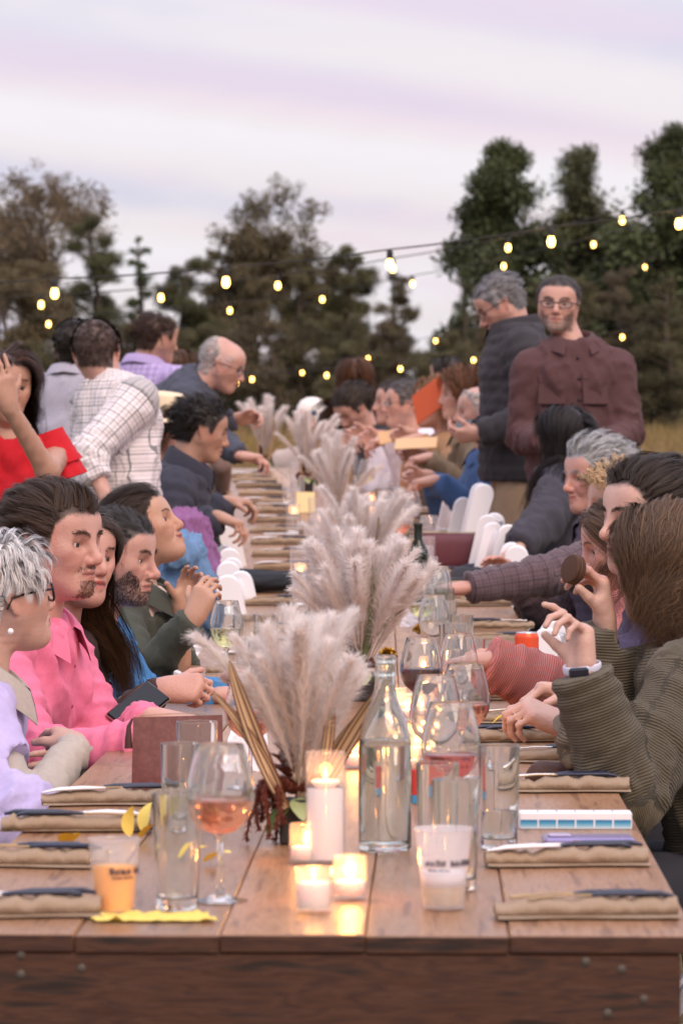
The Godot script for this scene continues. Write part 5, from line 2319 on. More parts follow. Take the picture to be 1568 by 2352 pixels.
func flat_things() -> void:
	var yel := mat(s8(238, 214, 110), .8)
	yel.backlight_enabled = true
	yel.backlight = Color(.4, .35, .1)
	yel.cull_mode = BaseMaterial3D.CULL_DISABLED
	var yel2 := mat(s8(226, 190, 60), .8)
	yel2.cull_mode = BaseMaterial3D.CULL_DISABLED
	# crumpled yellow paper napkin under the orange cup
	var nz := noise(18.0, 61, 3)
	for c in [[345, 2112, .16, .075, "crumpled yellow paper napkin under the orange beer cup", .7], [170, 1962, .11, .03, "flat pale yellow paper napkin before the third left napkin", .6]]:
		var rings := []
		for i in 19:
			var ring := PackedVector3Array()
			for j in 13:
				var x: float = (i / 18.0 - .5) * c[2]
				var z: float = (j / 12.0 - .5) * c[3] * (1.0 + .12 * nz.get_noise_1d(x * 30.0))
				var y: float = maxf(.0012, .002 + .014 * c[5] * maxf(0.0, nz.get_noise_2d(x * 3.0, z * 3.0)))
				ring.append(Vector3(x + z * .3, y, z))
			rings.append(ring)
		var mb := Mb.new()
		rings.reverse()
		mb.skin(rings, false)
		tag(part("yellow_napkin", mb.done(), yel, self, Transform3D(Basis(), put(c[0], c[1]))), c[4], "paper napkin")
	var lf := leaf_shape(.05, .034, .012)
	var k := 0
	for c in [[330, 1915, 1.1, 2.2, "yellow leaf standing up behind the orange cup, tallest"], [318, 1935, .5, 1.2, "yellow leaf lying behind the orange cup"], [385, 1915, .9, .4, "yellow leaf seen through the front tumbler, upper"], [412, 1985, .3, 2.0, "yellow leaf seen through the front tumbler, lower"], [470, 1985, .2, 1.0, "yellow leaf beside the rose glass stem"], [150, 1945, .3, .4, "yellow leaf before the third left napkin, left of the orange cup"], [300, 1925, 1.3, 1.0, "yellow leaf tilted up left of the tallest yellow leaf"], [1130, 1665, .3, 1.6, "yellow leaf left of the fifth right napkin"], [960, 1408, .5, .5, "yellow leaf by the white paper, far"]]:
		tag(part("yellow_leaf", lf, yel2 if k % 2 else yel, self, Transform3D(Basis.from_euler(Vector3(-c[2], c[3], 0)), put(c[0], c[1], .003))), c[4], "leaf", "fallen yellow leaves")
		k += 1
	# yellow button flowers
	for c in [[890, 1492, "yellow flower head tucked at the right of the second plumes"], [968, 1432, "yellow flower head by the white paper right of the plumes"]]:
		var fb := Mb.new()
		var rd := rng(int(c[0]))
		for i in 120:
			var n := Vector3(rd.randfn(), absf(rd.randfn()), rd.randfn()).normalized()
			fb.col = Color(1, rd.randf_range(.8, 1.1), rd.randf_range(.6, 1))
			var ac := n.cross(Vector3(rd.randfn(), rd.randfn(), rd.randfn())).normalized()
			fb.ribbon(PackedVector3Array([n * .008, n * .022 + Vector3(0, .01, 0), n * .03 + Vector3(0, .008, 0)]), PackedFloat32Array([.004, .009, .003]), ac, n)
		var fm := vmat(.8)
		fm.albedo_color = s8(240, 196, 84)
		fm.cull_mode = BaseMaterial3D.CULL_DISABLED
		tag(part("yellow_flower", fb.done(), fm, self, Transform3D(Basis(), put(c[0], c[1] + 25, .02))), c[2], "flower")
	# white crumpled paper
	for c in [[562, 1772, .105, .07, "crumpled white paper leaning beside the red amaranth"], [950, 1440, .10, .06, "crumpled white paper right of the second plumes"]]:
		var rings := []
		var n2 := noise(15.0, int(c[0]), 3)
		for i in 13:
			var ring := PackedVector3Array()
			for j in 13:
				var u := i / 12.0 - .5
				var v := j / 12.0
				ring.append(Vector3(u * c[2] * (1.0 - v * .35) + v * .012, v * c[3] * 1.15 + .004 * n2.get_noise_2d(u * 9.0, v * 9.0), .012 * n2.get_noise_2d(u * 6.0, v * 6.0 + 4.0) - v * v * .02))
			rings.append(ring)
		var mb := Mb.new()
		mb.skin(rings, false)
		var wm := mat(s8(236, 234, 244), .8)
		wm.cull_mode = BaseMaterial3D.CULL_DISABLED
		tag(part("white_paper", mb.done(), wm, self, Transform3D(Basis(Vector3.UP, .3), put(c[0], c[1]))), c[4], "paper")
	# white lid with a crumb on it
	var lid := thing("small_plate", "little white lid with a crumb at the front left corner", "lid", put(80, 2098))
	part("disc", lathe_mesh([[0, .001], [.028, .001], [.0305, .003], [.0305, .0045], [.028, .004], [0, .003]], 28), mats["white_card"], lid)
	var cb := Mb.new()
	cb.box(Vector3(.012, .011, 0), Vector3(.02, .015, .016), Basis(Vector3.UP, .4), .003)
	part("crumb", cb.done(), mats["white_card"], lid)
	# pill box like white and blue case
	var bx := thing("sectioned_box", "white box with six blue panels on its front, on the right", "box", put(1322, 1907), -.015)
	var mb := Mb.new()
	mb.box(Vector3(0, .014, -.02), Vector3(.182, .028, .04), Basis(), .002)
	part("case", mb.done(), mats["white_card"], bx)
	var blue := mat(Color.WHITE, .5)
	var gt := GradientTexture2D.new()
	var gg := Gradient.new()
	gg.offsets = PackedFloat32Array([0, .35, 1])
	gg.colors = PackedColorArray([s8(30, 110, 160), s8(70, 150, 190), s8(205, 222, 230)])
	gt.gradient = gg
	gt.fill_from = Vector2(0, 0)
	gt.fill_to = Vector2(0, 1)
	gt.width = 16
	gt.height = 64
	blue.albedo_texture = gt
	for i in 6:
		var pb := Mb.new()
		pb.quad(Vector3(-.0138, 0, 0), Vector3(.0138, 0, 0), Vector3(.0138, .0145, 0), Vector3(-.0138, .0145, 0))
		pb.uv = PackedVector2Array([Vector2(0, 1), Vector2(1, 1), Vector2(1, 0), Vector2(0, 0)])
		part("blue_panel", pb.done(), blue, bx, Transform3D(Basis(), Vector3(-.0755 + i * .0302, .0015, .0004)))
	for i in 5:
		var pb := Mb.new()
		pb.box(Vector3(-.0604 + i * .0302, .0285, -.02), Vector3(.0012, .001, .038))
		part("lid_seam", pb.done(), mat(s8(150, 150, 158), .7), bx)
	# phone in a violet case
	var ph := thing("phone", "phone in a shiny violet case lying before the blue panelled box", "phone", put(1352, 1940), .03)
	mb = Mb.new()
	mb.box(Vector3(0, .006, -.01), Vector3(.142, .011, .07), Basis(), .004)
	part("case", mb.done(), mat(s8(150, 140, 185), .25, .5), ph)
	mb = Mb.new()
	mb.box(Vector3(-.045, .0135, -.01), Vector3(.035, .004, .03), Basis(), .0015)
	part("camera_bump", mb.done(), mat(s8(190, 180, 205), .3, .4), ph)
	mb = Mb.new()
	mb.box(Vector3(-.018, .006, .0262), Vector3(.018, .005, .002), Basis(), .0006)
	part("side_key", mb.done(), mat(lin(.2, .07, .04), .4), ph)
	# pouch
	var pc := Mb.new()
	var pbm := Blob.new()
	pbm.add(Vector3(-.012, .018, 0), Vector3(.014, .02, 0), .024, .02, .02)
	pbm.add(Vector3(-.03, .008, 0), Vector3(.035, .008, 0), .01, .01, .02)
	put_net(pc, pbm.net(.005), func(v: Vector3, nn: Vector3) -> Array: return [Color.WHITE, Vector2.ZERO])
	tag(part("leather_pouch", pc.done(), mat(lin(.075, .03, .022), .6), self, Transform3D(Basis(), put(1258, 1800))), "small dark brown leather pouch between the third and fourth right napkins", "pouch")
	# red and blue printed box behind the glasses
	var rb := thing("printed_box", "little red box with a blue band behind the right wine glasses", "box", put(995, 1846), .1)
	mb = Mb.new()
	mb.box(Vector3(0, .037, 0), Vector3(.075, .044, .02), Basis(), .001)
	part("red_top", mb.done(), mat(s8(176, 40, 30), .6), rb)
	mb = Mb.new()
	mb.box(Vector3(0, .0075, 0), Vector3(.0755, .0145, .0205), Basis(), .001)
	part("blue_band", mb.done(), mat(s8(50, 130, 175), .6), rb)
	# pale menu card standing far left of the plumes
	var mc := Mb.new()
	mc.box(Vector3(0, .05, 0), Vector3(.09, .1, .003), Basis(Vector3.RIGHT, -.2), .001)
	tag(part("menu_card", mc.done(), mat(s8(236, 220, 170), .8), self, Transform3D(Basis(Vector3.UP, .2), put(702, 1178))), "cream menu card standing left of the fourth plumes", "card")

# ---------------------------------------------------------------- pampas arrangements
func plume_mesh(s: int, L: float, bend: float, fluff: float, count: int) -> ArrayMesh:
	var rd := rng(s)
	var mb := Mb.new()
	var pts := []
	for i in 13:
		var u := i / 12.0
		pts.append(Vector3(bend * u * u * L, L * (u - .12 * bend * u * u), .02 * sin(u * 3.0 + s) * L))
	mb.col = Color(.72, .64, .54)
	var rs := []
	for i in 13:
		rs.append(lerpf(.0022, .0006, i / 12.0))
	mb.tube(pts, rs, 5, false)
	for i in count:
		var u := lerpf(.22, 1.0, pow(rd.randf(), .8))
		var k := u * 12.0
		var a: Vector3 = pts[mini(int(k), 11)]
		var b: Vector3 = pts[mini(int(k), 11) + 1]
		var o := a.lerp(b, k - int(k))
		var d := (b - a).normalized()
		var th := rd.randf() * TAU
		var sd := Vector3(cos(th), 0, sin(th))
		sd = (sd - d * sd.dot(d)).normalized()
		var w := fluff * sin(PI * clampf((u - .2) / .95, 0, 1)) + .006
		var out := rd.randf_range(.5, 1.25)
		var p1 := o + d * w * .95 + sd * w * .42 * out
		var p2 := o + d * w * 1.75 + sd * w * .9 * out + Vector3(rd.randfn(), -absf(rd.randfn()) * .8, rd.randfn()) * .008
		var v := rd.randf_range(.82, 1.05)
		mb.col = Color(.97 * v, .95 * v, .94 * v) if rd.randf() > .08 else Color(.82 * v, .70 * v, .66 * v)
		var ac := d.cross(sd).normalized()
		ac = (ac + d * rd.randfn() * .3).normalized()
		mb.ribbon(PackedVector3Array([o, p1, p2]), PackedFloat32Array([.0008, .0012, .0004]), ac, Vector3.ZERO, .3)
	return mb.done()

func blade_mesh(L: float, w: float, bend: float) -> ArrayMesh:
	# a striped feather-like dry blade
	var mb := Mb.new()
	var cols := [Color(.10, .045, .025), Color(.42, .31, .18), Color(.12, .05, .03), Color(.46, .34, .2), Color(.40, .29, .17), Color(.10, .045, .028), Color(.42, .3, .17), Color(.12, .05, .03)]
	var n := 16
	for j in 8:
		mb.col = cols[j]
		var rings := []
		for i in n + 1:
			var u := float(i) / n
			var hw := w * .5 * (pow(sin(PI * clampf(u * .86 + .1, 0.0, 1.0)), .7))
			if u > .96:
				hw *= .4
			var c := Vector3(bend * u * u * L, L * u * (1.0 - .15 * absf(bend) * u), 0)
			var ring := PackedVector3Array()
			for q in [float(j), j + 1.0]:
				var x: float = (q / 8.0 - .5) * 2.0
				ring.append(c + Vector3(x * hw, 0, hw * .35 * absf(x)))
			rings.append(ring)
		mb.skin(rings, false)
	return mb.done()

func centrepieces() -> void:
	var plume := vmat(.95)
	plume.cull_mode = BaseMaterial3D.CULL_DISABLED
	plume.backlight_enabled = true
	plume.backlight = Color(1.0, .97, .95)
	var striped := vmat(.7)
	striped.cull_mode = BaseMaterial3D.CULL_DISABLED
	var shapes := []
	for i in 5:
		shapes.append(plume_mesh(700 + i, .36, [.08, .16, .26, .04, .36][i], [.025, .020, .027, .030, .018][i], 1500))
	var blades := [blade_mesh(.31, .034, .10), blade_mesh(.27, .024, -.2), blade_mesh(.22, .014, .4)]
	var green := mat(lin(.16, .25, .06), .5)
	green.cull_mode = BaseMaterial3D.CULL_DISABLED
	green.backlight_enabled = true
	green.backlight = Color(.2, .3, .08)
	var pale := mat(lin(.30, .36, .17), .5)
	pale.cull_mode = BaseMaterial3D.CULL_DISABLED
	var grass_green := mat(lin(.10, .13, .06), .7)
	grass_green.cull_mode = BaseMaterial3D.CULL_DISABLED
	var pot := mat(lin(.02, .018, .02), .7)
	var red := mat(Color.WHITE, .85)
	red.cull_mode = BaseMaterial3D.CULL_DISABLED
	red.albedo_texture = noise_tex(.12, [[.3, lin(.14, .03, .018)], [.7, lin(.28, .07, .04)]], 93, 3, 256)
	tri(red, Vector3.ONE * 20.0)
	bump(red, grey_tex(.2, 94, 3, 256), .4)
	var specs := [
		[put(688, 1938), "nearest pampas and striped feather arrangement in a dark pot, red amaranth hanging from it", .80, 26, .36],
		[on_table(8.9, -.025), "sharpest pampas arrangement, broad pale plumes with a few green blades", .92, 38, .54],
		[on_table(12.6, -.05), "third pampas arrangement, brown stems and reddish base showing", 1.0, 22, .5],
		[on_table(16.2, -.07), "fourth pampas arrangement, small and blurred with two brown blades", .98, 20, .40],
		[on_table(18.9, -.10), "fifth pampas arrangement, small and blurred left of the long haired woman", .95, 18, .40],
		[on_table(21.2, -.22), "farthest pampas arrangement at the end of the table", .95, 18, .40],
	]
	for i in specs.size():
		var sp: Array = specs[i]
		var rd := rng(800 + i)
		var t := thing("pampas_arrangement", sp[1], "flower arrangement", sp[0], 0.0, "pampas grass centrepieces")
		var pb := Mb.new()
		pb.box(Vector3(0, .035, 0), Vector3(.062, .07, .062), Basis(), .004)
		part("pot", pb.done(), pot, t)
		var k: float = sp[2]
		for j in sp[3]:
			var yaw: float = TAU * j / sp[3] + rd.randf_range(-.3, .3)
			var lean: float = (rd.randf_range(.05, 1.0) if j % 3 else rd.randf_range(.0, .4)) * sp[4]
			var b := Basis(Vector3.UP, yaw) * Basis(Vector3(0, 0, 1), -lean)
			part("plume", shapes[(j + i) % 5], plume, t, Transform3D(b.scaled(Vector3.ONE * k * rd.randf_range(.78, 1.08)), Vector3(0, .06, 0)))
		var bl := [[.44, .15, 0], [.33, .1, 1], [-.47, .1, 0], [-.36, -.1, 1], [.12, .4, 2]] if i == 0 else [[.35, .3, 1], [-.3, .6, 2], [.5, -.4, 2]]
		for q in bl:
			var b := Basis(Vector3(0, 0, 1), -q[0]) * Basis(Vector3.UP, q[1])
			if i == 1:
				part("green_blade", blades[q[2]], grass_green, t, Transform3D(b.scaled(Vector3(.6, .95, .6)), Vector3(0, .09, .02)))
			else:
				part("striped_blade", blades[q[2]], striped, t, Transform3D(b.scaled(Vector3.ONE * k), Vector3(.02 * signf(q[0]), .06, .055)))
		# leaves round the pot
		for j in 6:
			var l := part("leaf", leaf_shape(.055 + .01 * (j % 3), .038, .012), green if j % 2 else pale, t, Transform3D(Basis.from_euler(Vector3(.75 + .2 * (j % 2), j * 1.05 + .1, 0)), Vector3(0, .085, 0)))
			l.position += l.basis.z * .02
		# amaranth
		var am := [[-.04, -.03, .055, .11], [-.055, .01, .05, .075], [-.03, .03, .04, .06], [.05, .0, .05, .07], [.03, -.03, .06, .05], [-.07, -.01, .06, .10], [-.05, .035, .05, .085], [-.035, .045, .06, .07], [-.06, -.03, .03, .06]] if i == 0 else [[-.04, .02, .05, .06], [.045, .02, .05, .06]]
		for q in am:
			var mb := Mb.new()
			var pts := []
			var rs := []
			for n in 15:
				var u := n / 14.0
				var out := sin(minf(u * 2.2, 1.57))
				pts.append(Vector3(q[0] * out * 1.1 + .008 * sin(u * 5.0 + q[1] * 90.0), maxf(.006, .085 + q[2] * .45 * sin(u * 2.6) - q[3] * u * u), q[1] * out + .02 * u))
				rs.append((.0045 + .005 * sin(PI * minf(1.0, u + .15))) * rd.randf_range(.8, 1.2) * (1.0 - .55 * u))
			mb.tube(pts, rs, 9)
			for n in 260:
				var k3 := rd.randf() * 13.9
				var c0: Vector3 = pts[int(k3)].lerp(pts[int(k3) + 1], k3 - int(k3))
				var ax: Vector3 = (pts[int(k3) + 1] - pts[int(k3)]).normalized()
				var ou := Vector3(rd.randfn(), rd.randfn(), rd.randfn())
				ou = (ou - ax * ou.dot(ax)).normalized()
				var rr: float = rs[int(k3)]
				mb.ribbon(PackedVector3Array([c0 + ou * rr * .7, c0 + ou * (rr + .003) + ax * .002, c0 + ou * (rr + .0055) + ax * .005]), PackedFloat32Array([.003, .0028, .0008]), ax.cross(ou), Vector3.ZERO)
			part("amaranth", mb.done(), red, t)
		# crimson leaf mass
		for j in 13:
			part("red_leaf", leaf_shape(.05, .022, .01), red, t, Transform3D(Basis.from_euler(Vector3(-.3 - .25 * (j % 3), 3.4 + j * .21, 0)), Vector3(-.015, .10 + .008 * (j % 3), .0)))
# ---------------------------------------------------------------- the guests
func cloth(c: Color, kind := "plain", c2 := Color.BLACK, period := .03) -> StandardMaterial3D:
	var m := mat(c, .92)
	m.rim_enabled = true
	m.rim = .25
	m.rim_tint = .6
	match kind:
		"plain":
			if not mats.has("nap"):
				mats["nap"] = noise_tex(.09, [[.25, Color(.95, .95, .95)], [.75, Color.WHITE]], 3, 4, 256)
				mats["nap_bump"] = grey_tex(.35, 13, 2, 256)
			m.albedo_texture = mats["nap"]
			tri(m, Vector3.ONE * 3.0)
			bump(m, mats["nap_bump"], .06)
		"knit":
			var im := Image.create_empty(32, 64, false, Image.FORMAT_RF)
			for y in 64:
				for x in 32:
					var a := absf(sin(PI * y / 32.0))
					var b := .5 + .5 * sin(TAU * (x / 16.0 + (y / 32.0 if int(y / 16.0) % 2 else -y / 32.0)))
					im.set_pixel(x, y, Color(pow(a, .6) * (.75 + .25 * b), 0, 0))
			m.uv1_scale = Vector3(1.0 / period, .5 / period, 1)
			bump(m, ImageTexture.create_from_image(im), .5)
			var im2 := Image.create_empty(8, 32, false, Image.FORMAT_RGB8)
			for y in 32:
				for x in 8:
					var a := pow(absf(sin(PI * y / 16.0)), .5)
					im2.set_pixel(x, y, c.darkened(.24).lerp(c.lightened(.04), a))
			m.albedo_color = Color.WHITE
			m.albedo_texture = ImageTexture.create_from_image(im2)
		"plaid":
			var n := 128
			var im := Image.create_empty(n, n, false, Image.FORMAT_RGB8)
			for y in n:
				for x in n:
					var cc := c
					for v in [x, y]:
						var w := 0.0
						if v < 8 or (v > 58 and v < 64):
							w = .62
						elif v > 26 and v < 32:
							w = .32
						elif v > 92 and v < 97:
							w = .25
						cc = cc.lerp(c2, w)
					im.set_pixel(x, y, cc)
			m.albedo_color = Color.WHITE
			m.albedo_texture = ImageTexture.create_from_image(im)
			m.uv1_scale = Vector3.ONE / period
		"gingham":
			var n := 64
			var im := Image.create_empty(n, n, false, Image.FORMAT_RGB8)
			for y in n:
				for x in n:
					var k := (.5 if x < n / 2 else 0.0) + (.5 if y < n / 2 else 0.0)
					im.set_pixel(x, y, c.lerp(c2, k))
			m.albedo_color = Color.WHITE
			m.albedo_texture = ImageTexture.create_from_image(im)
			m.uv1_scale = Vector3.ONE / period
	return m

func hues(c: Color, spread := .35) -> Array:
	return [c, Color(c.r * (1 + spread), c.g * (1 + spread), c.b * (1 + spread)), Color(c.r * (1 - spread), c.g * (1 - spread), c.b * (1 - spread)), Color(c.r * (1.2 + spread), c.g * (1.1 + spread), c.b * (1.0 + spread))]

func hair_of(style: String, c: Color, more := {}) -> Dictionary:
	var h := {"col": c, "cols": hues(c), "wid": .0011}
	match style:
		"swept":
			h.merge({"len": .085, "comb": Vector3(.25, .35, -1), "lift": .45, "grav": .04, "vol": .026, "n": 560, "per": 22, "taper": .35, "stick": .35, "r0": .008, "r1": .007})
		"short":
			h.merge({"len": .036, "comb": Vector3(.1, -.1, -.6), "lift": .5, "grav": .03, "vol": .010, "n": 520, "per": 10, "seg": 5, "taper": .5, "r0": .008, "r1": .007, "stick": .2})
		"crop":
			h.merge({"len": .017, "comb": Vector3(.05, -.3, -.5), "lift": .6, "grav": .02, "vol": .006, "n": 520, "per": 10, "seg": 4, "taper": .6, "r0": .007, "r1": .007, "stick": .1})
		"tousled":
			h.merge({"len": .06, "comb": Vector3(.1, .1, -.5), "lift": .7, "grav": .06, "vol": .03, "n": 460, "per": 16, "seg": 7, "taper": .6, "messy": .35, "wave": .006, "wfreq": 5.0, "stick": .3})
		"bob":
			h.merge({"len": .27, "comb": Vector3(0, -.5, -.35), "split": .8, "lift": .22, "grav": .3, "vol": .030, "n": 460, "per": 20, "seg": 13, "wave": .007, "wfreq": 15.0, "r0": .010, "r1": .013, "nape": -.06})
		"long":
			h.merge({"len": .40, "comb": Vector3(0, -.5, -.35), "split": .7, "lift": .22, "grav": .3, "vol": .026, "n": 420, "per": 18, "seg": 14, "wave": .008, "wfreq": 14.0, "r0": .010, "r1": .014})
		"curly":
			h.merge({"len": .12, "comb": Vector3(0, -.2, -.3), "split": .7, "lift": .6, "grav": .12, "vol": .045, "n": 380, "per": 10, "seg": 12, "wave": .012, "wfreq": 22.0, "messy": .3, "r0": .007, "r1": .012, "stick": .4})
		"up":
			h.merge({"len": .14, "comb": Vector3(0, .0, -1), "split": .25, "lift": .2, "grav": .08, "vol": .026, "n": 440, "per": 18, "seg": 9, "r0": .009, "r1": .008, "stick": .6})
	h.merge(more, true)
	return h

func people() -> void:
	var pale := Color(.53, .335, .27)
	var rosy := Color(.53, .305, .245)
	var tan := Color(.43, .25, .18)
	var brown := Color(.034, .019, .011)
	var black := Color(.014, .011, .010)
	var white := Color(.62, .62, .64)
	var grey := Color(.25, .25, .26)
	# ---- left side of the table, from the front
	var d := 7.3
	var linen := cloth(s8(176, 168, 160), "plain")
	var lilac := cloth(s8(188, 178, 222), "plain")
	var q := {"label": "white haired woman in a lilac shawl at the left edge", "fem": true, "head": at(8, 1372, d), "yaw": 116.0, "byaw": 95.0, "pitch": 8.0, "skin": pale, "fine": .0039, "eyes": false,
		"hair": hair_of("tousled", white, {"len": .062, "comb": Vector3(0, -.1, -.2), "radial": true, "hl": .07, "n": 560, "per": 16, "wid": .0013, "wave": .002, "messy": .2}),
		"tops": [{"mat": linen, "collar": "shirt", "fold": .007, "inf": .010}, {"mat": lilac, "inf": .030, "ainf": .038, "sleeve": .62, "fold": .022, "ffreq": 3.0, "name": "shawl", "neck": .01, "open": .055, "hem": .22, "cuff": .06}],
		"rh": at(175, 1715, 7.15), "rh_pole": Vector3(1.0, -.6, .3), "rh_hand": {"dir": Vector3(-.3, .2, -1), "palm": Vector3(-.3, -1, 0)}, "lh": at(190, 1735, 7.5), "lh_hand": {"dir": Vector3(-.4, -.1, .8), "palm": Vector3(-1, -.2, 0)},
		"specs": {"w": .026, "h": .02, "r": .0026, "col": Color(.045, .03, .035)}, "lean": .16, "brow": Color(.4, .4, .4)}
	var p := person(q)
	var eb := Mb.new()
	eb.ball(Vector3.ZERO, Vector3.ONE * .0062, 12, 8)
	part("earring", eb.done(), mat(s8(240, 238, 235), .2), p, Transform3D(Basis(), at(25, 1450, 7.2) - p.position))
	d = 7.9
	var pink := cloth(s8(228, 122, 156), "plain")
	p = person({"label": "man in a pink shirt with swept back brown hair and goatee", "head": at(128, 1246, d), "yaw": 62.0, "byaw": 72.0, "pitch": -2.0, "skin": rosy, "fine": .0038, "gaze": 8.0, "jaw": 1.06, "fat": .3, "iris": Color(.05, .03, .02), "smile": .25,
		"hair": hair_of("swept", Color(.040, .022, .013), {"hl": .066, "taper": .14, "vol": .019, "fringe": Vector3(.5, 1.0, -.5)}), "beard": "goatee", "blen": .006, "bper": 2, "bfill": .3, "bcol": Color(.06, .03, .016),
		"tops": [{"mat": pink, "collar": "shirt", "collar_mat": pink, "fold": .017, "ffreq": 5.0, "h": .010, "inf": .012, "buttons": 4, "bcol": Color(.62, .22, .36)}], "belly": .02,
		"rh": at(330, 1705, 7.45), "lh": at(350, 1648, 7.8), "rh_pole": Vector3(-.1, -1, .5), "lean": .16, "rh_hand": {"dir": Vector3(.9, -.1, -.3), "palm": Vector3(0, -1, 0)}, "lh_hand": {"dir": Vector3(.9, -.1, .2), "palm": Vector3(0, -1, 0)}})
	d = 8.5
	var cardi := cloth(s8(58, 40, 38), "plain")
	person({"label": "woman with long wavy brown hair half hidden behind the pink shirted man", "fem": true, "head": at(176, 1284, d), "yaw": 44.0, "byaw": 70.0, "pitch": 3.0, "roll": -5.0, "skin": rosy, "fine": .0039, "gaze": 20.0, "mouth": .003, "smile": .2, "iris": Color(.05, .035, .025),
		"hair": hair_of("long", Color(.050, .026, .014), {"len": .42}), "tops": [{"mat": cardi, "fold": .008, "buttons": 3, "neck": .01}],
		"rh": at(372, 1583, 8.15), "rh_hand": {"dir": Vector3(.95, .05, .2), "palm": Vector3(.1, -.5, -.8), "curl": [[58, 66, 40], [60, 68, 40], [64, 68, 40], [66, 70, 40]]}, "rh_pole": Vector3(0, -1, .3), "lh": at(290, 1640, 8.3), "lean": .15})
	var phm := mat(lin(.008, .008, .01), .12)
	var ph := thing("phone", "dark phone held upright in front of the long haired woman", "phone", at(318, 1622, 8.02))
	var mb := Mb.new()
	mb.box(Vector3.ZERO, Vector3(.068, .138, .0075), Basis(), .003)
	ph.basis = Basis.from_euler(Vector3(-.75, .25, -.85))
	part("screen", mb.done(), phm, ph)
	mb = Mb.new()
	mb.box(Vector3(0, 0, -.0025), Vector3(.071, .141, .0075), Basis(), .003)
	part("frame", mb.done(), mat(lin(.5, .45, .42), .25, .8), ph)
	d = 9.3
	var blue := cloth(s8(62, 128, 186), "plain")
	person({"label": "man with cropped dark hair and greying beard in a blue sweater", "head": at(268, 1280, d), "yaw": 74.0, "byaw": 78.0, "pitch": -6.0, "skin": rosy, "fine": .0039, "gaze": 12.0, "nose": 1.12,
		"hair": hair_of("short", Color(.022, .018, .016), {"hl": .070, "len": .030}), "beard": "full", "blen": .006, "bper": 3, "bfill": .28, "bcol": Color(.035, .026, .022), "bcol2": Color(.30, .28, .27), "bmix": .14,
		"tops": [{"mat": blue, "fold": .010, "inf": .016}], "rh": at(505, 1598, 8.8), "lh": at(500, 1590, 9.3), "lean": .2, "rh_hand": {"dir": Vector3(1, 0, -.2), "palm": Vector3(0, -1, 0)}})
	d = 10.2
	var green := cloth(s8(66, 70, 62), "plain")
	person({"label": "smiling woman in a dark green jacket looking up and clapping", "fem": true, "head": at(332, 1216, d), "yaw": 80.0, "byaw": 75.0, "pitch": 24.0, "skin": Color(.48, .275, .19), "fine": .0038, "smile": 1.0, "mouth": .002,
		"hair": hair_of("up", Color(.030, .017, .011), {"len": .17}), "tops": [{"mat": cloth(s8(214, 190, 180), "plain"), "fold": .004, "inf": .006, "sleeve": 0.0, "neck": .02}, {"mat": green, "collar": "shirt", "cr": .072, "fold": .011, "inf": .018, "open": .04, "buttons": 1, "neck": .03, "name": "jacket"}],
		"rh": at(442, 1424, 9.75), "rh_hand": {"dir": Vector3(.42, .9, -.1), "palm": Vector3(.35, -.1, -.9), "curl": [32, 36, 40, 46], "spread": .05}, "rh_pole": Vector3(-.2, -1, .35),
		"lh": at(418, 1404, 10.15), "lh_hand": {"dir": Vector3(.28, .95, .12), "palm": Vector3(.3, 0, .95), "curl": [26, 30, 34, 40], "spread": .08, "thumb": [.8, .6, .2, .2]}, "lean": .1})
	d = 14.5
	var puffer := cloth(s8(50, 52, 66), "plain")
	person({"label": "man with curly dark hair in a navy puffer jacket, seated left", "head": at(464, 988, d), "yaw": 98.0, "byaw": 88.0, "pitch": -14.0, "skin": tan, "fine": .0055, "eyes": true, "ground": land(d),
		"hair": hair_of("tousled", black, {"len": .05}), "tops": [{"mat": puffer, "puff": .011, "step": .055, "collar": "stand", "fold": .004, "inf": .03, "h": .016, "simple": true}],
		"rh": at(500, 1185, 14.1), "rh_hand": {"dir": Vector3(.8, -.3, .2), "palm": Vector3(0, -1, 0), "curl": [40, 45, 50, 54]}, "lh": at(520, 1150, 14.9), "lh_hand": {"dir": Vector3(.9, -.1, 0), "palm": Vector3(0, -1, 0), "curl": [40, 45, 50, 54]}, "lean": .18, "coarse": .022})
	d = 15.6
	p = person({"label": "guest in a cream brimmed hat between the plaid shirt and the navy puffer", "fem": true, "head": at(382, 985, d), "yaw": 70.0, "byaw": 85.0, "pitch": -5.0, "skin": rosy, "fine": .006, "ground": land(d), "coarse": .028,
		"hair": hair_of("bob", brown, {"n": 200}), "tops": [{"mat": cloth(s8(90, 74, 70), "plain"), "fold": .006, "h": .02, "simple": true}], "nolegs": true})
	var hat := Mb.new()
	hat.lathe([[.155, -.012], [.15, -.006], [.09, .004], [.088, .03], [.082, .085], [.06, .10], [0, .104], [0, .10], [.058, .096], [.084, .028], [.088, .0], [.15, -.010], [.155, -.012]], 28)
	part("hat", hat.done(), mat(s8(226, 208, 176), .8), p, Transform3D(Basis.from_euler(Vector3(.1, 0, -.12)), at(382, 985, d) - p.position + Vector3(0, .055, 0)))
	# ---- standing on the left
	d = 11.2
	var red := cloth(s8(196, 20, 36), "plain")
	p = person({"label": "woman in a red ruffle sleeved top with a raised hand, cut by the left edge", "fem": true, "seated": false, "head": at(8, 892, d), "yaw": 28.0, "byaw": 10.0, "skin": Color(.43, .24, .17), "fine": .005,
		"hair": hair_of("long", Color(.040, .018, .011), {"len": .30, "wave": .016, "wfreq": 16.0, "vol": .045}), "tops": [{"mat": red, "fold": .012, "inf": .016, "sleeve": .0, "h": .015, "neck": -.02}],
		"neck_base": at(18, 990, d), "lh": at(22, 935, 10.85), "lh_hand": {"dir": Vector3(-.25, .95, .1), "palm": Vector3(-.3, 0, -.95), "curl": [14, 16, 20, 26]}, "lh_pole": Vector3(.45, -1, .2), "rh": at(-120, 1150, 11.0), "ground": 0.0, "lean": .0, "coarse": .018})
	var fm := Mb.new()
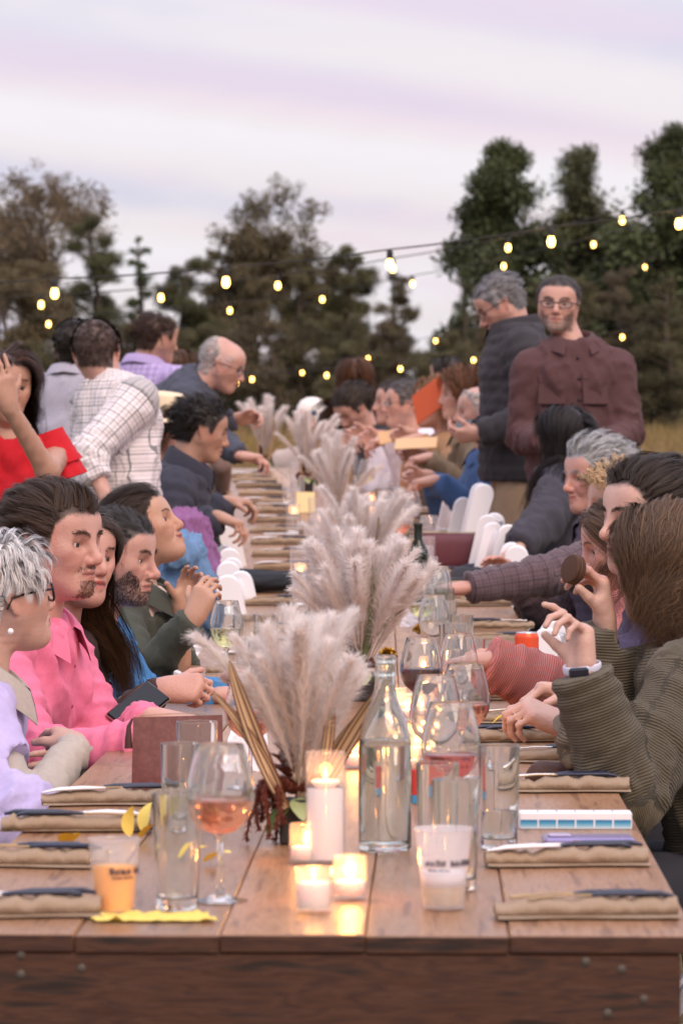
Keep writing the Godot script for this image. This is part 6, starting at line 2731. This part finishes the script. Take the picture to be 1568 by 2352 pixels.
	var nz := noise(9.0, 15, 2)
	for lay in 2:
		var rings := []
		for i in 9:
			var u := i / 8.0
			var ring := PackedVector3Array()
			for j in 28:
				var a := TAU * j / 28
				var r := (.056 + .022 * u) * (1.0 + .07 * u * sin(a * 9.0 + lay) + .06 * nz.get_noise_2d(u * 30, a * 9))
				ring.append(Vector3(cos(a) * r * .9, -.10 * u - .045 * lay + (.01 if i == 0 else 0.0), -sin(a) * r))
			rings.append(ring)
		rings.reverse()
		fm.skin(rings)
	var redr := cloth(s8(196, 20, 36), "plain")
	redr.cull_mode = BaseMaterial3D.CULL_DISABLED
	part("ruffle_sleeve", fm.done(), redr, p, Transform3D(Basis.from_euler(Vector3(0, 0, .35)), at(112, 1000, d) - p.position))
	d = 15.3
	person({"label": "man in a pale grey polo shirt, back to the camera, behind the plaid shirt", "seated": false, "head": at(176, 800, d), "yaw": 168.0, "byaw": 165.0, "skin": tan, "fine": .0065, "eyes": false, "face": false, "ground": land(d),
		"hair": hair_of("crop", black, {"len": .022}), "tops": [{"mat": cloth(s8(172, 170, 186), "plain"), "collar": "shirt", "fold": .009, "inf": .018, "sleeve": .5, "h": .017, "simple": true}], "neck_base": at(165, 868, d), "nolegs": false, "coarse": .028, "lean": .0})
	d = 13.7
	person({"label": "man in a white shirt with dark plaid lines, back to the camera", "seated": false, "head": at(222, 810, d), "yaw": 172.0, "byaw": 122.0, "pitch": -8.0, "skin": rosy, "fine": .005, "eyes": false, "face": false, "ground": land(d), "wide": 1.08,
		"hair": hair_of("crop", Color(.045, .030, .026), {"len": .016, "fill": .92}), "tops": [{"mat": cloth(s8(228, 220, 222), "plaid", s8(70, 74, 78), .062), "uv": true, "collar": "shirt", "cr": .062, "fold": .010, "inf": .022, "sleeve": .72, "h": .013}],
		"neck_base": at(262, 880, d), "hip": at(272, 1160, 13.7), "rh": at(262, 1185, 13.35), "rh_pole": Vector3(-1, -.5, .4), "lh": at(330, 1190, 13.9), "lean": .0, "coarse": .02})
	d = 17.4
	person({"label": "man in a lavender checked shirt turned away to the right", "seated": false, "head": at(360, 778, d), "yaw": 122.0, "byaw": 150.0, "pitch": -8.0, "skin": tan, "fine": .0065, "ground": land(d), "eyes": false,
		"hair": hair_of("short", Color(.040, .020, .014)), "tops": [{"mat": cloth(s8(186, 170, 214), "gingham", s8(150, 134, 186), .03), "uv": true, "collar": "shirt", "fold": .008, "inf": .016, "h": .02, "simple": true}], "neck_base": at(330, 842, d), "nolegs": false, "coarse": .025, "lean": .0})
	d = 19.0
	person({"label": "brown haired head just showing behind the bald man's back", "seated": false, "head": at(412, 852, d), "yaw": 165.0, "skin": tan, "fine": .008, "face": false, "eyes": false, "ground": land(d), "fem": true,
		"hair": hair_of("bob", Color(.07, .035, .02), {"len": .15, "n": 220}), "tops": [{"mat": cloth(s8(120, 100, 96), "plain"), "h": .022, "simple": true}], "coarse": .03, "lean": .0})
	d = 17.0
	person({"label": "bald man with glasses in a slate sweater bending over the table", "seated": false, "head": at(512, 838, d), "yaw": 84.0, "byaw": 82.0, "pitch": -22.0, "skin": rosy, "fine": .0055, "ground": land(d),
		"hair": hair_of("crop", Color(.45, .43, .42), {"hl": .12, "bald": .075, "fill": .35, "len": .014}), "specs": {"w": .025, "h": .016}, "brow": Color(.3, .3, .3),
		"tops": [{"mat": cloth(s8(66, 70, 84), "plain"), "fold": .010, "inf": .022, "h": .017, "simple": true}], "neck_base": at(468, 878, d), "hip": at(330, 990, 17.1), "rh": at(588, 1078, 16.3), "rh_hand": {"dir": Vector3(1, -.1, .1), "palm": Vector3(0, -1, 0), "curl": [34, 38, 42, 46]}, "rh_pole": Vector3(-.3, -1, .3), "lh": at(540, 962, 17.3), "lh_hand": {"dir": Vector3(1, .1, 0), "palm": Vector3(0, -.6, .7), "curl": [44, 48, 52, 56]}, "coarse": .028})
	# ---- right side of the table, from the front
	d = 7.0
	var olive := cloth(s8(92, 82, 62), "knit", Color.BLACK, .0055)
	p = person({"label": "woman with a wavy brown bob in an olive knit sweater, nearest on the right", "fem": true, "head": at(1522, 1290, d), "yaw": -132.0, "byaw": -100.0, "pitch": -4.0, "skin": pale, "fine": .0042, "handfine": .0036, "eyes": false, "face": false,
		"hair": hair_of("bob", Color(.072, .042, .026), {"len": .25, "taper": .42, "n": 640, "per": 24, "wid": .0010, "vol": .017, "wave": .017, "wfreq": 18.0, "r1": .014, "cols": [Color(.11, .066, .042), Color(.16, .098, .060), Color(.075, .045, .030), Color(.21, .125, .070), Color(.10, .068, .048)]}),
		"tops": [{"mat": olive, "uv": true, "fold": .012, "ffreq": 5.5, "inf": .028, "ainf": .036, "h": .010, "name": "sweater", "cuff": .040}],
		"lh": at(1338, 1548, 6.62), "lh_pole": Vector3(-.15, -1, .30), "lh_hand": {"dir": Vector3(-.06, .97, -.2), "palm": Vector3(-.85, .0, .5), "curl": [[24, 34, 20], [50, 58, 35], [58, 62, 35], [62, 66, 35]], "thumb": [.5, .75, .5, .1]},
		"rh": at(1390, 1436, 6.98), "rh_pole": Vector3(.2, -1, -.3), "rh_hand": {"dir": Vector3(-.1, 1, 0), "palm": Vector3(-1, -.1, 0), "curl": [[42, 52, 22], [50, 52, 25], [56, 54, 30], [58, 56, 30]], "spread": .05, "thumb": [.40, .75, .6, .15]}, "lean": .10, "shoulder": .17})
	var wm := Mb.new()
	var wo := at(1336, 1535, 6.62) - p.position
	var wb := Basis.from_euler(Vector3(.1, .35, .15))
	var ring := []
	for i in 21:
		var a := TAU * i / 20.0
		ring.append(wo + wb * Vector3(cos(a) * .034, 0, sin(a) * .028))
	wm.tube(ring, .009, 8, false, .25, Vector3.RIGHT)
	var strap := part("watch_strap", wm.done(), mat(s8(205, 205, 222), .5), p)
	wm = Mb.new()
	wm.box(wo + wb * Vector3(-.018, -.001, .026), Vector3(.036, .019, .009), wb * Basis(Vector3.UP, -.55), .004)
	part("watch_face", wm.done(), mat(lin(.012, .016, .03), .15), strap)
	var ck := thing("cookie", "round brown cookie held up in the nearest woman's hand", "cookie", at(1316, 1308, 6.95))
	ck.basis = Basis(Vector3.UP, -1.0) * Basis(Vector3.RIGHT, PI * .5 - .25)
	var cm := mat(Color.WHITE, .85)
	cm.albedo_texture = noise_tex(.12, [[.3, lin(.035, .014, .008)], [.7, lin(.10, .045, .024)]], 97, 3, 128)
	tri(cm, Vector3.ONE * 20.0)
	for y in [-.006, .006]:
		part("wafer", lathe_mesh([[0, y - .005], [.025, y - .005], [.0285, y - .002], [.0285, y + .002], [.025, y + .005], [0, y + .005]], 24), cm, ck)
	part("filling", lathe_mesh([[0, -.002], [.027, -.002], [.0275, 0], [.027, .002], [0, .002]], 24), mat(lin(.12, .055, .03), .6), ck)
	d = 7.9
	p = person({"label": "man with swept dark hair whose forehead shows over the brown bob", "head": at(1488, 1194, d), "yaw": -66.0, "byaw": -85.0, "skin": Color(.56, .35, .285), "fine": .0038, "gaze": -5.0,
		"hair": hair_of("swept", Color(.030, .020, .015), {"comb": Vector3(-.2, .5, -1), "hl": .078}), "tops": [{"mat": cloth(s8(62, 56, 84), "plain"), "fold": .009, "inf": .016, "sleeve": .9}],
		"rh": at(1322, 1606, 7.55), "rh_hand": {"dir": Vector3(-1, .12, .05), "palm": Vector3(0, -1, .1), "curl": [[45, 60, 30], [45, 60, 30], [48, 60, 30], [52, 60, 30]]}, "lh": at(1306, 1668, 7.35), "lh_hand": {"dir": Vector3(-.85, .35, .1), "palm": Vector3(-.2, -.9, -.4), "curl": [[50, 62, 30], [50, 62, 30], [54, 62, 30], [56, 62, 30]]}, "lean": .16})
	wm = Mb.new()
	wo = at(1292, 1662, 7.33) - p.position
	ring = []
	for i in 21:
		var a := TAU * i / 20.0
		ring.append(wo + Basis(Vector3(0, 0, 1), -.35) * Vector3(0, cos(a) * .026, sin(a) * .031))
	wm.tube(ring, .007, 8, false, .3)
	strap = part("watch_band", wm.done(), mat(lin(.55, .55, .56), .25, .9), p)
	wm = Mb.new()
	wm.tube([wo + Vector3(-.004, .004, .030), wo + Vector3(-.004, .004, .040)], .019, 18)
	part("watch_dial", wm.done(), mat(lin(.6, .58, .55), .2, .6), strap)
	d = 8.7
	var knit := cloth(s8(222, 128, 122), "knit", Color.BLACK, .0045)
	person({"label": "profile woman with brown hair, pink knit sleeve reaching over the table", "fem": true, "head": at(1426, 1252, d), "yaw": -86.0, "byaw": -85.0, "pitch": -12.0, "skin": Color(.54, .31, .25), "fine": .0038, "gaze_up": -14.0, "mouth": .002, "nose": .92,
		"hair": hair_of("bob", Color(.085, .055, .036), {"len": .25, "vol": .02, "stick": .6, "comb": Vector3(0, -.4, -.7)}), "tops": [{"mat": knit, "uv": true, "fold": .012, "inf": .022, "ainf": .036, "h": .011, "name": "sweater", "cuff": .042}],
		"lh": at(1118, 1518, 8.3), "lh_hand": {"dir": Vector3(-1, -.12, -.1), "palm": Vector3(.1, -1, .1), "curl": [30, 34, 36, 40]}, "lh_pole": Vector3(.3, -1, .4), "rh": at(1200, 1540, 8.9), "arm": 1.12, "lean": .2, "neck_base": at(1452, 1352, 8.7)})
	d = 10.8
	person({"label": "woman with curly blond hair mostly hidden behind the profile woman", "fem": true, "head": at(1420, 1162, d), "yaw": -75.0, "skin": rosy, "fine": .006, "hair": hair_of("curly", Color(.40, .27, .15)), "tops": [{"mat": cloth(s8(70, 74, 96), "plain"), "h": .02, "simple": true}], "coarse": .028, "eyes": false, "lean": .1})
	d = 12.3
	var vest := cloth(s8(84, 74, 92), "plain")
	var shirt := cloth(s8(96, 78, 84), "plaid", s8(34, 30, 40), .05)
	person({"label": "older man with wavy grey hair, quilted vest over a plaid shirt", "head": at(1364, 1096, d), "yaw": -66.0, "byaw": -76.0, "pitch": -4.0, "skin": Color(.53, .285, .23), "fine": .0045, "smile": .8, "ground": land(d), "fat": .6, "flush": 1.0,
		"hair": hair_of("tousled", Color(.34, .35, .36), {"comb": Vector3(.15, .35, -.8), "len": .085, "hl": .074, "vol": .034, "lift": .5, "messy": .25, "wave": .007, "wfreq": 9.0}), "brow": Color(.3, .3, .3),
		"tops": [{"mat": shirt, "uv": true, "collar": "shirt", "fold": .011, "inf": .016, "ainf": .022, "h": .014}, {"mat": vest, "puff": .008, "step": .036, "sleeve": 0.0, "inf": .034, "fold": .003, "name": "vest", "neck": .03, "collar": "stand"}],
		"lh": at(1052, 1352, 11.9), "lh_hand": {"dir": Vector3(-1, -.1, .1), "palm": Vector3(0, -1, 0), "curl": [30, 34, 36, 40]}, "lh_pole": Vector3(.35, -1, .5), "rh": at(1180, 1330, 12.4), "arm": 1.1, "lean": .1, "belly": .03})
	d = 14.2
	person({"label": "guest with long black hair in a dark grey coat beside the older man", "fem": true, "head": at(1290, 1003, d), "yaw": -135.0, "byaw": -95.0, "skin": pale, "fine": .0065, "face": false, "eyes": false, "ground": land(d),
		"hair": hair_of("long", Color(.016, .014, .016), {"len": .34, "wave": .002}), "tops": [{"mat": cloth(s8(58, 56, 66), "plain"), "fold": .012, "inf": .035, "ainf": .045, "h": .017, "simple": true, "name": "coat"}], "lh": at(1185, 1262, 13.6), "lh_pole": Vector3(.2, -1, .5), "neck_base": at(1290, 1075, d), "coarse": .022, "wide": 1.1})
	# ---- standing on the right
	d = 15.9
	var khaki := cloth(s8(160, 136, 112), "plain")
	p = person({"label": "grey haired man with glasses in a black puffer jacket looking down at a phone", "seated": false, "size": 1.06, "head": at(1148, 698, d), "yaw": -86.0, "byaw": -84.0, "pitch": -34.0, "skin": rosy, "fine": .0045, "ground": land(d), "legs": khaki, "gaze_up": -10.0,
		"hair": hair_of("short", Color(.16, .16, .17), {"len": .034, "cols": [Color(.16, .16, .17), Color(.30, .30, .31), Color(.09, .09, .10), Color(.22, .22, .23)]}), "specs": {"w": .024, "h": .014}, "brow": Color(.1, .1, .1),
		"tops": [{"mat": cloth(s8(52, 50, 56), "plain"), "puff": .010, "step": .052, "collar": "stand", "cr": .075, "fold": .004, "inf": .030, "h": .014, "simple": true, "name": "puffer_jacket", "hem": .12, "neck": .045}],
		"neck_base": at(1188, 765, d), "hip": at(1186, 1040, d), "lh": at(1102, 996, 15.65), "lh_hand": {"dir": Vector3(-.95, -.1, -.1), "palm": Vector3(0, .6, -.8), "curl": [38, 42, 46, 50]}, "lh_pole": Vector3(.5, -1, .3), "rh": at(1098, 990, 16.0), "rh_hand": {"dir": Vector3(-.95, -.1, .1), "palm": Vector3(0, .6, .8), "curl": [38, 42, 46, 50]}, "coarse": .02, "nolegs": false, "wide": 1.08})
	var ph2 := thing("phone", "black phone held by the man in the black puffer jacket", "phone", at(1062, 984, 15.8))
	ph2.basis = Basis.from_euler(Vector3(-1.1, -.5, .3))
	mb = Mb.new()
	mb.box(Vector3.ZERO, Vector3(.075, .15, .009), Basis(), .003)
	part("body", mb.done(), phm, ph2)
	d = 15.0
	var maroon := cloth(s8(84, 56, 58), "plain")
	p = person({"label": "bearded man with glasses in a maroon button shirt facing the camera", "seated": false, "size": .95, "head": at(1281, 700, d), "yaw": -8.0, "byaw": 6.0, "roll": -3.0, "skin": rosy, "fine": .0045, "ground": land(d), "gaze": -10.0, "jaw": 1.08, "fat": .3, "wide": 1.04, "drop": .098, "shoulder": .182,
		"hair": hair_of("crop", Color(.045, .038, .036), {"len": .022, "hl": .078}), "beard": "full", "blen": .007, "bper": 2, "bfill": .4, "bcol": Color(.10, .075, .065), "bcol2": Color(.45, .41, .40), "bmix": .45, "specs": {"w": .026, "h": .015, "r": .0024}, "iris": Color(.04, .03, .02),
		"tops": [{"mat": maroon, "collar": "shirt", "cr": .072, "fold": .012, "inf": .016, "ainf": .022, "h": .013, "buttons": 5, "bcol": Color(.06, .03, .03), "hem": .2}],
		"neck_base": at(1314, 790, d), "hip": at(1318, 1070, d), "rh": at(1244, 1010, 14.75), "rh_pole": Vector3(-.30, -.4, -1), "rh_hand": {"dir": Vector3(.3, -.9, .1), "palm": Vector3(1, 0, 0)}, "lh": at(1396, 1016, 14.75), "lh_pole": Vector3(.55, -.4, -1), "lh_hand": {"dir": Vector3(-.3, -.9, .1), "palm": Vector3(-1, 0, 0)}, "coarse": .02, "belly": .02})
	for g: float in [-1.0, 1.0]:
		var pk := Mb.new()
		pk.box(Vector3.ZERO, Vector3(.115, .03, .006), Basis(Vector3(0, 0, 1), -.12 * g), .003)
		pk.box(Vector3(0, -.055, -.003), Vector3(.115, .11, .006), Basis(), .002)
		part("chest_pocket", pk.done(), maroon, p, Transform3D(Basis.from_euler(Vector3(-.12, .1 + g * .35, 0)), at(1312 + g * 48, 868, 15.0) - p.position + Vector3(0, 0, .120)))
	d = 17.2
	person({"label": "guest whose face just shows under the puffer man's chin", "fem": true, "seated": false, "head": at(1178, 792, d), "yaw": -90.0, "pitch": -10.0, "skin": rosy, "fine": .007, "ground": land(d), "eyes": false, "hair": hair_of("up", brown, {"n": 200}), "tops": [{"mat": cloth(s8(60, 52, 56), "plain"), "h": .022, "simple": true}], "coarse": .03, "lean": .0})
	# ---- far end, right
	var far := [
		[1100, 948, 16.6, -82.0, "older grey haired guest in a blue denim jacket, beside the puffer jacket", hair_of("crop", Color(.40, .38, .37), {"bald": .05, "fill": .5}), s8(62, 92, 138), [1000, 1102, 16.2], {}],
		[1062, 908, 17.4, -84.0, "woman with auburn hair left of the older guest in denim", hair_of("bob", Color(.11, .045, .02), {"len": .12, "n": 260, "vol": .04}), s8(120, 104, 84), [985, 1050, 17.0], {"fem": true}],
		[1000, 925, 18.0, -80.0, "woman with light brown hair reading an orange menu", hair_of("bob", Color(.16, .085, .04), {"len": .14, "n": 260}), s8(168, 132, 98), [962, 1005, 17.5], {"fem": true}],
		[930, 928, 18.7, -82.0, "grey haired man with glasses in a white shirt at the far right", hair_of("short", Color(.085, .08, .085)), s8(222, 220, 236), [895, 1010, 18.3], {"specs": {"w": .024, "h": .015}}],
		[905, 925, 19.8, -84.0, "man behind the white shirted man, dark clothes", hair_of("short", Color(.04, .025, .02)), s8(48, 44, 50), [865, 1000, 19.4], {}],
		[812, 938, 21.0, -60.0, "dark haired guest in black bending over folded arms at the far end", hair_of("tousled", Color(.035, .025, .02)), s8(40, 38, 46), [850, 990, 19.8], {"pitch": -40.0}],
	]
	for r in far:
		d = r[2]
		var spec := {"label": r[4], "head": at(r[0], r[1], d), "yaw": r[3], "skin": rosy, "fine": .0078, "ground": land(d), "hair": r[5], "tops": [{"mat": cloth(r[6], "plain"), "fold": .009, "inf": .02, "h": .02, "simple": true, "collar": "shirt"}], "lh": at(r[7][0], r[7][1], r[7][2]), "lh_hand": {"dir": Vector3(-1, -.15, .1), "palm": Vector3(.1, -1, 0), "curl": [38, 44, 48, 52]}, "rh_hand": {"dir": Vector3(-1, -.1, .1), "palm": Vector3(0, -.3, .9), "curl": [44, 48, 52, 56]}, "lh_pole": Vector3(.3, -1, .4), "rh": at(r[7][0] - 15, r[7][1] - 8, r[7][2] + .4), "coarse": .028, "handfine": .008, "size": 1.03, "lean": .08, "nolegs": true}
		spec.merge(r[8], true)
		person(spec)
	d = 21.6
	person({"label": "woman with very long brown hair seen from behind at the far end", "fem": true, "seated": false, "head": at(818, 868, d), "yaw": 172.0, "skin": rosy, "fine": .008, "face": false, "eyes": false, "ground": land(d), "hair": hair_of("long", Color(.085, .038, .020), {"len": .42, "wave": .003, "vol": .03, "n": 360}), "tops": [{"mat": cloth(s8(46, 40, 42), "plain"), "h": .02, "simple": true}], "coarse": .03, "lean": .0})
	d = 22.5
	person({"label": "dark haired man standing far behind the orange menu", "seated": false, "head": at(1024, 862, d), "yaw": -120.0, "skin": tan, "fine": .008, "face": false, "eyes": false, "ground": land(d), "hair": hair_of("crop", black), "tops": [{"mat": cloth(s8(70, 60, 60), "plain"), "h": .022, "simple": true}], "coarse": .03, "lean": .0})
	d = 22.2
	p = person({"label": "guest in a white knit hat at the very end of the table", "seated": true, "head": at(712, 968, d), "yaw": 10.0, "skin": rosy, "fine": .008, "eyes": false, "ground": land(d), "hair": {}, "tops": [{"mat": cloth(s8(190, 176, 172), "plain"), "h": .022, "simple": true}], "coarse": .03, "nolegs": true})
	var kh := Mb.new()
	kh.lathe([[.085, -.05], [.094, -.045], [.096, .0], [.09, .05], [.066, .088], [.03, .105], [0, .108]], 20)
	strap = part("knit_hat", kh.done(), mat(s8(236, 230, 226), .95), p, Transform3D(Basis(), at(716, 968, d) - p.position + Vector3(0, .04, 0)))
	kh = Mb.new()
	kh.lathe([[0, .004], [.016, .003], [.018, 0]], 14)
	part("patch", kh.done(), mat(s8(60, 84, 120), .9), strap, Transform3D(Basis(Vector3.RIGHT, PI * .5), Vector3(.012, .01, .094)))
	# ---- things in hands and on chairs
	for c in [[985, 918, 17.5, .22, .16, s8(196, 84, 40), "orange covered menu held up by the light brown haired woman", [-.2, -.9, .5]], [905, 1000, 18.1, .16, .10, s8(196, 158, 116), "tan menu held by the white shirted man", [-.9, -.3, .4]], [955, 1018, 17.3, .2, .11, s8(206, 172, 132), "tan menu lying in the hands of the light brown haired woman", [-1.1, -.2, .1]]]:
		mb = Mb.new()
		mb.box(Vector3.ZERO, Vector3(c[3], c[4], .006), Basis(), .002)
		tag(part("menu", mb.done(), mat(c[5], .7), self, Transform3D(Basis.from_euler(Vector3(c[7][0], c[7][1], c[7][2])), at(c[0], c[1], c[2]))), c[6], "menu")
	for c in [[448, 1268, 12.6, s8(104, 138, 178), "light blue denim jacket hung over a chair back on the left", "jacket"], [452, 1212, 13.4, s8(138, 92, 140), "purple scarf hung over a chair back on the left", "scarf"]]:
		var b := Blob.new()
		var o2 := at(c[0], c[1], c[2])
		b.add(Vector3(-.05, .0, -.17), Vector3(-.05, .0, .17), .05, .05, .05)
		b.add(Vector3(-.09, -.3, -.16), Vector3(-.07, .0, -.1), .05, .05, .06)
		b.add(Vector3(-.09, -.32, .14), Vector3(-.06, .0, .1), .06, .05, .06)
		b.add(Vector3(.08, -.22, .12), Vector3(-.02, .0, .1), .045, .05, .05)
		b.add(Vector3(.07, -.26, -.1), Vector3(-.02, .0, -.1), .05, .05, .05)
		var nz5 := noise(9.0, int(c[0]), 3)
		var m2 := Mb.new()
		put_net(m2, b.net(.013), func(v: Vector3, nn: Vector3) -> Array: return [Color.WHITE, Vector2.ZERO], func(v: Vector3, nn: Vector3) -> float: return .030 * (pow(maxf(0.0, 1.0 - absf(nz5.get_noise_3dv(v * Vector3(1.2, .35, 1.2))) * 3.0), 1.5) - .4))
		tag(part(c[5], m2.done(), cloth(c[3], "plain"), self, Transform3D(Basis(), o2)), c[4], c[5])
